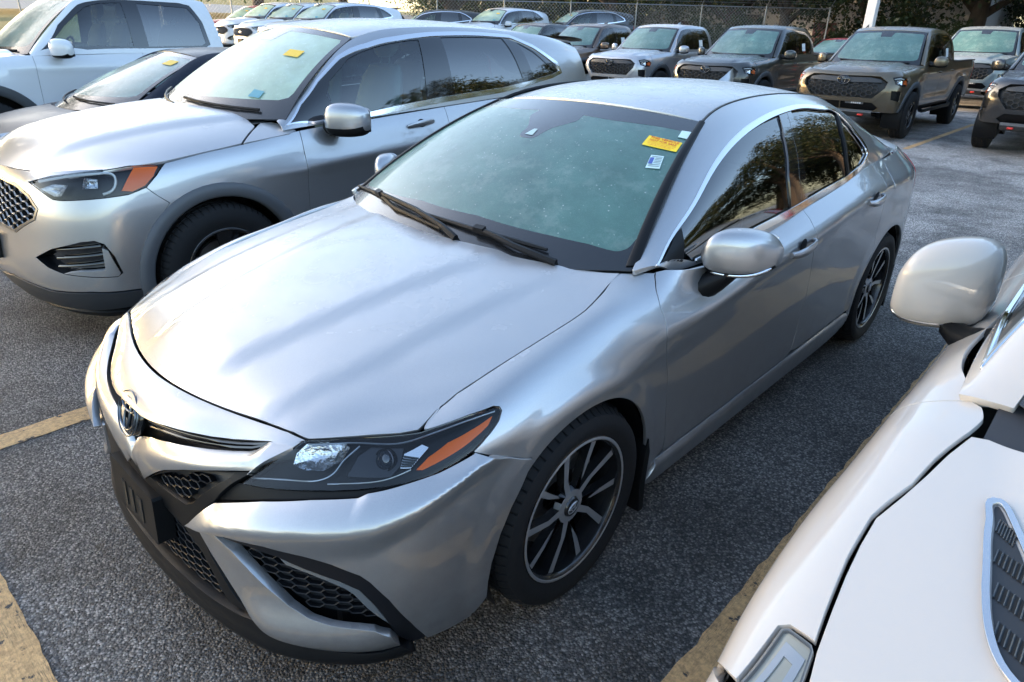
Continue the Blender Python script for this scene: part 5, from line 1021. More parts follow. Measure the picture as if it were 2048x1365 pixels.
# ---- silver crossover
def edge_disp(p):
    x,y,z=p.T; h=z-np.interp(y,[1.0,1.5,2.7,4.0],[.86,.875,.955,1.0]); A=.016*sst(1.0,1.7,y)*(1-sst(3.8,4.4,y))
    d=A*np.where(h>0,np.exp(-(h/.07)**2),np.exp(-(np.abs(h)/.03)**1.4))
    return d*(y>.4)
def edge_hdisp(p):
    x,y,z=p.T; x=np.abs(x); a=np.interp(y,[.0,1.2],[.42,.60]); return .016*sst(.10,.4,y)*(1-sst(-.06,.06,x-a))
EDGE=dict(L=4.78,dn=.42,dt=.30,pn=2.4,ys=[.58,.72,.93,1.2,1.42,2.0,2.6,3.2,3.5,3.78,4.1,4.35],disp=edge_disp,hdisp=edge_hdisp,
 rows=[(.20,.10,[(0,.20),(.6,.21),(1.4,.24),(3.4,.25),(4.4,.30)],[(0,.86),(.6,.89),(1.4,.905),(3.4,.905),(4.3,.87),(4.78,.8)],4.70,.33),
  (.30,.02,[(0,.30),(4.4,.40)],[(0,.87),(.6,.925),(1.2,.935),(3.4,.935),(4.3,.90),(4.78,.8)],4.76,.45),
  (.45,.0,[(0,.45),(4.4,.52)],[(0,.88),(.6,.935),(1.2,.945),(2,.935),(3.4,.945),(4.3,.915),(4.78,.8)],4.78,.55),
  (.60,.015,[(0,.60),(4.4,.66)],[(0,.885),(.6,.938),(1.2,.95),(2,.937),(3.4,.952),(4.3,.92),(4.78,.8)],4.78,.68),
  (.74,.03,[(0,.74),(4.4,.80)],[(0,.88),(.6,.935),(1.2,.952),(2,.945),(3.4,.957),(4.3,.925),(4.78,.8)],4.76,.82),
  (.84,.05,[(0,.83),(.6,.86),(1.4,.87),(2.7,.95),(4.0,1.0),(4.4,1.0)],[(0,.86),(.6,.925),(1.2,.95),(2,.958),(3.4,.958),(4.3,.92),(4.78,.8)],4.74,.95),
  (.92,.07,[(0,.91),(.6,.96),(1.4,1.0),(2.7,1.06),(4.0,1.10),(4.4,1.1)],[(0,.83),(.6,.90),(1.2,.93),(2,.94),(3.4,.94),(4.3,.90),(4.78,.78)],4.70,1.05),
  (.985,.11,[(0,.975),(.6,1.03),(1.0,1.075),(1.4,1.11),(2.0,1.135),(2.7,1.175),(3.5,1.215),(4.4,1.23)],[(0,.78),(.6,.84),(1.0,.865),(1.4,.885),(2,.895),(3.4,.885),(4.3,.83),(4.78,.72)],4.62,1.20)],
 hood=dict(f0=.10,f2=.42,r0=1.18,r2=.28,p=3.2,xe=[(0,.50),(.12,.56),(.35,.815),(.52,.852),(.69,.880),(.91,.889),(1.12,.896),(1.5,.90)],ze=[(0,.92),(.12,.93),(.35,.985),(.52,.995),(.69,1.004),(.91,1.031),(1.12,1.055),(1.5,1.10)],zc=[(0,.90),(.08,.945),(.12,.968),(.2,1.02),(.35,1.075),(.6,1.125),(.9,1.165),(1.2,1.19),(1.5,1.20)]),
 ws=dict(wb=.845,wt=.62,yb=1.10,cb=.34,zb=1.14,yt=2.02,ct=.08,zt=1.66,dz=.06),
 roof=dict(w=.64,z=[(2.02,1.664),(2.3,1.706),(2.8,1.730),(3.3,1.722),(3.8,1.69),(4.2,1.645),(4.42,1.61)],drop=.05),
 GB=[(.875,1.40,1.105),(.885,1.60,1.12),(.895,1.9,1.135),(.895,2.2,1.15),(.895,2.7,1.175),(.892,3.2,1.20),(.885,3.6,1.22),(.87,3.9,1.23),(.83,4.25,1.235),(.76,4.5,1.235)],
 GT=[(.81,1.40,1.15),(.765,1.62,1.30),(.70,1.86,1.47),(.635,2.11,1.60),(.635,2.6,1.672),(.635,3.2,1.675),(.63,3.7,1.65),(.625,4.0,1.63),(.62,4.25,1.59),(.61,4.45,1.55)],gl=.55)
EDGE_AT=(-2.81,.27)

# ---- pearl white sports sedan
def white_hdisp(p):
    x,y,z=p.T; x=np.abs(x); a=np.interp(y,[0,1.3],[.40,.62]); return .018*sst(.12,.5,y)*(1-sst(-.07,.07,x-a))
WHITE=dict(L=4.83,dn=.45,dt=.35,pn=2.4,ys=[.60,.72,.85,1.1,1.25,1.35,1.42,1.5,1.6,2.0,2.6,3.2,3.5,3.74,4.1,4.3],hdisp=white_hdisp,
 rows=[(.17,.08,[(0,.17),(1.3,.17),(3.4,.18),(4.4,.28)],[(0,.84),(.8,.87),(3.4,.88),(4.4,.84),(4.8,.8)],4.74,.28),
  (.30,.01,[(0,.30),(4.4,.38)],[(0,.86),(.8,.905),(1.6,.895),(3.4,.91),(4.4,.87),(4.8,.8)],4.8,.4),
  (.45,.0,[(0,.45),(4.4,.5)],[(0,.87),(.8,.92),(1.6,.90),(3.4,.925),(4.4,.88),(4.8,.8)],4.83,.5),
  (.58,.01,[(0,.58),(4.4,.62)],[(0,.875),(.8,.928),(1.6,.908),(3.4,.932),(4.4,.885),(4.8,.8)],4.83,.62),
  (.67,.03,[(0,.665),(.8,.70),(4.4,.76)],[(0,.865),(.5,.905),(.8,.935),(1.2,.94),(1.6,.93),(3.4,.935),(4.4,.885),(4.8,.8)],4.82,.75),
  (.72,.07,[(0,.715),(.8,.785),(1.6,.82),(4.4,.88)],[(0,.83),(.5,.885),(.8,.920),(1.1,.932),(1.6,.925),(3.4,.925),(4.4,.87),(4.8,.78)],4.80,.86),
  (.755,.11,[(0,.75),(.5,.79),(.8,.84),(1.35,.89),(2,.90),(4.4,.96)],[(0,.77),(.5,.815),(.8,.845),(1.1,.865),(1.6,.885),(3.4,.885),(4.4,.82),(4.8,.72)],4.76,.97),
  (.785,.16,[(0,.78),(.5,.82),(.8,.87),(1.2,.925),(1.4,.95),(1.6,.955),(2.4,.97),(3.4,1.0),(4.4,1.03)],[(0,.64),(.5,.69),(.8,.73),(1.2,.72),(1.35,.70),(1.42,.695),(1.5,.72),(1.6,.78),(1.8,.815),(2,.815),(3.4,.80),(4.4,.70),(4.8,.6)],4.72,1.04)],
 hood=dict(f0=.12,f2=.36,r0=1.20,r2=.28,p=2.8,xe=[(0,.52),(.22,.56),(.40,.685),(.55,.765),(.674,.790),(.755,.800),(.885,.814),(1.005,.816),(1.053,.806),(1.13,.784),(1.225,.772),(1.346,.742),(1.45,.725)],ze=[(0,.745),(.22,.768),(.40,.79),(.55,.812),(.674,.830),(.755,.842),(.885,.860),(1.005,.875),(1.053,.883),(1.13,.898),(1.225,.912),(1.346,.933),(1.45,.95)],zc=[(0,.72),(.1,.765),(.25,.83),(.5,.88),(.9,.935),(1.2,.965),(1.5,.985)]),
 ws=dict(wb=.69,wt=.53,yb=1.20,cb=.29,zb=.945,yt=2.12,ct=.10,zt=1.36,dz=.04),
 roof=dict(w=.54,z=[(2.12,1.362),(2.4,1.39),(2.8,1.40),(3.2,1.385),(3.6,1.34),(3.9,1.29)],drop=.04),
 GB=[(.80,1.50,.945),(.815,1.75,.955),(.82,2.0,.96),(.82,2.3,.967),(.815,2.8,.985),(.81,3.2,1.0),(.79,3.6,1.02),(.75,3.9,1.03),(.70,4.2,1.035)],
 GT=[(.695,1.475,.962),(.65,1.72,1.095),(.60,1.96,1.228),(.545,2.24,1.34),(.535,2.6,1.37),(.53,3.1,1.355),(.53,3.5,1.30),(.54,3.85,1.20),(.56,4.15,1.09)])
WHITE_AT=(2.515,-.25)
# ---- pickup truck
def truck_hdisp(p):
    x,y,z=p.T; x=np.abs(x); a=np.interp(y,[0,1.4],[.44,.56]); return .030*sst(.12,.45,y)*(1-sst(-.05,.07,x-a))
def truck_disp(p):
    x,y,z=p.T; d=.010*np.exp(-((z-1.10)/.05)**2)*(y>1.2)*(y<5.2); return d-.012*np.exp(-((z-.74)/.10)**2)*sst(1.5,1.8,y)*(1-sst(3.3,3.5,y))
TRUCK=dict(L=5.40,dn=.34,dt=.16,pn=2.6,ys=[.45,.60,.75,.95,1.2,1.45,1.9,2.5,3.0,3.5,3.9,4.3,4.7,5.0,5.15],disp=truck_disp,hdisp=truck_hdisp,
 rows=[(.46,.10,[(0,.46),(1.4,.47),(5,.50)],[(0,.84),(.6,.89),(1.4,.90),(5.4,.90)],5.38,.52),
  (.60,.03,[(0,.60),(5,.62)],[(0,.87),(.6,.92),(.95,.93),(1.5,.92),(5.4,.92)],5.40,.64),
  (.76,.0,[(0,.76),(5,.77)],[(0,.87),(.6,.93),(.95,.945),(1.5,.925),(3.6,.925),(4.3,.945),(5,.93),(5.4,.92)],5.40,.77),
  (.90,.01,[(0,.90),(5,.92)],[(0,.86),(.6,.93),(.95,.948),(1.5,.93),(3.6,.93),(4.3,.948),(5,.935),(5.4,.92)],5.40,.92),
  (1.0,.04,[(0,1.0),(5,1.06)],[(0,.83),(.6,.915),(.95,.94),(1.5,.937),(5,.937),(5.4,.92)],5.40,1.06),
  (1.07,.08,[(0,1.06),(.6,1.10),(1.4,1.14),(5,1.16)],[(0,.79),(.6,.875),(.95,.905),(1.5,.925),(5,.93),(5.4,.92)],5.39,1.16),
  (1.115,.13,[(0,1.11),(.6,1.155),(1.4,1.21),(3.5,1.245),(5,1.25)],[(0,.72),(.6,.80),(.95,.83),(1.5,.885),(3.5,.895),(5,.91),(5.4,.90)],5.38,1.25)],
 hood=dict(f0=.11,f2=.25,r0=1.30,r2=.20,p=3.,xf=.62,xe=[(0,.62),(.2,.64),(.4,.74),(.6,.79),(1.0,.82),(1.5,.85)],ze=[(0,1.07),(.2,1.09),(.4,1.125),(.6,1.15),(1.0,1.18),(1.5,1.215)],zc=[(0,1.05),(.11,1.10),(.2,1.135),(.4,1.165),(.8,1.20),(1.2,1.225),(1.6,1.24)]),
 ws=dict(wb=.78,wt=.63,yb=1.26,cb=.20,zb=1.20,yt=2.0,ct=.08,zt=1.79,dz=.03),
 roof=dict(w=.66,z=[(2.0,1.795),(2.2,1.84),(2.6,1.865),(3.0,1.86),(3.3,1.835),(3.46,1.80)],drop=.03),
 GB=[(.875,1.46,1.205),(.885,1.65,1.215),(.89,1.9,1.225),(.892,2.3,1.235),(.893,2.8,1.24),(.893,3.2,1.245),(.89,3.45,1.248),(.885,3.52,1.25)],
 GT=[(.80,1.47,1.235),(.75,1.66,1.42),(.70,1.86,1.60),(.655,2.08,1.765),(.66,2.5,1.825),(.66,2.95,1.82),(.655,3.3,1.80),(.65,3.44,1.775)],gl=.55,
 o=dict(fa=.93,ra=4.28,ar=.475,R=.40,sill=.50,xw=.965,wheel=('truck',.225,'truck'),
 seam=[(.47,.50),(.44,.62),(.50,.78),(.56,.86),(.50,.90)],
 ftop=[(.905,.515,.95),(.89,.53,1.04),(.80,.555,1.137),(.752,.42,1.118),(.70,.31,1.10),(.62,.235,1.10),(.45,.165,1.105),(.3,.14,1.105),(.15,.128,1.105),(0,.125,1.105)],
 fbot0=.02,fbot=[(.30,.10,.48),(.60,.16,.48),(.80,.28,.48),(.86,.40,.485)],
 hl=[(.72,.21,1.02),(.80,.30,1.04),(.87,.45,1.03),(.90,.50,.98),(.885,.43,.90),(.83,.29,.895),(.77,.22,.92)],
 hl_rear=[(.905,.52,.95),(.89,.535,1.04),(.81,.56,1.135)],
 grille=[(0,.05,1.055),(.40,.085,1.055),(.56,.12,1.045),(.68,.16,.95),(.66,.14,.86),(.52,.06,.70),(0,.02,.70)],
 cut=[[(.50,.07,.655),(0.01,.03,.655),(0.01,.05,.49),(.56,.13,.49),(.62,.14,.56)],[(.74,.19,.83),(.85,.29,.83),(.86,.30,.66),(.76,.19,.70)]],
 fend_top=[(.805,.60,1.15),(.825,.8,1.165),(.835,1.0,1.178),(.85,1.3,1.20),(.87,1.46,1.207)],
 d1=[(1.47,1.205),(1.465,1.0),(1.46,.75),(1.45,.53)],doors=[[(2.55,1.232),(2.55,.9),(2.54,.53)],[(3.45,1.24),(3.46,.95),(3.46,.53)]],
 belt=[(1.4,1.20),(2.5,1.23),(3.5,1.242),(5,1.25)],belt_y=[(1.47,2.55),(2.55,3.45)],rear_top=[(3.47,1.242),(4.0,1.245),(4.6,1.247),(5.1,1.247)],tail=[(5.15,.55),(5.16,.8),(5.15,1.235)],tl=(.55,.95),
 opening=[(1.56,1.255),(2.0,1.262),(2.6,1.272),(3.30,1.282),(3.36,1.31),(3.33,1.55),(3.24,1.73),(3.12,1.755),(2.6,1.765),(2.2,1.74),(2.05,1.70),(1.80,1.50)],
 panes=[[(1.74,1.275),(2.48,1.285),(2.48,1.735),(2.25,1.722),(2.10,1.68),(1.85,1.49),(1.72,1.37)],[(2.64,1.288),(3.25,1.298),(3.31,1.33),(3.29,1.54),(3.20,1.705),(2.64,1.735)]],
 mirror=[(.955,1.66,1.27,.02,.02),(.985,1.67,1.275,.06,.08),(1.06,1.69,1.28,.075,.095),(1.13,1.73,1.275,.065,.085),(1.17,1.75,1.27,.03,.05)],mfoot=[(1.0,1.70,1.22,.05,.03),(.96,1.70,1.22,.05,.03),(.92,1.70,1.23,.05,.04),(.89,1.70,1.24,.05,.05)],msplit=-.45,
 handles=[((2.28,1.09),(2.46,1.095)),((3.2,1.10),(3.38,1.105))],seat_y=2.05,seat_z=.88,cab_end=3.4,frit=(.10,.07,.04)))
# ---- dark hatchback
HATCH=dict(L=4.58,dn=.45,dt=.30,pn=2.3,ys=[.6,.75,.95,1.2,1.45,2.0,2.6,3.2,3.55,3.9,4.2],
 rows=[(.18,.08,[(0,.18),(4.2,.25)],[(0,.82),(1,.85),(4.2,.82),(4.6,.78)],4.5,.3),(.4,.0,[(0,.4),(4.2,.45)],[(0,.84),(1,.875),(4.2,.85),(4.6,.78)],4.58,.5),
  (.58,.02,[(0,.58),(4.2,.66)],[(0,.84),(1,.885),(4.2,.86),(4.6,.78)],4.57,.7),(.68,.06,[(0,.67),(.8,.73),(4.2,.85)],[(0,.80),(1,.885),(4.2,.86),(4.6,.78)],4.55,.85),
  (.74,.12,[(0,.73),(.8,.82),(1.5,.88),(4.2,.98)],[(0,.72),(.8,.83),(1.5,.87),(4.2,.82),(4.6,.74)],4.5,.98),(.77,.18,[(0,.76),(.8,.86),(1.3,.92),(2.5,.98),(4.2,1.06)],[(0,.64),(.8,.74),(1.3,.80),(2.5,.81),(4.2,.74),(4.6,.68)],4.42,1.08)],
 hood=dict(f0=.16,f2=.42,r0=.92,r2=.30,p=2.6,xf=.52,xe=[(0,.54),(.3,.62),(.7,.72),(1.2,.76)],ze=[(0,.75),(.3,.79),(.7,.86),(1.2,.92)],zc=[(0,.74),(.16,.79),(.4,.86),(.8,.93),(1.1,.96)]),
 ws=dict(wb=.74,wt=.54,yb=.92,cb=.34,zb=.935,yt=1.98,ct=.08,zt=1.40,dz=.04),
 roof=dict(w=.55,z=[(1.98,1.405),(2.2,1.43),(2.5,1.44),(2.9,1.43),(3.4,1.38),(3.9,1.29),(4.2,1.23)],drop=.04),
 GB=[(.80,1.28,.935),(.81,1.5,.945),(.82,1.8,.955),(.82,2.2,.97),(.815,2.7,.995),(.80,3.2,1.025),(.78,3.6,1.05),(.74,4.0,1.07),(.70,4.3,1.08)],
 GT=[(.745,1.26,.95),(.69,1.48,1.08),(.62,1.76,1.24),(.55,2.08,1.385),(.545,2.5,1.405),(.54,3.0,1.385),(.54,3.5,1.33),(.54,3.95,1.25),(.55,4.2,1.19)],
 o=dict(fa=.93,ra=3.63,ar=.35,R=.32,sill=.24,xw=.87,wheel=('hatch',.215,'five'),seam=[(.56,.25),(.56,.40),(.60,.55),(.66,.66)],ftop=[(.70,.62,.83),(.62,.42,.80),(.52,.29,.78),(.35,.21,.775),(0,.175,.77)],
 fbot0=.03,fbot=[(.4,.12,.19),(.7,.3,.19),(.83,.5,.2)],hl=[(.55,.26,.74),(.68,.44,.80),(.76,.62,.82),(.80,.60,.77),(.78,.42,.70),(.65,.24,.68)],
 fend_top=[(.68,.82),(.9,.86),(1.25,.91)],d1=[(1.30,.915),(1.33,.75),(1.35,.5),(1.33,.27)],doors=[[(2.4,.965),(2.42,.7),(2.40,.27)],[(3.25,1.0),(3.2,.8),(3.18,.27)]],belt=[(1.2,.905),(2.5,.97),(4.2,1.05)],belt_y=[(1.3,2.4),(2.4,3.25)],rear_top=[(3.27,1.01),(3.8,1.035),(4.1,1.05)],tail=[(4.2,.35),(4.22,.7),(4.2,1.04)],
 opening=[(1.36,.965),(1.8,.975),(2.4,.995),(3.1,1.03),(3.45,1.08),(3.5,1.12),(3.3,1.22),(2.95,1.31),(2.6,1.345),(2.3,1.35),(2.1,1.325),(1.8,1.19)],
 panes=[[(1.46,.985),(1.60,.988),(1.62,1.07)],[(1.68,.99),(2.32,1.008),(2.34,1.325),(2.15,1.31),(1.85,1.18),(1.69,1.095)],[(2.46,1.012),(3.08,1.042),(3.28,1.10),(3.15,1.21),(2.9,1.28),(2.46,1.322)]],
 mirror=[(.875,1.62,1.0,.02,.02),(.90,1.63,1.0,.06,.065),(.96,1.67,1.0,.07,.075),(1.02,1.71,.995,.06,.06),(1.05,1.73,.99,.03,.03)],mfoot=[(.92,1.68,.95,.05,.03),(.89,1.67,.94,.05,.03),(.86,1.66,.94,.05,.04),(.83,1.65,.95,.05,.05)],
 seat_y=1.85,seat_z=.50,cab_end=4.0,frit=(.20,.07,.04),rearglass=[(4.18,1.23,.52),(4.4,1.12,.58)]))
HATCH_AT=(-5.58,.55)
WHITE['hood'].update(xf=.52)
WHITE['o']=dict(fa=.83,ra=3.74,ar=.375,R=.34,sill=.22,xw=.925,wheel=('white',.245,'five'),
 seam=[(.47,.22),(.46,.36),(.50,.50),(.58,.62),(.66,.70)],ftop=[(.77,.52,.80),(.72,.45,.805),(.62,.33,.795),(.50,.24,.785),(.3,.17,.78),(0,.14,.778)],
 fbot0=.03,fbot=[(.4,.1,.18),(.7,.28,.18),(.84,.42,.19)],
 hl=[(.56,.245,.735),(.68,.36,.775),(.781,.61,.823),(.789,.672,.831),(.796,.682,.832),(.837,.699,.823),(.847,.694,.818),(.856,.575,.792),(.856,.42,.74),(.77,.30,.70),(.62,.20,.69)],hl_rear=[(.860,.58,.785),(.851,.698,.814),(.838,.704,.824),(.796,.688,.836)],
 grille=[(0,.04,.70),(.25,.05,.70),(.40,.09,.69),(.42,.10,.66),(.38,.07,.60),(0,.02,.58)],
 fend_top=[(.793,.69,.834),(.802,.755,.844),(.816,.885,.862),(.818,1.005,.877),(.808,1.053,.885),(.786,1.13,.90),(.774,1.225,.914),(.744,1.35,.938),(.735,1.42,.955),(.75,1.47,.962),(.80,1.515,.965)],
 d1=[(1.50,.945),(1.46,.80),(1.45,.60),(1.44,.26)],doors=[[(2.62,.975),(2.62,.7),(2.60,.26)],[(3.5,1.0),(3.42,.8),(3.33,.5),(3.3,.26)]],belt=[(1.4,.94),(2.0,.95),(3.4,.99),(4.4,1.01)],belt_y=[(1.5,2.62),(2.62,3.5)],
 rear_top=[(3.52,1.0),(3.9,1.01),(4.25,1.015)],tail=[(4.3,.32),(4.32,.7),(4.3,1.0)],
 opening=[(1.60,.975),(2.0,.985),(2.6,1.0),(3.2,1.02),(3.45,1.05),(3.40,1.12),(3.2,1.24),(2.9,1.31),(2.6,1.33),(2.35,1.315),(2.15,1.26),(1.85,1.12)],chrome=.018,
 panes=[[(1.78,.997),(2.54,1.015),(2.58,1.305),(2.36,1.29),(2.2,1.25),(1.92,1.115)],[(2.68,1.02),(3.18,1.038),(3.36,1.07),(3.15,1.225),(2.9,1.285),(2.68,1.305)]],
 mirror=[(.850,2.16,1.01,.03,.04),(.875,2.15,1.02,.085,.115),(.950,2.11,1.02,.105,.137),(1.045,2.06,1.01,.095,.118),(1.085,2.03,.995,.05,.065)],mfoot=[(.95,2.10,.90,.07,.035),(.91,2.05,.885,.065,.035),(.87,2.0,.89,.06,.04),(.81,1.96,.91,.06,.05)],msig=True,msplit=-.93,
 seat_y=2.1,seat_z=.48,cab_end=4.0,frit=(.24,.07,.05),rearglass=[(3.88,1.29,.52),(4.3,1.10,.58)])
# ---------------------------------------------------------------- builder for the other vehicles
def inv3(S,pts,n=10):
    """(u,v) on S nearest to 3-D points"""
    pts=np.asarray(pts,float); U,V,P=sgrid(S); k=((P[None]-pts[:,None])**2).sum(2).argmin(1); u,v=U[k].copy(),V[k].copy(); e=1e-3
    for _ in range(n):
        r=pts-S.pos(u,v); a=(S.pos(u+e,v)-S.pos(u-e,v))/(2*e); b=(S.pos(u,v+e)-S.pos(u,v-e))/(2*e)
        aa,ab,bb=(a*a).sum(1),(a*b).sum(1),(b*b).sum(1); ra,rb=(r*a).sum(1),(r*b).sum(1); det=np.maximum(aa*bb-ab*ab,1e-8)
        u+=np.clip((ra*bb-rb*ab)/det,-.05,.05); v+=np.clip((rb*aa-ra*ab)/det,-.05,.05)
    return [(float(p),float(q)) for p,q in zip(u,v)]
def mir(l): return [(-u,v) for u,v in l[::-1]]
LR=(1,-1)
def hex_mesh(S,reg,size,off,depth,r,mat_,parent,stretch=1.2,name='grille_mesh',sides=(1,)):
    reg=np.array(reg); lo,hi=reg.min(0),reg.max(0); B={s:MB() for s in sides}; row=0; v=lo[1]-size
    while v<hi[1]+size:
        u=lo[0]-2*size+(row%2)*size*stretch*.75
        while u<hi[0]+2*size:
            cc=np.array([(u+size*stretch*.5*math.cos(a),v+size*.5*math.sin(a)) for a in np.radians([0,60,120,180,240,300,360])])
            if inpoly(cc[:6],reg).sum()>=4:
                P=S.pos(cc[:,0],cc[:,1],off); Q=S.pos(cc[:,0],cc[:,1],off-depth)
                for s in sides:
                    m=np.array([s,1,1]); B[s].tube((P*m).tolist(),r,4,False); B[s].grid([(P*m).tolist(),(Q*m).tolist()])
            u+=size*stretch*1.5
        v+=size*.88*.5; row+=1
    return [B[s].build(name,mat_,parent,40) for s in sides]
def base_vehicle(sp,name,label,cat,at,rz,paint_m,group=None,step=.04,door_sides=LR,fine=False):
    """hood, fascia, fenders, doors, tail, glass, wheels; sp['o'] holds the outlines"""
    car=empty(name,(0,0,0),0,label,cat,group); S=surfaces(sp); B,H,W,R_,G=S['B'],S['H'],S['W'],S['R'],S['G']; o=sp['o']; PA=paint_m
    yz=lambda l: inv(B,l,(1,2)); gz=lambda l: inv(G,l,(1,2))
    # hood
    h=sp['hood']; yE=h.get('y_end',1.4)
    xe=lambda y: poly(h['xe'],y)
    fr=[(x,h['f0']+h['f2']*x*x) for x in np.linspace(0,h['xf'],10)]; y0=fr[-1][1]
    ed=[(xe(y)-.003,y) for y in np.linspace(y0+.04,h['r0']+h['r2']*xe(1.3)**2-.02,14)]
    re=[(x,h['r0']+h['r2']*x*x) for x in np.linspace(ed[-1][0]-.03,0,9)]
    if 'rear' in h: ed=[p for p in ed if p[1]<h['rear'][0][1]-.01]; re=h['rear']+[p for p in re if p[0]<h['rear'][-1][0]-.04]
    hh=inv(H,fr+ed+re,(0,1)); hood=panel('hood',H,hh+mir(hh[1:-1]),PA,car,step=step,gap=.003,flange=.02)
    # fascia: everything ahead of the seam
    seam=yz(o['seam']); us=[p for p in seam]; top=[p for p in inv3(B,o['ftop'])]; holes=[]
    hl=inv3(B,o['hl']) if 'hl' in o else None
    bot=[(0.,o['fbot0'])]+yz_or(B,o['fbot'])
    half=bot+us+top
    gr=inv3(B,o['grille']) if 'grille' in o else None
    hs=[]
    if gr: hs.append(gr+mir([p for p in gr if p[0]>.004]))
    for k in o.get('cut',[]): q=inv3(B,k); hs+= [q,mir(q)]
    if hl: hs+=[hl,mir(hl)]
    half=[(0.,o['fbot0'])]+half[1:-1]+[(0.,half[-1][1])]
    panel('front_bumper',B,half+mir(half[1:-1]),PA,car,step=step*.7,gap=.002,flange=.02,holes=hs)
    panel('front_core',B,[(u*.99,v) for u,v in half]+mir([(u*.99,v) for u,v in half[1:-1]]),BLACKP,car,step=.07,off=-.06,gap=.01,flange=0)
    # fender, doors, rear side
    fa,ra,ar,zc=o['fa'],o['ra'],o['ar'],o['R']
    a0=math.degrees(math.asin(min(.95,(o['sill']-zc)/ar)))
    sl=lambda y:o['sill']
    def arch(yc,r_,p,q): return yz([(yc+r_*math.cos(a),zc+r_*math.sin(a)) for a in np.linspace(math.radians(p),math.radians(q),26)])
    fs=o['seam'][0]; fang=math.degrees(math.atan2(fs[1]-zc,fs[0]-fa))%360
    ftop=yz_or(B,o['fend_top'])
    d1=yz(o['d1'])
    hlf=inv3(B,o['hl_rear']) if 'hl_rear' in o else []
    panel('fender',B,ftop+d1+yz([(fa+ar+.03,o['sill'])])+arch(fa,ar,a0,fang)+[p for p in us[1:]]+hlf,PA,car,LR,step=step*.7,gap=.0025)
    lines=[d1]+[yz(l) for l in o['doors']]; dl=[]
    for k,(a,b) in enumerate(zip(lines[:-1],lines[1:])):
        ya,yb=o['belt_y'][k]; belt=yz([(y,poly(o['belt'],y)) for y in np.linspace(ya,yb,8)])
        ybt=o['doors'][k][-1][0]; yat=(o['d1'] if k==0 else o['doors'][k-1])[-1][0]
        dl.append(panel('door',B,belt[1:-1]+b+yz([(y,o['sill']+.03) for y in np.linspace(ybt,yat,6)])[1:-1]+a[::-1],PA,car,LR,step=step,gap=.0025))
    lb=lines[-1]; yl=o['doors'][-1][-1][0]
    rear_top=yz(o['rear_top'])
    panel('rear_side',B,lb+yz([(min(yl+.02,ra-ar-.02),o['sill'])])+arch(ra,ar,180-a0,a0)+yz([(ra+ar+.03,o['sill']+.03)])+yz(o['tail'])+rear_top[::-1],PA,car,LR,step=step,gap=.0025)
    s=[(y,o['sill']+.026) for y in np.linspace(fa+ar+.04,ra-ar-.04,10)]; panel('sill',B,yz(s)+[(u,.005) for u in np.linspace(yz([s[-1]])[0][0],yz([s[0]])[0][0],8)],o.get('sill_mat') or PA,car,LR,step=step,gap=0,flange=.04)
    # tail
    ut=yz([o['tail'][1]])[0][0]; e=B.u[-1]; vt=B.v[-1]
    panel('rear_panel',B,[(u,.03) for u in np.linspace(ut+.01,2*e-ut-.01,14)]+[(u,vt*.98) for u in np.linspace(2*e-ut-.01,ut+.01,14)],PA,car,step=.09)
    tl=o.get('tl',(.62,.93)); panel('tail_light',B,[(ut+.012,vt*tl[0]),(ut+.20,vt*tl[0]),(ut+.20,vt*tl[1]),(ut+.012,vt*tl[1])],RED,car,LR,step=.05,off=.006)
    # arch trims, wheels
    if 'clad' in o:
        c_,cm=o['clad']
        for yc,p,q in ((fa,a0-4,184-a0),(ra,184-a0,a0-4)):
            A_=np.linspace(math.radians(p),math.radians(q),34); n_=.012
            for s in LR:
                b=MB(); P=[]
                for a in A_:
                    row=[]
                    for r_,d in ((ar+c_,.0),(ar+c_-.008,n_),(ar+c_*.5,n_+.004),(ar+.004,n_),(ar-.006,.002),(ar-.006,-.05)):
                        row.append((yc+r_*math.cos(a),zc+r_*math.sin(a),d))
                    P.append(row)
                fl=[p_ for r in P for p_ in r]; uv=np.array(yz([(p_[0],max(p_[1],o['sill']-.03)) for p_ in fl])); q3=B.pos(uv[:,0],uv[:,1],np.array([p_[2] for p_ in fl])); q3[:,1]=[p_[0] for p_ in fl]; q3[:,2]=[p_[1] for p_ in fl]
                m=len(P[0]); b.grid([[tuple(q3[i*m+j]*[s,1,1]) for j in range(m)] for i in range(len(P))]); b.build('arch_trim',cm,car,50)
    xw=o['xw']
    for k,yc in enumerate((fa,ra)):
        for s in LR: wheel(car,s*xw,yc,o['R']+.004,o['wheel'][0],o['wheel'][1],.235,o['wheel'][2],.3+k); liner(car,s*(xw-.02),yc,ar+.004,zc,.32)
    b=MB(); b.box((-.62,.3,o['sill']-.02),(.62,sp['L']-.3,o['sill']+.3)); b.box((-xw+.06,fa+ar+.02,o['sill']),(xw-.06,ra-ar-.02,o['sill']+.35)); b.build('underbody',BLACKP,car)
    # glass
    um=W.u[-2]; vw=W.v[-1]
    wso=[(u,.002) for u in np.linspace(-um,um,16)]+[(um,v) for v in np.linspace(.03,vw-.01,10)]+[(u,vw-.004) for u in np.linspace(um,-um,16)]+[(-um,v) for v in np.linspace(vw-.01,.03,10)]
    f0,f1,fs_=o.get('frit',(.17,.07,.05)); hw=um-fs_
    fld=[(u,f0) for u in np.linspace(-hw+.06,hw-.06,12)]+[(hw-.012,f0+.025),(hw,f0+.07)]+[(hw,v) for v in np.linspace(f0+.12,vw-f1-.04,5)]+[(hw-.02,vw-f1)]+[(u,vw-f1) for u in np.linspace(hw-.08,.13,5)]+[(.10,vw-f1-.13),(-.10,vw-f1-.13)]+[(u,vw-f1) for u in np.linspace(-.13,-hw+.08,5)]+[(-hw+.02,vw-f1)]+[(-hw,v) for v in np.linspace(vw-f1-.04,f0+.12,5)]+[(-hw,f0+.07),(-hw+.012,f0+.025)]
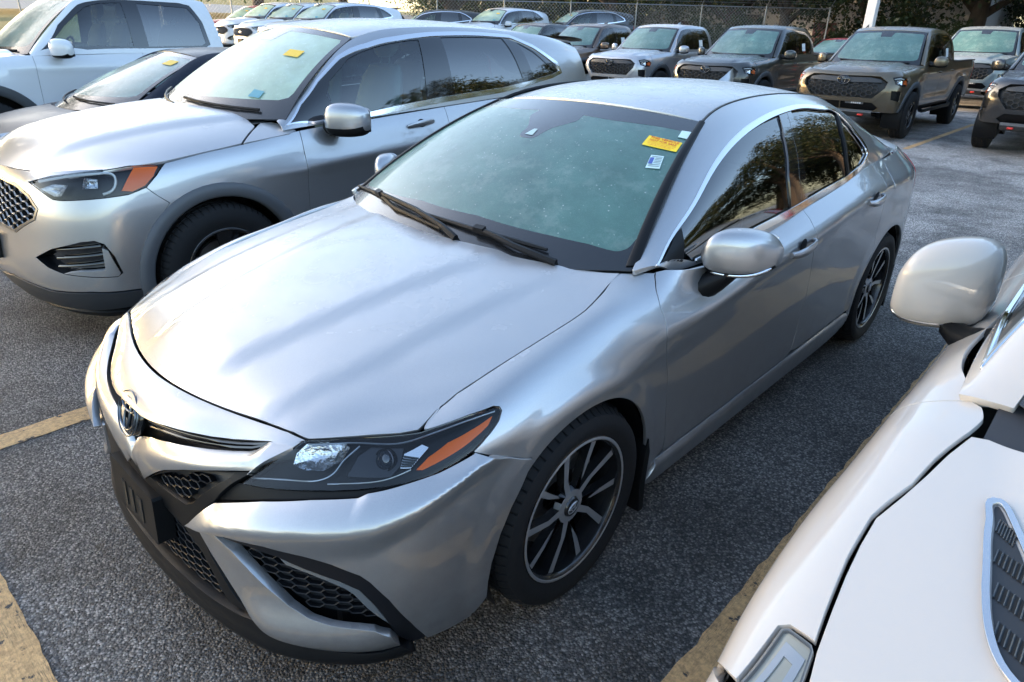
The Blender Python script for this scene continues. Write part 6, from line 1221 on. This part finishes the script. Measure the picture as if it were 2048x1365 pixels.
    panel('windshield_border',W,wso,FRIT,car,step=.06,gap=0,flange=.01,holes=[fld],off=.001); wsh=panel('windshield',W,fld,o.get('ws_mat',GWSD),car,step=.06,gap=-.001,flange=0)
    r=sp['roof']; yr0,yr1=r['z'][0][0],r['z'][-1][0]; rw=r['w']
    ro=[(x,yr0+.01+sp['ws']['ct']*(x/rw)**2) for x in np.linspace(0,rw*.97,6)]+[(rw*.985,y) for y in np.linspace(yr0+sp['ws']['ct']+.08,yr1-.03,6)]+[(x,yr1-.005) for x in np.linspace(rw*.95,0,5)]
    rr=inv(R_,ro,(0,1)); panel('roof',R_,rr+mir(rr[1:-1]),PA,car,step=step*1.4,gap=0,flange=.02)
    op=gz(o['opening']); vg=G.v[-1]; ug=G.u[-1]
    fo=[(u,vg-.001) for u in np.linspace(0,ug,26)]+[(ug,v) for v in np.linspace(vg-.03,.03,6)]+[(u,.022) for u in np.linspace(ug-.02,0,26)]
    panel('side_frame',G,fo,PA,car,LR,step=step,gap=0,flange=.02,holes=[op])
    panes=[gz(p) for p in o['panes']]; panel('window_surround',G,op,GLOSSB,car,LR,step=.05,off=-.003,gap=-.002,flange=0,holes=panes)
    for k,p in enumerate(panes): panel('side_glass',G,p,o['glass'][k],car,LR,step=.06,off=-.007,gap=-.003,flange=0)
    if o.get('chrome'):
        opn=np.array(resample(op,.025)); opn=opn if area2(opn)>0 else opn[::-1]; panel('window_trim',G,opn.tolist(),CHROME,car,LR,step=.02,gap=.001,flange=.01,off=.004,holes=[inset(opn,o['chrome']).tolist()],edge=.025)
    if 'rearglass' in o:
        b=MB(); b.grid([[(f*w_,y,z-.03*f*f) for f in np.linspace(-1,1,9)] for y,z,w_ in o['rearglass']]); b.build('rear_window',GTINT,car,180)
    if 'mirror' in o:
        for s in LR: mirror_shell(car,o['mirror'],o.get('mirror_cap',PA),BLACKP,o['mfoot'],s,o.get('msig',False),split=o.get('msplit',-.55))
    for (a,b_) in o.get('handles',[]):
        u_=yz([a,b_])
        for s in LR: handle(car,B,u_[0],u_[1],o.get('handle_mat',PA),s,fine)
    if o.get('wipers',True):
        for x0,x1 in ((-.60,-.02),(.02,.60)):
            P=W.pos(np.linspace(x0,x1,5)*um/.75,np.linspace(f0*.75,f0*.4,5),.015); b=MB(); b.tube(P.tolist(),.009,6); b.build('wiper',BLACKP,car,40)
    # cabin
    y1,z1=sp['ws']['yb'],sp['ws']['zb']; yw=o['seat_y']; zs_=o['seat_z']
    b=MB(); b.box((-.74,y1+.15,o['sill']+.15),(.74,o['cab_end'],o['sill']+.20)); b.grid([[(x,y,z) for x in np.linspace(-.72,.72,7)] for y,z in ((y1+.05,z1-.03),(y1+.35,z1+.01),(y1+.6,z1-.04),(y1+.68,z1-.2),(y1+.66,z1-.5))]); b.build('dashboard',DARKIN,car,40)
    SM=o.get('seat_mat',DARKIN)
    for x in (-.38,.38): seat(car,x,yw,zs_,SM)
    for x in (-.40,.40): seat(car,x,yw+.88,zs_+.02,SM,.95)
    b=MB(); b.tube([(.38+.18*math.cos(t),yw-.10+.06*math.sin(t),zs_+.33+.17*math.sin(t)) for t in np.linspace(0,2*math.pi,21)],.014,6,False); b.build('steering_wheel',BLACKP,car,60)
    car.location=(at[0],at[1],0); car.rotation_euler=(0,0,rz); car['_']=0; del car['_']
    return car,S,hl,gr
def yz_or(B,l): return inv3(B,l) if len(l) and len(l[0])==3 else inv(B,l,(1,2))
def lamp_unit(car,B,hl,amber=None,sides=LR,bars=(),bowl=(),amb_off=-.012):
    """headlight: clear lens over a dark housing with reflectors and an amber corner"""
    for s in sides:
        h=panel('headlight',B,hl,LENS,car,(s,),step=.03,off=.001,gap=.003,flange=.01)
        panel('housing',B,hl,simple('lamp_housing',(.006,.006,.007),.35,spec=.2),h,(s,),step=.04,off=-.045,gap=.001,flange=0)
        if amber is not None: panel('amber_reflector',B,amber,AMBER,h,(s,),step=.02,off=amb_off,gap=0,flange=.02)
        for k in bars: strip_tube('light_guide',B,smooth_open(k),-.014,.007,simple('guide_white',(.75,.78,.80),.25),h,(s,))
        for bw in bowl:
            bw=np.array(bw); cen=bw.mean(0); P=[]
            for f,d in ((1,-.014),(.75,-.024),(.4,-.036),(.03,-.04)):
                q_=cen+(bw-cen)*f; q_=np.concatenate([q_,q_[:1]]); P.append((B.pos(*q_.T,d)*[s,1,1]).tolist())
            b=MB(); b.grid(P); b.build('reflector_bowl',MATS.get('bowl_facets',REFL),h,35)
def badge(car,loc,rx,w_,h_,mat_=None,back=True):
    """oval badge of nested rings on a dark disc"""
    b=MB(); b.lathe([(.0,-.01),(1,-.01),(1,.0),(.9,.006),(0,.008)],28,'y'); o=b.build('emblem_badge',GLOSSB,car,40); o.location=loc; o.scale=(w_,1,h_); o.rotation_euler=(rx,0,math.pi)
    b=MB()
    for ra,rb,cz in ((1.0,1.0,0),(.30,.74,0),(.66,.26,.36)): b.tube([(ra*w_*math.cos(t),.011,(cz+rb*math.sin(t))*h_*.96) for t in np.linspace(0,2*math.pi,29)],.006,5,False)
    e=b.build('emblem_rings',mat_ or simple('emblem_dark',(.10,.11,.12),.3,.8),o,60); e.scale=(1/w_,1,1/h_)
# ---- silver crossover beside the sedan
EDGE['hood'].update(xf=.56,ext=.07,rear=[(.890,1.125),(.84,1.185),(.76,1.285)])
SIL2=paint('crossover_silver',(.35,.355,.368),metal=.80,rough=.35,cior=1.7,dewcol=(.34,.325,.30))
CLADG=simple('cladding_grey',(.085,.088,.095),.5,bump=(700,.1,.0006)); LEATH=simple('leather_grey',(.30,.31,.31),.5,vary=.1)
EDGE['o']=dict(fa=.93,ra=3.78,ar=.425,R=.372,sill=.27,xw=.935,wheel=('crossover',.235,'five_dark'),clad=(.072,CLADG),ws_mat=GWSE,
 seam=[(.505,.30),(.50,.42),(.535,.60),(.60,.72),(.66,.80),(.566,.89)],
 ftop=[(.88,.55,.87),(.80,.25,.85)] if False else [(.905,.60,.955),(.885,.66,.995)]+[(.84,.42,.985),(.78,.32,.98),(.66,.225,.97),(.54,.17,.962),(.40,.137,.958),(.25,.120,.956),(.12,.112,.955),(0,.110,.955)],
 fbot0=.16,fbot=[(.25,.02,.385),(.48,.05,.385),(.64,.10,.375),(.84,.22,.385),(.915,.42,.37),(.922,.50,.36)],
 hl=[(.563,.133,.925),(.69,.22,.955),(.817,.345,.983),(.854,.521,.995),(.884,.685,.992),(.907,.624,.941),(.917,.566,.892),(.917,.476,.868),(.88,.329,.861),(.773,.207,.853),(.73,.181,.855),(.651,.153,.892)],
 hl_rear=[(.917,.575,.90),(.907,.632,.945),(.886,.69,.995)],
 grille=[(0,.07,.925),(.265,.078,.917),(.461,.101,.906),(.578,.12,.862),(.645,.128,.801),(.618,.107,.743),(.419,.047,.648),(.206,.026,.655),(0,.02,.655)],
 cut=[[(.579,.072,.543),(.699,.124,.603),(.843,.228,.650),(.882,.278,.655),(.902,.314,.635),(.912,.345,.567),(.917,.365,.473),(.910,.34,.455),(.752,.14,.477),(.662,.097,.501)]],
 fend_top=[(.70,.998),(.91,1.028),(1.123,1.051),(1.29,1.071),(1.47,1.095)],
 d1=[(1.492,1.097),(1.485,.968),(1.484,.71),(1.47,.45),(1.42,.31)],
 doors=[[(2.655,1.165),(2.66,1.0),(2.67,.7),(2.66,.45),(2.60,.31)],[(3.80,1.215),(3.84,1.12),(3.70,.98),(3.52,.86),(3.42,.72),(3.36,.5),(3.33,.31)]],
 belt=[(1.4,1.10),(1.9,1.12),(2.7,1.167),(3.5,1.208),(4.4,1.222)],belt_y=[(1.49,2.655),(2.655,3.80)],
 rear_top=[(3.80,1.215),(4.0,1.218),(4.3,1.222),(4.42,1.222)],tail=[(4.40,.40),(4.42,.80),(4.43,1.20)],
 opening=[(1.42,1.125),(1.60,1.125),(1.905,1.132),(2.515,1.180),(2.66,1.192),(3.27,1.230),(3.58,1.265),(3.9,1.31),(4.05,1.345),(4.02,1.428),(3.766,1.562),(3.54,1.632),(3.154,1.648),(2.70,1.642),(2.41,1.614),(2.16,1.570),(1.925,1.495),(1.72,1.36),(1.55,1.23)],chrome=.028,
 panes=[[(1.80,1.155),(2.515,1.207),(2.53,1.30),(2.59,1.60),(2.40,1.583),(2.18,1.543),(1.98,1.482),(1.80,1.362),(1.74,1.28)],[(2.775,1.235),(3.26,1.262),(3.53,1.325),(3.44,1.612),(3.15,1.618),(2.79,1.613)],[(3.66,1.315),(3.74,1.305),(3.96,1.36),(3.74,1.515),(3.585,1.585)]],glass=[GCLEAR,GTINT,GTINT],
 mirror=[(.955,1.68,1.15,.02,.02),(.985,1.69,1.155,.075,.085),(1.05,1.725,1.155,.085,.098),(1.12,1.775,1.15,.07,.085),(1.155,1.80,1.148,.03,.05)],mfoot=[(1.04,1.74,1.09,.06,.03),(.98,1.73,1.085,.06,.03),(.93,1.72,1.09,.06,.04),(.90,1.71,1.10,.06,.05)],msplit=-.22,
 handles=[((2.28,1.060),(2.52,1.076)),((3.36,1.115),(3.58,1.13))],seat_y=2.02,seat_z=.78,cab_end=4.2,seat_mat=LEATH,frit=(.17,.06,.04),
 rearglass=[(4.40,1.62,.60),(4.60,1.40,.66),(4.68,1.24,.70)])
def build_edge():
    car,S,hl,gr=base_vehicle(EDGE,'silver_crossover','silver crossover with hexagon mesh grille parked beside the silver sedan','car',EDGE_AT,0,SIL2,step=.03,fine=True); B=S['B']
    panel('fender_top',S['H'],inv(S['H'],[(.768,1.288),(.845,1.190),(.893,1.132),(.900,1.25),(.905,1.42),(.89,1.475),(.82,1.455),(.74,1.40),(.73,1.335)],(0,1)),SIL2,car,LR,step=.03,gap=.002,flange=.02)
    am=inv3(B,[(.862,.545,.990),(.878,.655,.984),(.902,.618,.943),(.910,.566,.902),(.908,.50,.880),(.885,.455,.885)])
    lamp_unit(car,B,hl,am,bars=[inv3(B,[(.62,.17,.93),(.74,.26,.955),(.83,.375,.972),(.868,.44,.962),(.885,.42,.90),(.875,.37,.878)])],bowl=[inv3(B,[(.63,.165,.895),(.70,.22,.92),(.76,.27,.915),(.75,.22,.87),(.72,.19,.868)]),inv3(B,[(.80,.33,.945),(.845,.37,.945),(.855,.36,.905),(.81,.31,.90)])])
    g2=gr+mir([p for p in gr if p[0]>.004]); SG_=simple('mesh_silver',(.20,.205,.21),.3,.9)
    hex_mesh(B,g2,.062,-.006,.03,.0055,SG_,car); panel('grille_back',B,g2,simple('pocket_black',(.008,.009,.011),.5),car,step=.06,off=-.04,gap=-.002,flange=0)
    opn=np.array(resample(g2,.03)); opn=opn if area2(opn)>0 else opn[::-1]; panel('grille_frame',B,opn.tolist(),SG_,car,step=.02,gap=.001,flange=.03,off=.003,holes=[inset(opn,.016).tolist()],edge=.03)
    oval=MB(); oval.lathe([(0,-.01),(1,-.01),(1,.003),(0,.010)],28,'y'); ov=oval.build('emblem_badge',simple('badge_blue',(.02,.04,.12),.2,coat=1),car,40); ov.location=(0,.03,.78); ov.scale=(.10,1,.042); ov.rotation_euler=(0,0,math.pi)
    fg=inv3(B,EDGE['o']['cut'][0]); fa_=np.array(fg)
    for s in LR:
        panel('fog_pocket',B,fg,GLOSSB,car,(s,),step=.04,off=-.05,gap=-.003,flange=0)
        b=MB(); c0=np.array(resample(fg,.03)); P0=B.pos(*c0.T,.0)*[s,1,1]; P1=B.pos(*c0.T,-.052)*[s,1,1]; b.grid([list(P0)+[P0[0]],list(P1)+[P1[0]]]); b.build('fog_rim',BLACKP,car,40)
    for s in LR:
        for dz in (.0,.045,.09):
            pts=inv3(B,[(.70+.02*s*0,.13,.505+dz),(.78,.18,.515+dz),(.85,.25,.525+dz),(.885,.30,.53+dz)]); strip_tube('fog_slat',B,smooth_open(pts),-.026,.009,GLOSSB,car,(s,))
        panel('fog_blade',B,inv3(B,[(.752,.145,.482),(.905,.345,.460),(.912,.355,.475),(.90,.325,.60),(.89,.305,.615),(.885,.30,.50),(.80,.195,.496)]),SIL2,car,(s,),step=.02,off=.004,gap=0,flange=.04)
    low=[(0.,.05),(.30,.05)]+inv3(B,[(.50,.09,.27),(.66,.14,.27),(.84,.26,.27),(.915,.45,.28)])+inv3(B,[(.92,.50,.355),(.915,.42,.362),(.84,.22,.378),(.64,.10,.368),(.48,.05,.378),(.25,.02,.378)])+[(0.,.152)]
    panel('lower_bumper',B,low+mir([p for p in low if p[0]>.004]),simple('cladding_dark',(.022,.024,.027),.5),car,step=.04,off=.004,gap=0,flange=.03)
    lip=[(0.,.004),(.5,.004),(.85,.006),(1.0,.01),(1.0,.05),(.85,.048),(.5,.046),(0.,.046)]; panel('front_lip',B,lip+mir(lip[1:-1]),BLACKP,car,step=.05,off=.0,gap=0,flange=.05)
    b=MB(); b.box((-.16,-.03,.46),(.16,.04,.60)); b.build('plate_holder',BLACKP,car)
    st=panel('yellow_tag',S['W'],inv3(S['W'],[(.38,1.80,1.50),(.50,1.83,1.50),(.51,1.77,1.455),(.39,1.74,1.46)]),simple('tag_yellow',(.80,.50,.03),.5),car,step=.05,off=.006,gap=0,flange=0)
    panel('blue_sticker',S['W'],inv3(S['W'],[(.50,1.46,1.28),(.58,1.48,1.275),(.59,1.43,1.245),(.51,1.40,1.25)]),simple('sticker_blue',(.10,.30,.36),.5),car,step=.05,off=.006,gap=0,flange=0)
    b=MB(); b.grid([[(x,y,z) for x in np.linspace(-.56,.56,7)] for y,z in ((4.38,1.628),(4.52,1.620),(4.64,1.605),(4.645,1.585),(4.45,1.58))]); b.build('roof_spoiler',SIL2,car,60)
    return car
build_edge()
WHITE['o']['glass']=[GTINT]*3; HATCH['o']['glass']=[GCLEAR,GCLEAR,GTINT]; TRUCK['o']['glass']=[GCLEAR,GTINT]
# ---- pearl white sports sedan
def build_white():
    PW=paint('pearl_white',(.50,.46,.415),metal=.0,rough=.35,dew=.25,dust=.1,flake=False); WHITE['o']['ws_mat']=glass('glass_dark_ws',(.12,.16,.17),dew=.12)
    car,S,hl,gr=base_vehicle(WHITE,'white_sedan','pearl white sedan with chrome rimmed hood vent right of the silver sedan','car',WHITE_AT,0,PW,step=.03,fine=True); B,H,W=S['B'],S['H'],S['W']
    for s in LR:
        h=panel('headlight',B,hl,LENS,car,(s,),step=.02,off=.001,gap=.003,flange=.02); panel('housing',B,hl,simple('lamp_cream',(.72,.68,.54),.4),h,(s,),step=.04,off=-.007,gap=.002,flange=0)
        o_=np.array(resample(hl,.02)); o_=o_ if area2(o_)>0 else o_[::-1]; panel('bezel',B,o_.tolist(),simple('bezel_grey',(.22,.215,.20),.35),h,(s,),step=.012,off=.0,gap=.001,flange=.01,holes=[inset(o_,.005).tolist()],edge=.02)
        panel('light_guide',B,inv3(B,[(.800,.57,.815),(.797,.655,.830),(.833,.675,.822),(.842,.58,.798),(.834,.57,.80),(.825,.650,.818),(.808,.640,.823),(.812,.57,.812)]),simple('guide_white',(.75,.78,.80),.25),h,(s,),step=.02,off=-.004,gap=0,flange=.003)
        v=inv3(H,[(.632,.91,.895),(.645,.98,.902),(.656,1.04,.908),(.664,1.09,.913),(.667,1.135,.918),(.654,1.14,.92),(.624,1.097,.921),(.598,1.035,.920),(.570,.965,.915),(.545,.88,.905),(.530,.80,.896),(.530,.75,.889),(.545,.735,.886),(.571,.752,.885),(.601,.80,.887),(.618,.85,.890)])
        v=np.array(resample(smooth_open(v+[v[0]],.015)[:-1],.02)); v=v if area2(v)>0 else v[::-1]
        vt=panel('hood_vent',H,v.tolist(),simple('vent_chrome',(.55,.56,.58),.22,.9),car,(s,),step=.012,off=.009,gap=0,flange=.012,holes=[inset(v,.011).tolist()],edge=.02)
        panel('vent_floor',H,inset(v,.015).tolist(),simple('vent_black',(.012,.014,.018),.5),vt,(s,),step=.04,off=.0022,gap=0,flange=0)
        for k in range(4):
            c_=np.array(v).mean(0)+np.array([.012-.022*(k-1.5)*0,.0]); lo,hi_=v[:,1].min(),v[:,1].max(); yv=lo+(hi_-lo)*(.20+.2*k); us_=v[np.abs(v[:,1]-yv)<.03][:,0]; u0,u1=us_.min()+.026,us_.max()-.026
            if u1-u0<.012: continue
            q=[(u0,yv-.03),(u1,yv-.012),(u1,yv+.022),(u0,yv+.008)]; panel('vent_slot',H,q,simple('slot_black',(.003,.003,.003),.8),vt,(s,),step=.03,off=.0032,gap=0,flange=0)
            for j in range(7):
                t=j/6; strip_tube('slot_rib',H,[(u0+(u1-u0)*t,yv-.03+.018*t),(u0+(u1-u0)*t,yv+.008+.014*t)],+.004,.0016,simple('rib_dark',(.05,.06,.07),.2),vt,(s,),4)
    if gr: g2=gr+mir([p for p in gr if p[0]>.004]); hex_mesh(B,g2,.04,-.008,.02,.003,BLACKP,car)
    li=inv3(B,[(0,.01,.42),(.45,.08,.42),(.62,.19,.36),(.60,.19,.26),(.40,.09,.24),(0,.03,.24)]); li=li+mir([p for p in li if p[0]>.004]); lo_=panel('lower_intake',B,li,simple('pocket_black',(.008,.009,.011),.5),car,step=.06,off=.003,gap=0,flange=.01); hex_mesh(B,li,.05,.005,.01,.003,BLACKP,car,name='intake_mesh')
    cw=[(u,.004) for u in np.linspace(-.64,.64,14)]+[(u,.12) for u in np.linspace(.62,-.62,14)]; panel('cowl',W,cw,simple('cowl_black',(.010,.011,.014),.35),car,step=.05,off=.006,gap=0,flange=.01)
    return car
build_white()
# ---- pickups
def build_truck():
    PB=paint('truck_bronze',(.115,.092,.060),metal=.6,rough=.34,dust=.5,dewcol=(.15,.135,.12),flake=False); FL=simple('flare_grey',(.05,.055,.062),.5)
    TRUCK['o']['clad']=(.095,FL); TRUCK['o']['sill_mat']=BLACKP
    car,S,hl,gr=base_vehicle(TRUCK,'pickup_truck','bronze pickup truck with black honeycomb grille facing the silver sedan','pickup truck',(-2.50,12.80),0,PB,step=.05); B=S['B']
    am=inv3(B,[(.865,.42,1.0),(.885,.48,.985),(.89,.46,.93),(.86,.36,.93),(.85,.34,.955)])
    lamp_unit(car,B,hl,am,bars=[inv3(B,[(.745,.23,1.0),(.80,.29,1.01),(.85,.37,1.01)])],bowl=[inv3(B,[(.77,.24,.98),(.83,.31,.985),(.83,.30,.92),(.78,.23,.93)])])
    g2=gr+mir([p for p in gr if p[0]>.004]); panel('grille_back',B,g2,simple('pocket_black',(.008,.009,.011),.5),car,step=.08,off=-.05,gap=-.002,flange=0)
    reg=[p for p in inv3(B,[(0,.03,.93),(.60,.12,.93),(.62,.12,.87),(.50,.06,.73),(0,.02,.73)])]; hex_mesh(B,reg+mir([p for p in reg if p[0]>.004]),.085,-.004,.03,.008,simple('grille_plastic',(.03,.032,.035),.4),car)
    gb=inv3(B,[(0,.045,1.03),(.42,.085,1.03),(.58,.125,.99),(.60,.13,.945),(0,.03,.945)]); panel('grille_bar',B,gb+mir([p for p in gb if p[0]>.004]),simple('grille_bar_grey',(.022,.024,.027),.4),car,step=.05,off=.006,gap=0,flange=.04)
    opn=np.array(resample(g2,.04)); opn=opn if area2(opn)>0 else opn[::-1]; panel('grille_frame',B,inset(opn,-.055).tolist(),PB,car,step=.03,gap=0,flange=.05,off=.022,holes=[inset(opn,.004).tolist()],edge=.04)
    badge(car,(0,.012,.985),0,.105,.072)
    for q in TRUCK['o']['cut']:
        u=inv3(B,q)
        for s in LR:
            panel('bumper_pocket',B,u,BLACKP,car,(s,),step=.06,off=-.03,gap=-.003,flange=0)
    u=TRUCK['o']['cut'][1]
    for s in LR:
        for k in range(5): strip_tube('vent_slat',B,inv3(B,[(.755,.195,.72+.025*k),(.80,.235,.715+.025*k),(.845,.285,.71+.025*k)]),-.01,.006,BLACKP,car,(s,))
    b=MB(); b.grid([[(x,y+.10*abs(x)**2,z) for x in np.linspace(-.55,.55,9)] for y,z in ((.06,.50),(.04,.46),(.10,.40),(.30,.36),(.6,.36))]); b.build('skid_plate',simple('skid_grey',(.06,.065,.07),.45),car,40)
    for s in LR:
        b=MB(); b.tube([(s*.36,.02,.43),(s*.36,-.02,.43),(s*.42,-.02,.43),(s*.42,.04,.43)],.016,7); b.build('tow_hook',simple('hook_red',(.55,.03,.02),.4),car,50)
    b=MB(); b.box((.10,.012,.60),(.40,.03,.64)); b.build('bumper_plate',simple('plate_grey',(.05,.052,.056),.5),car)
    for k in range(5): b=MB(); b.box((.20+.034*k,.008,.606),(.225+.034*k,.0115,.630)); b.build('plate_lettering',simple('plate_pale',(.40,.41,.42),.6),car)
    # bed: floor, inner walls, rail caps, tailgate
    b=MB(); b.box((-.80,3.55,.80),(.80,5.30,.84)); b.box((-.86,3.50,.80),(.86,3.56,1.235)); b.box((-.86,5.24,.80),(.86,5.30,1.245)); b.build('bed_floor',simple('bed_liner',(.02,.02,.021),.7),car)
    for s in LR:
        b=MB(); P=[(s*x,y,z) for x,y,z in ((.905,3.48,1.238),(.905,3.48,1.262),(.80,3.48,1.262),(.80,3.48,.84))]; Q=[(p[0],5.32,p[2]+.01) for p in P]; b.grid([P,Q]); b.build('bed_rail',BLACKP,car)
    b=MB(); b.grid([[(f*.63,y,z-.01*f*f) for f in np.linspace(-1,1,7)] for y,z in ((3.44,1.79),(3.50,1.70),(3.52,1.27))]); b.build('rear_window',GTINT,car,180)
    b=MB(); b.box((-.88,3.47,.55),(.88,3.52,1.27)); b.build('cab_back',PB,car)
    for s in LR:
        b=MB(); b.tube([(s*.96,1.5,.46),(s*.98,1.6,.44),(s*.98,3.5,.44),(s*.96,3.6,.46)],.035,8); b.build('side_step',BLACKP,car,60)
        b=MB(); b.box((s*.55-.04,.5,.34),(s*.55+.04,4.9,.42)); b.build('frame_rail',BLACKP,car)
        b=MB(); b.tube([(s*.3,4.28,.36),(s*.8,4.28,.36)],.05,8); b.tube([(s*.3,.93,.36),(s*.8,.93,.36)],.04,8); b.build('axle',BLACKP,car,60)
        pn=[(2.80,1.34),(2.98,1.345),(2.98,1.50),(2.80,1.495)]; panel('window_sticker',S['G'],inv(S['G'],pn,(1,2)),WHITEP,car,(s,),step=.08,off=.002,gap=0,flange=0)
    b=MB(); b.grid([[(sx*w_,y,z) for sx,z in ((-1,0),(0,h_),(1,0))] for y,w_,h_ in ((3.02,.004,.004),(3.12,.03,.05),(3.2,.028,.085),(3.24,.012,.0))]); f=b.build('roof_antenna',PB,car,60); f.location=(0,0,1.855)
    return car,PB
TRK,PB0=build_truck()
def recolour(o,m0,m1):
    for ch in o.children_recursive:
        for sl in ch.material_slots:
            if sl.material==m0: sl.link='OBJECT'; sl.material=m1
def clone(src,name,label,cat,at,rz,m0,m1,scale=1.,group=None):
    c_=copy_tree(src); c_.name=name; c_.location=(at[0],at[1],0); c_.rotation_euler=(0,0,rz); c_.scale=(scale,)*3 if not hasattr(scale,'__len__') else scale; c_['label']=label; c_['category']=cat
    if group: c_['group']=group
    if m1 is not None: recolour(c_,m0,m1)
    return c_
PT=lambda n,c_,**k: paint(n,c_,flake=False,**k)
P_GREEN=PT('truck_graphite',(.042,.045,.044),metal=.55,dust=.4,dewcol=(.13,.13,.125)); P_SILV=PT('truck_silver',(.42,.43,.45),metal=.7); P_BROWN=PT('truck_brown',(.13,.085,.06),metal=.55,dust=.4,dewcol=(.20,.16,.14)); P_BLACK=PT('truck_black',(.016,.017,.019),metal=.2,dust=.4,dewcol=(.08,.08,.085)); P_BLUE=PT('truck_grey_blue',(.18,.225,.245),metal=.0,dust=.2); P_WHITE=PT('truck_white',(.62,.64,.67),metal=.0,dew=.4,dust=.1); P_NAVY=PT('hatch_navy',(.014,.017,.028),metal=.1,dust=.3,dew=.4,coat=.2,spec=.2,dewcol=(.14,.13,.115)); P_RED=PT('car_red',(.32,.012,.014),metal=.2,dust=.1); P_DARK=PT('suv_dark',(.03,.028,.027),metal=.3,dust=.5,dewcol=(.17,.14,.11))
clone(TRK,'pickup_truck','dark graphite pickup truck parked between the bronze and silver pickups','pickup truck',(-5.55,13.45),0,PB0,P_GREEN)
clone(TRK,'pickup_truck','silver pickup truck parked between the graphite and brown pickups','pickup truck',(-8.62,14.30),0,PB0,P_SILV)
clone(TRK,'pickup_truck','brown pickup truck parked beside the silver pickup','pickup truck',(-11.65,15.1),0,PB0,P_BROWN)
clone(TRK,'pickup_truck','black pickup truck with red tow hooks right of the bronze pickup','pickup truck',(.52,12.75),0,PB0,P_BLACK)
clone(TRK,'pickup_truck','grey blue full size pickup truck behind the bronze and black pickups','pickup truck',(-2.35,20.6),0,PB0,P_BLUE,1.07)
clone(TRK,'pickup_truck','dark pickup truck beyond the roof of the silver crossover','pickup truck',(-14.9,16.3),0,PB0,P_DARK)
clone(TRK,'pickup_truck','large white crew cab pickup truck beside the navy hatchback','pickup truck',(-8.45,.25),0,PB0,P_WHITE,1.075)
EOF_MARK=0
# ---- dark hatchback and the cars further off
def build_hatch():
    car,S,hl,gr=base_vehicle(HATCH,'navy_hatchback','dark navy hatchback with dew on its windshield beside the silver crossover','car',HATCH_AT,0,P_NAVY,step=.05); lamp_unit(car,S['B'],hl)
    panel('yellow_tag',S['W'],inv3(S['W'],[(.34,1.86,1.34),(.46,1.89,1.335),(.47,1.80,1.30),(.35,1.77,1.305)]),MATS['tag_yellow'],car,step=.06,off=.006,gap=0,flange=0)
    return car
HAT=build_hatch()
EDG=[o for o in COL.objects if o.name.startswith('silver_crossover')][0]
def suv(label,at,rz,m1,scale=1.,z=UPPER):
    o=clone(EDG,'parked_suv',label,'suv',at,rz,SIL2,m1,scale); o.location.z=z; return o
suv('white suv with roof rails nearest the end of the white pickup bed',(-18.0,10.3),0,P_WHITE,(1,1,.99))
suv('white suv between two other white suvs in the row beyond the white pickup',(-20.9,11.0),0,P_WHITE,(1,1,1.01))
suv('white suv parked furthest from the silver crossover in the white row',(-23.8,11.6),0,P_WHITE,(1,1,1.04))
suv('dark maroon suv at the end of the white suv row beyond the white pickup',(-26.8,12.4),0,P_RED)
suv('dark grey suv parked behind the row of white suvs',(-23.5,18.5),-.9,P_DARK)
suv('white suv with pale green windshield behind the crossover roof',(-18.8,18.6),0,P_WHITE,(1,1,1.06))
suv('dark suv with rounded roof beside the white suv behind the crossover',(-19.0,22.8),-.6,P_DARK,(1,1,1.08))
suv('dark suv parked behind the silver and graphite pickups',(-9.6,22.6),0,P_DARK,(1.02,1.02,1.06),0.)
clone(HAT,'red_car','red car with blue windshield banner behind the graphite pickup','car',(-6.9,23.0),0,P_NAVY,P_RED,(1.04,1,1.12))

for o in [o for o in COL.objects if o.get('label','').startswith('large white crew')][0].children_recursive[:]:
    if o.name.startswith('window_sticker'): bpy.data.objects.remove(o)
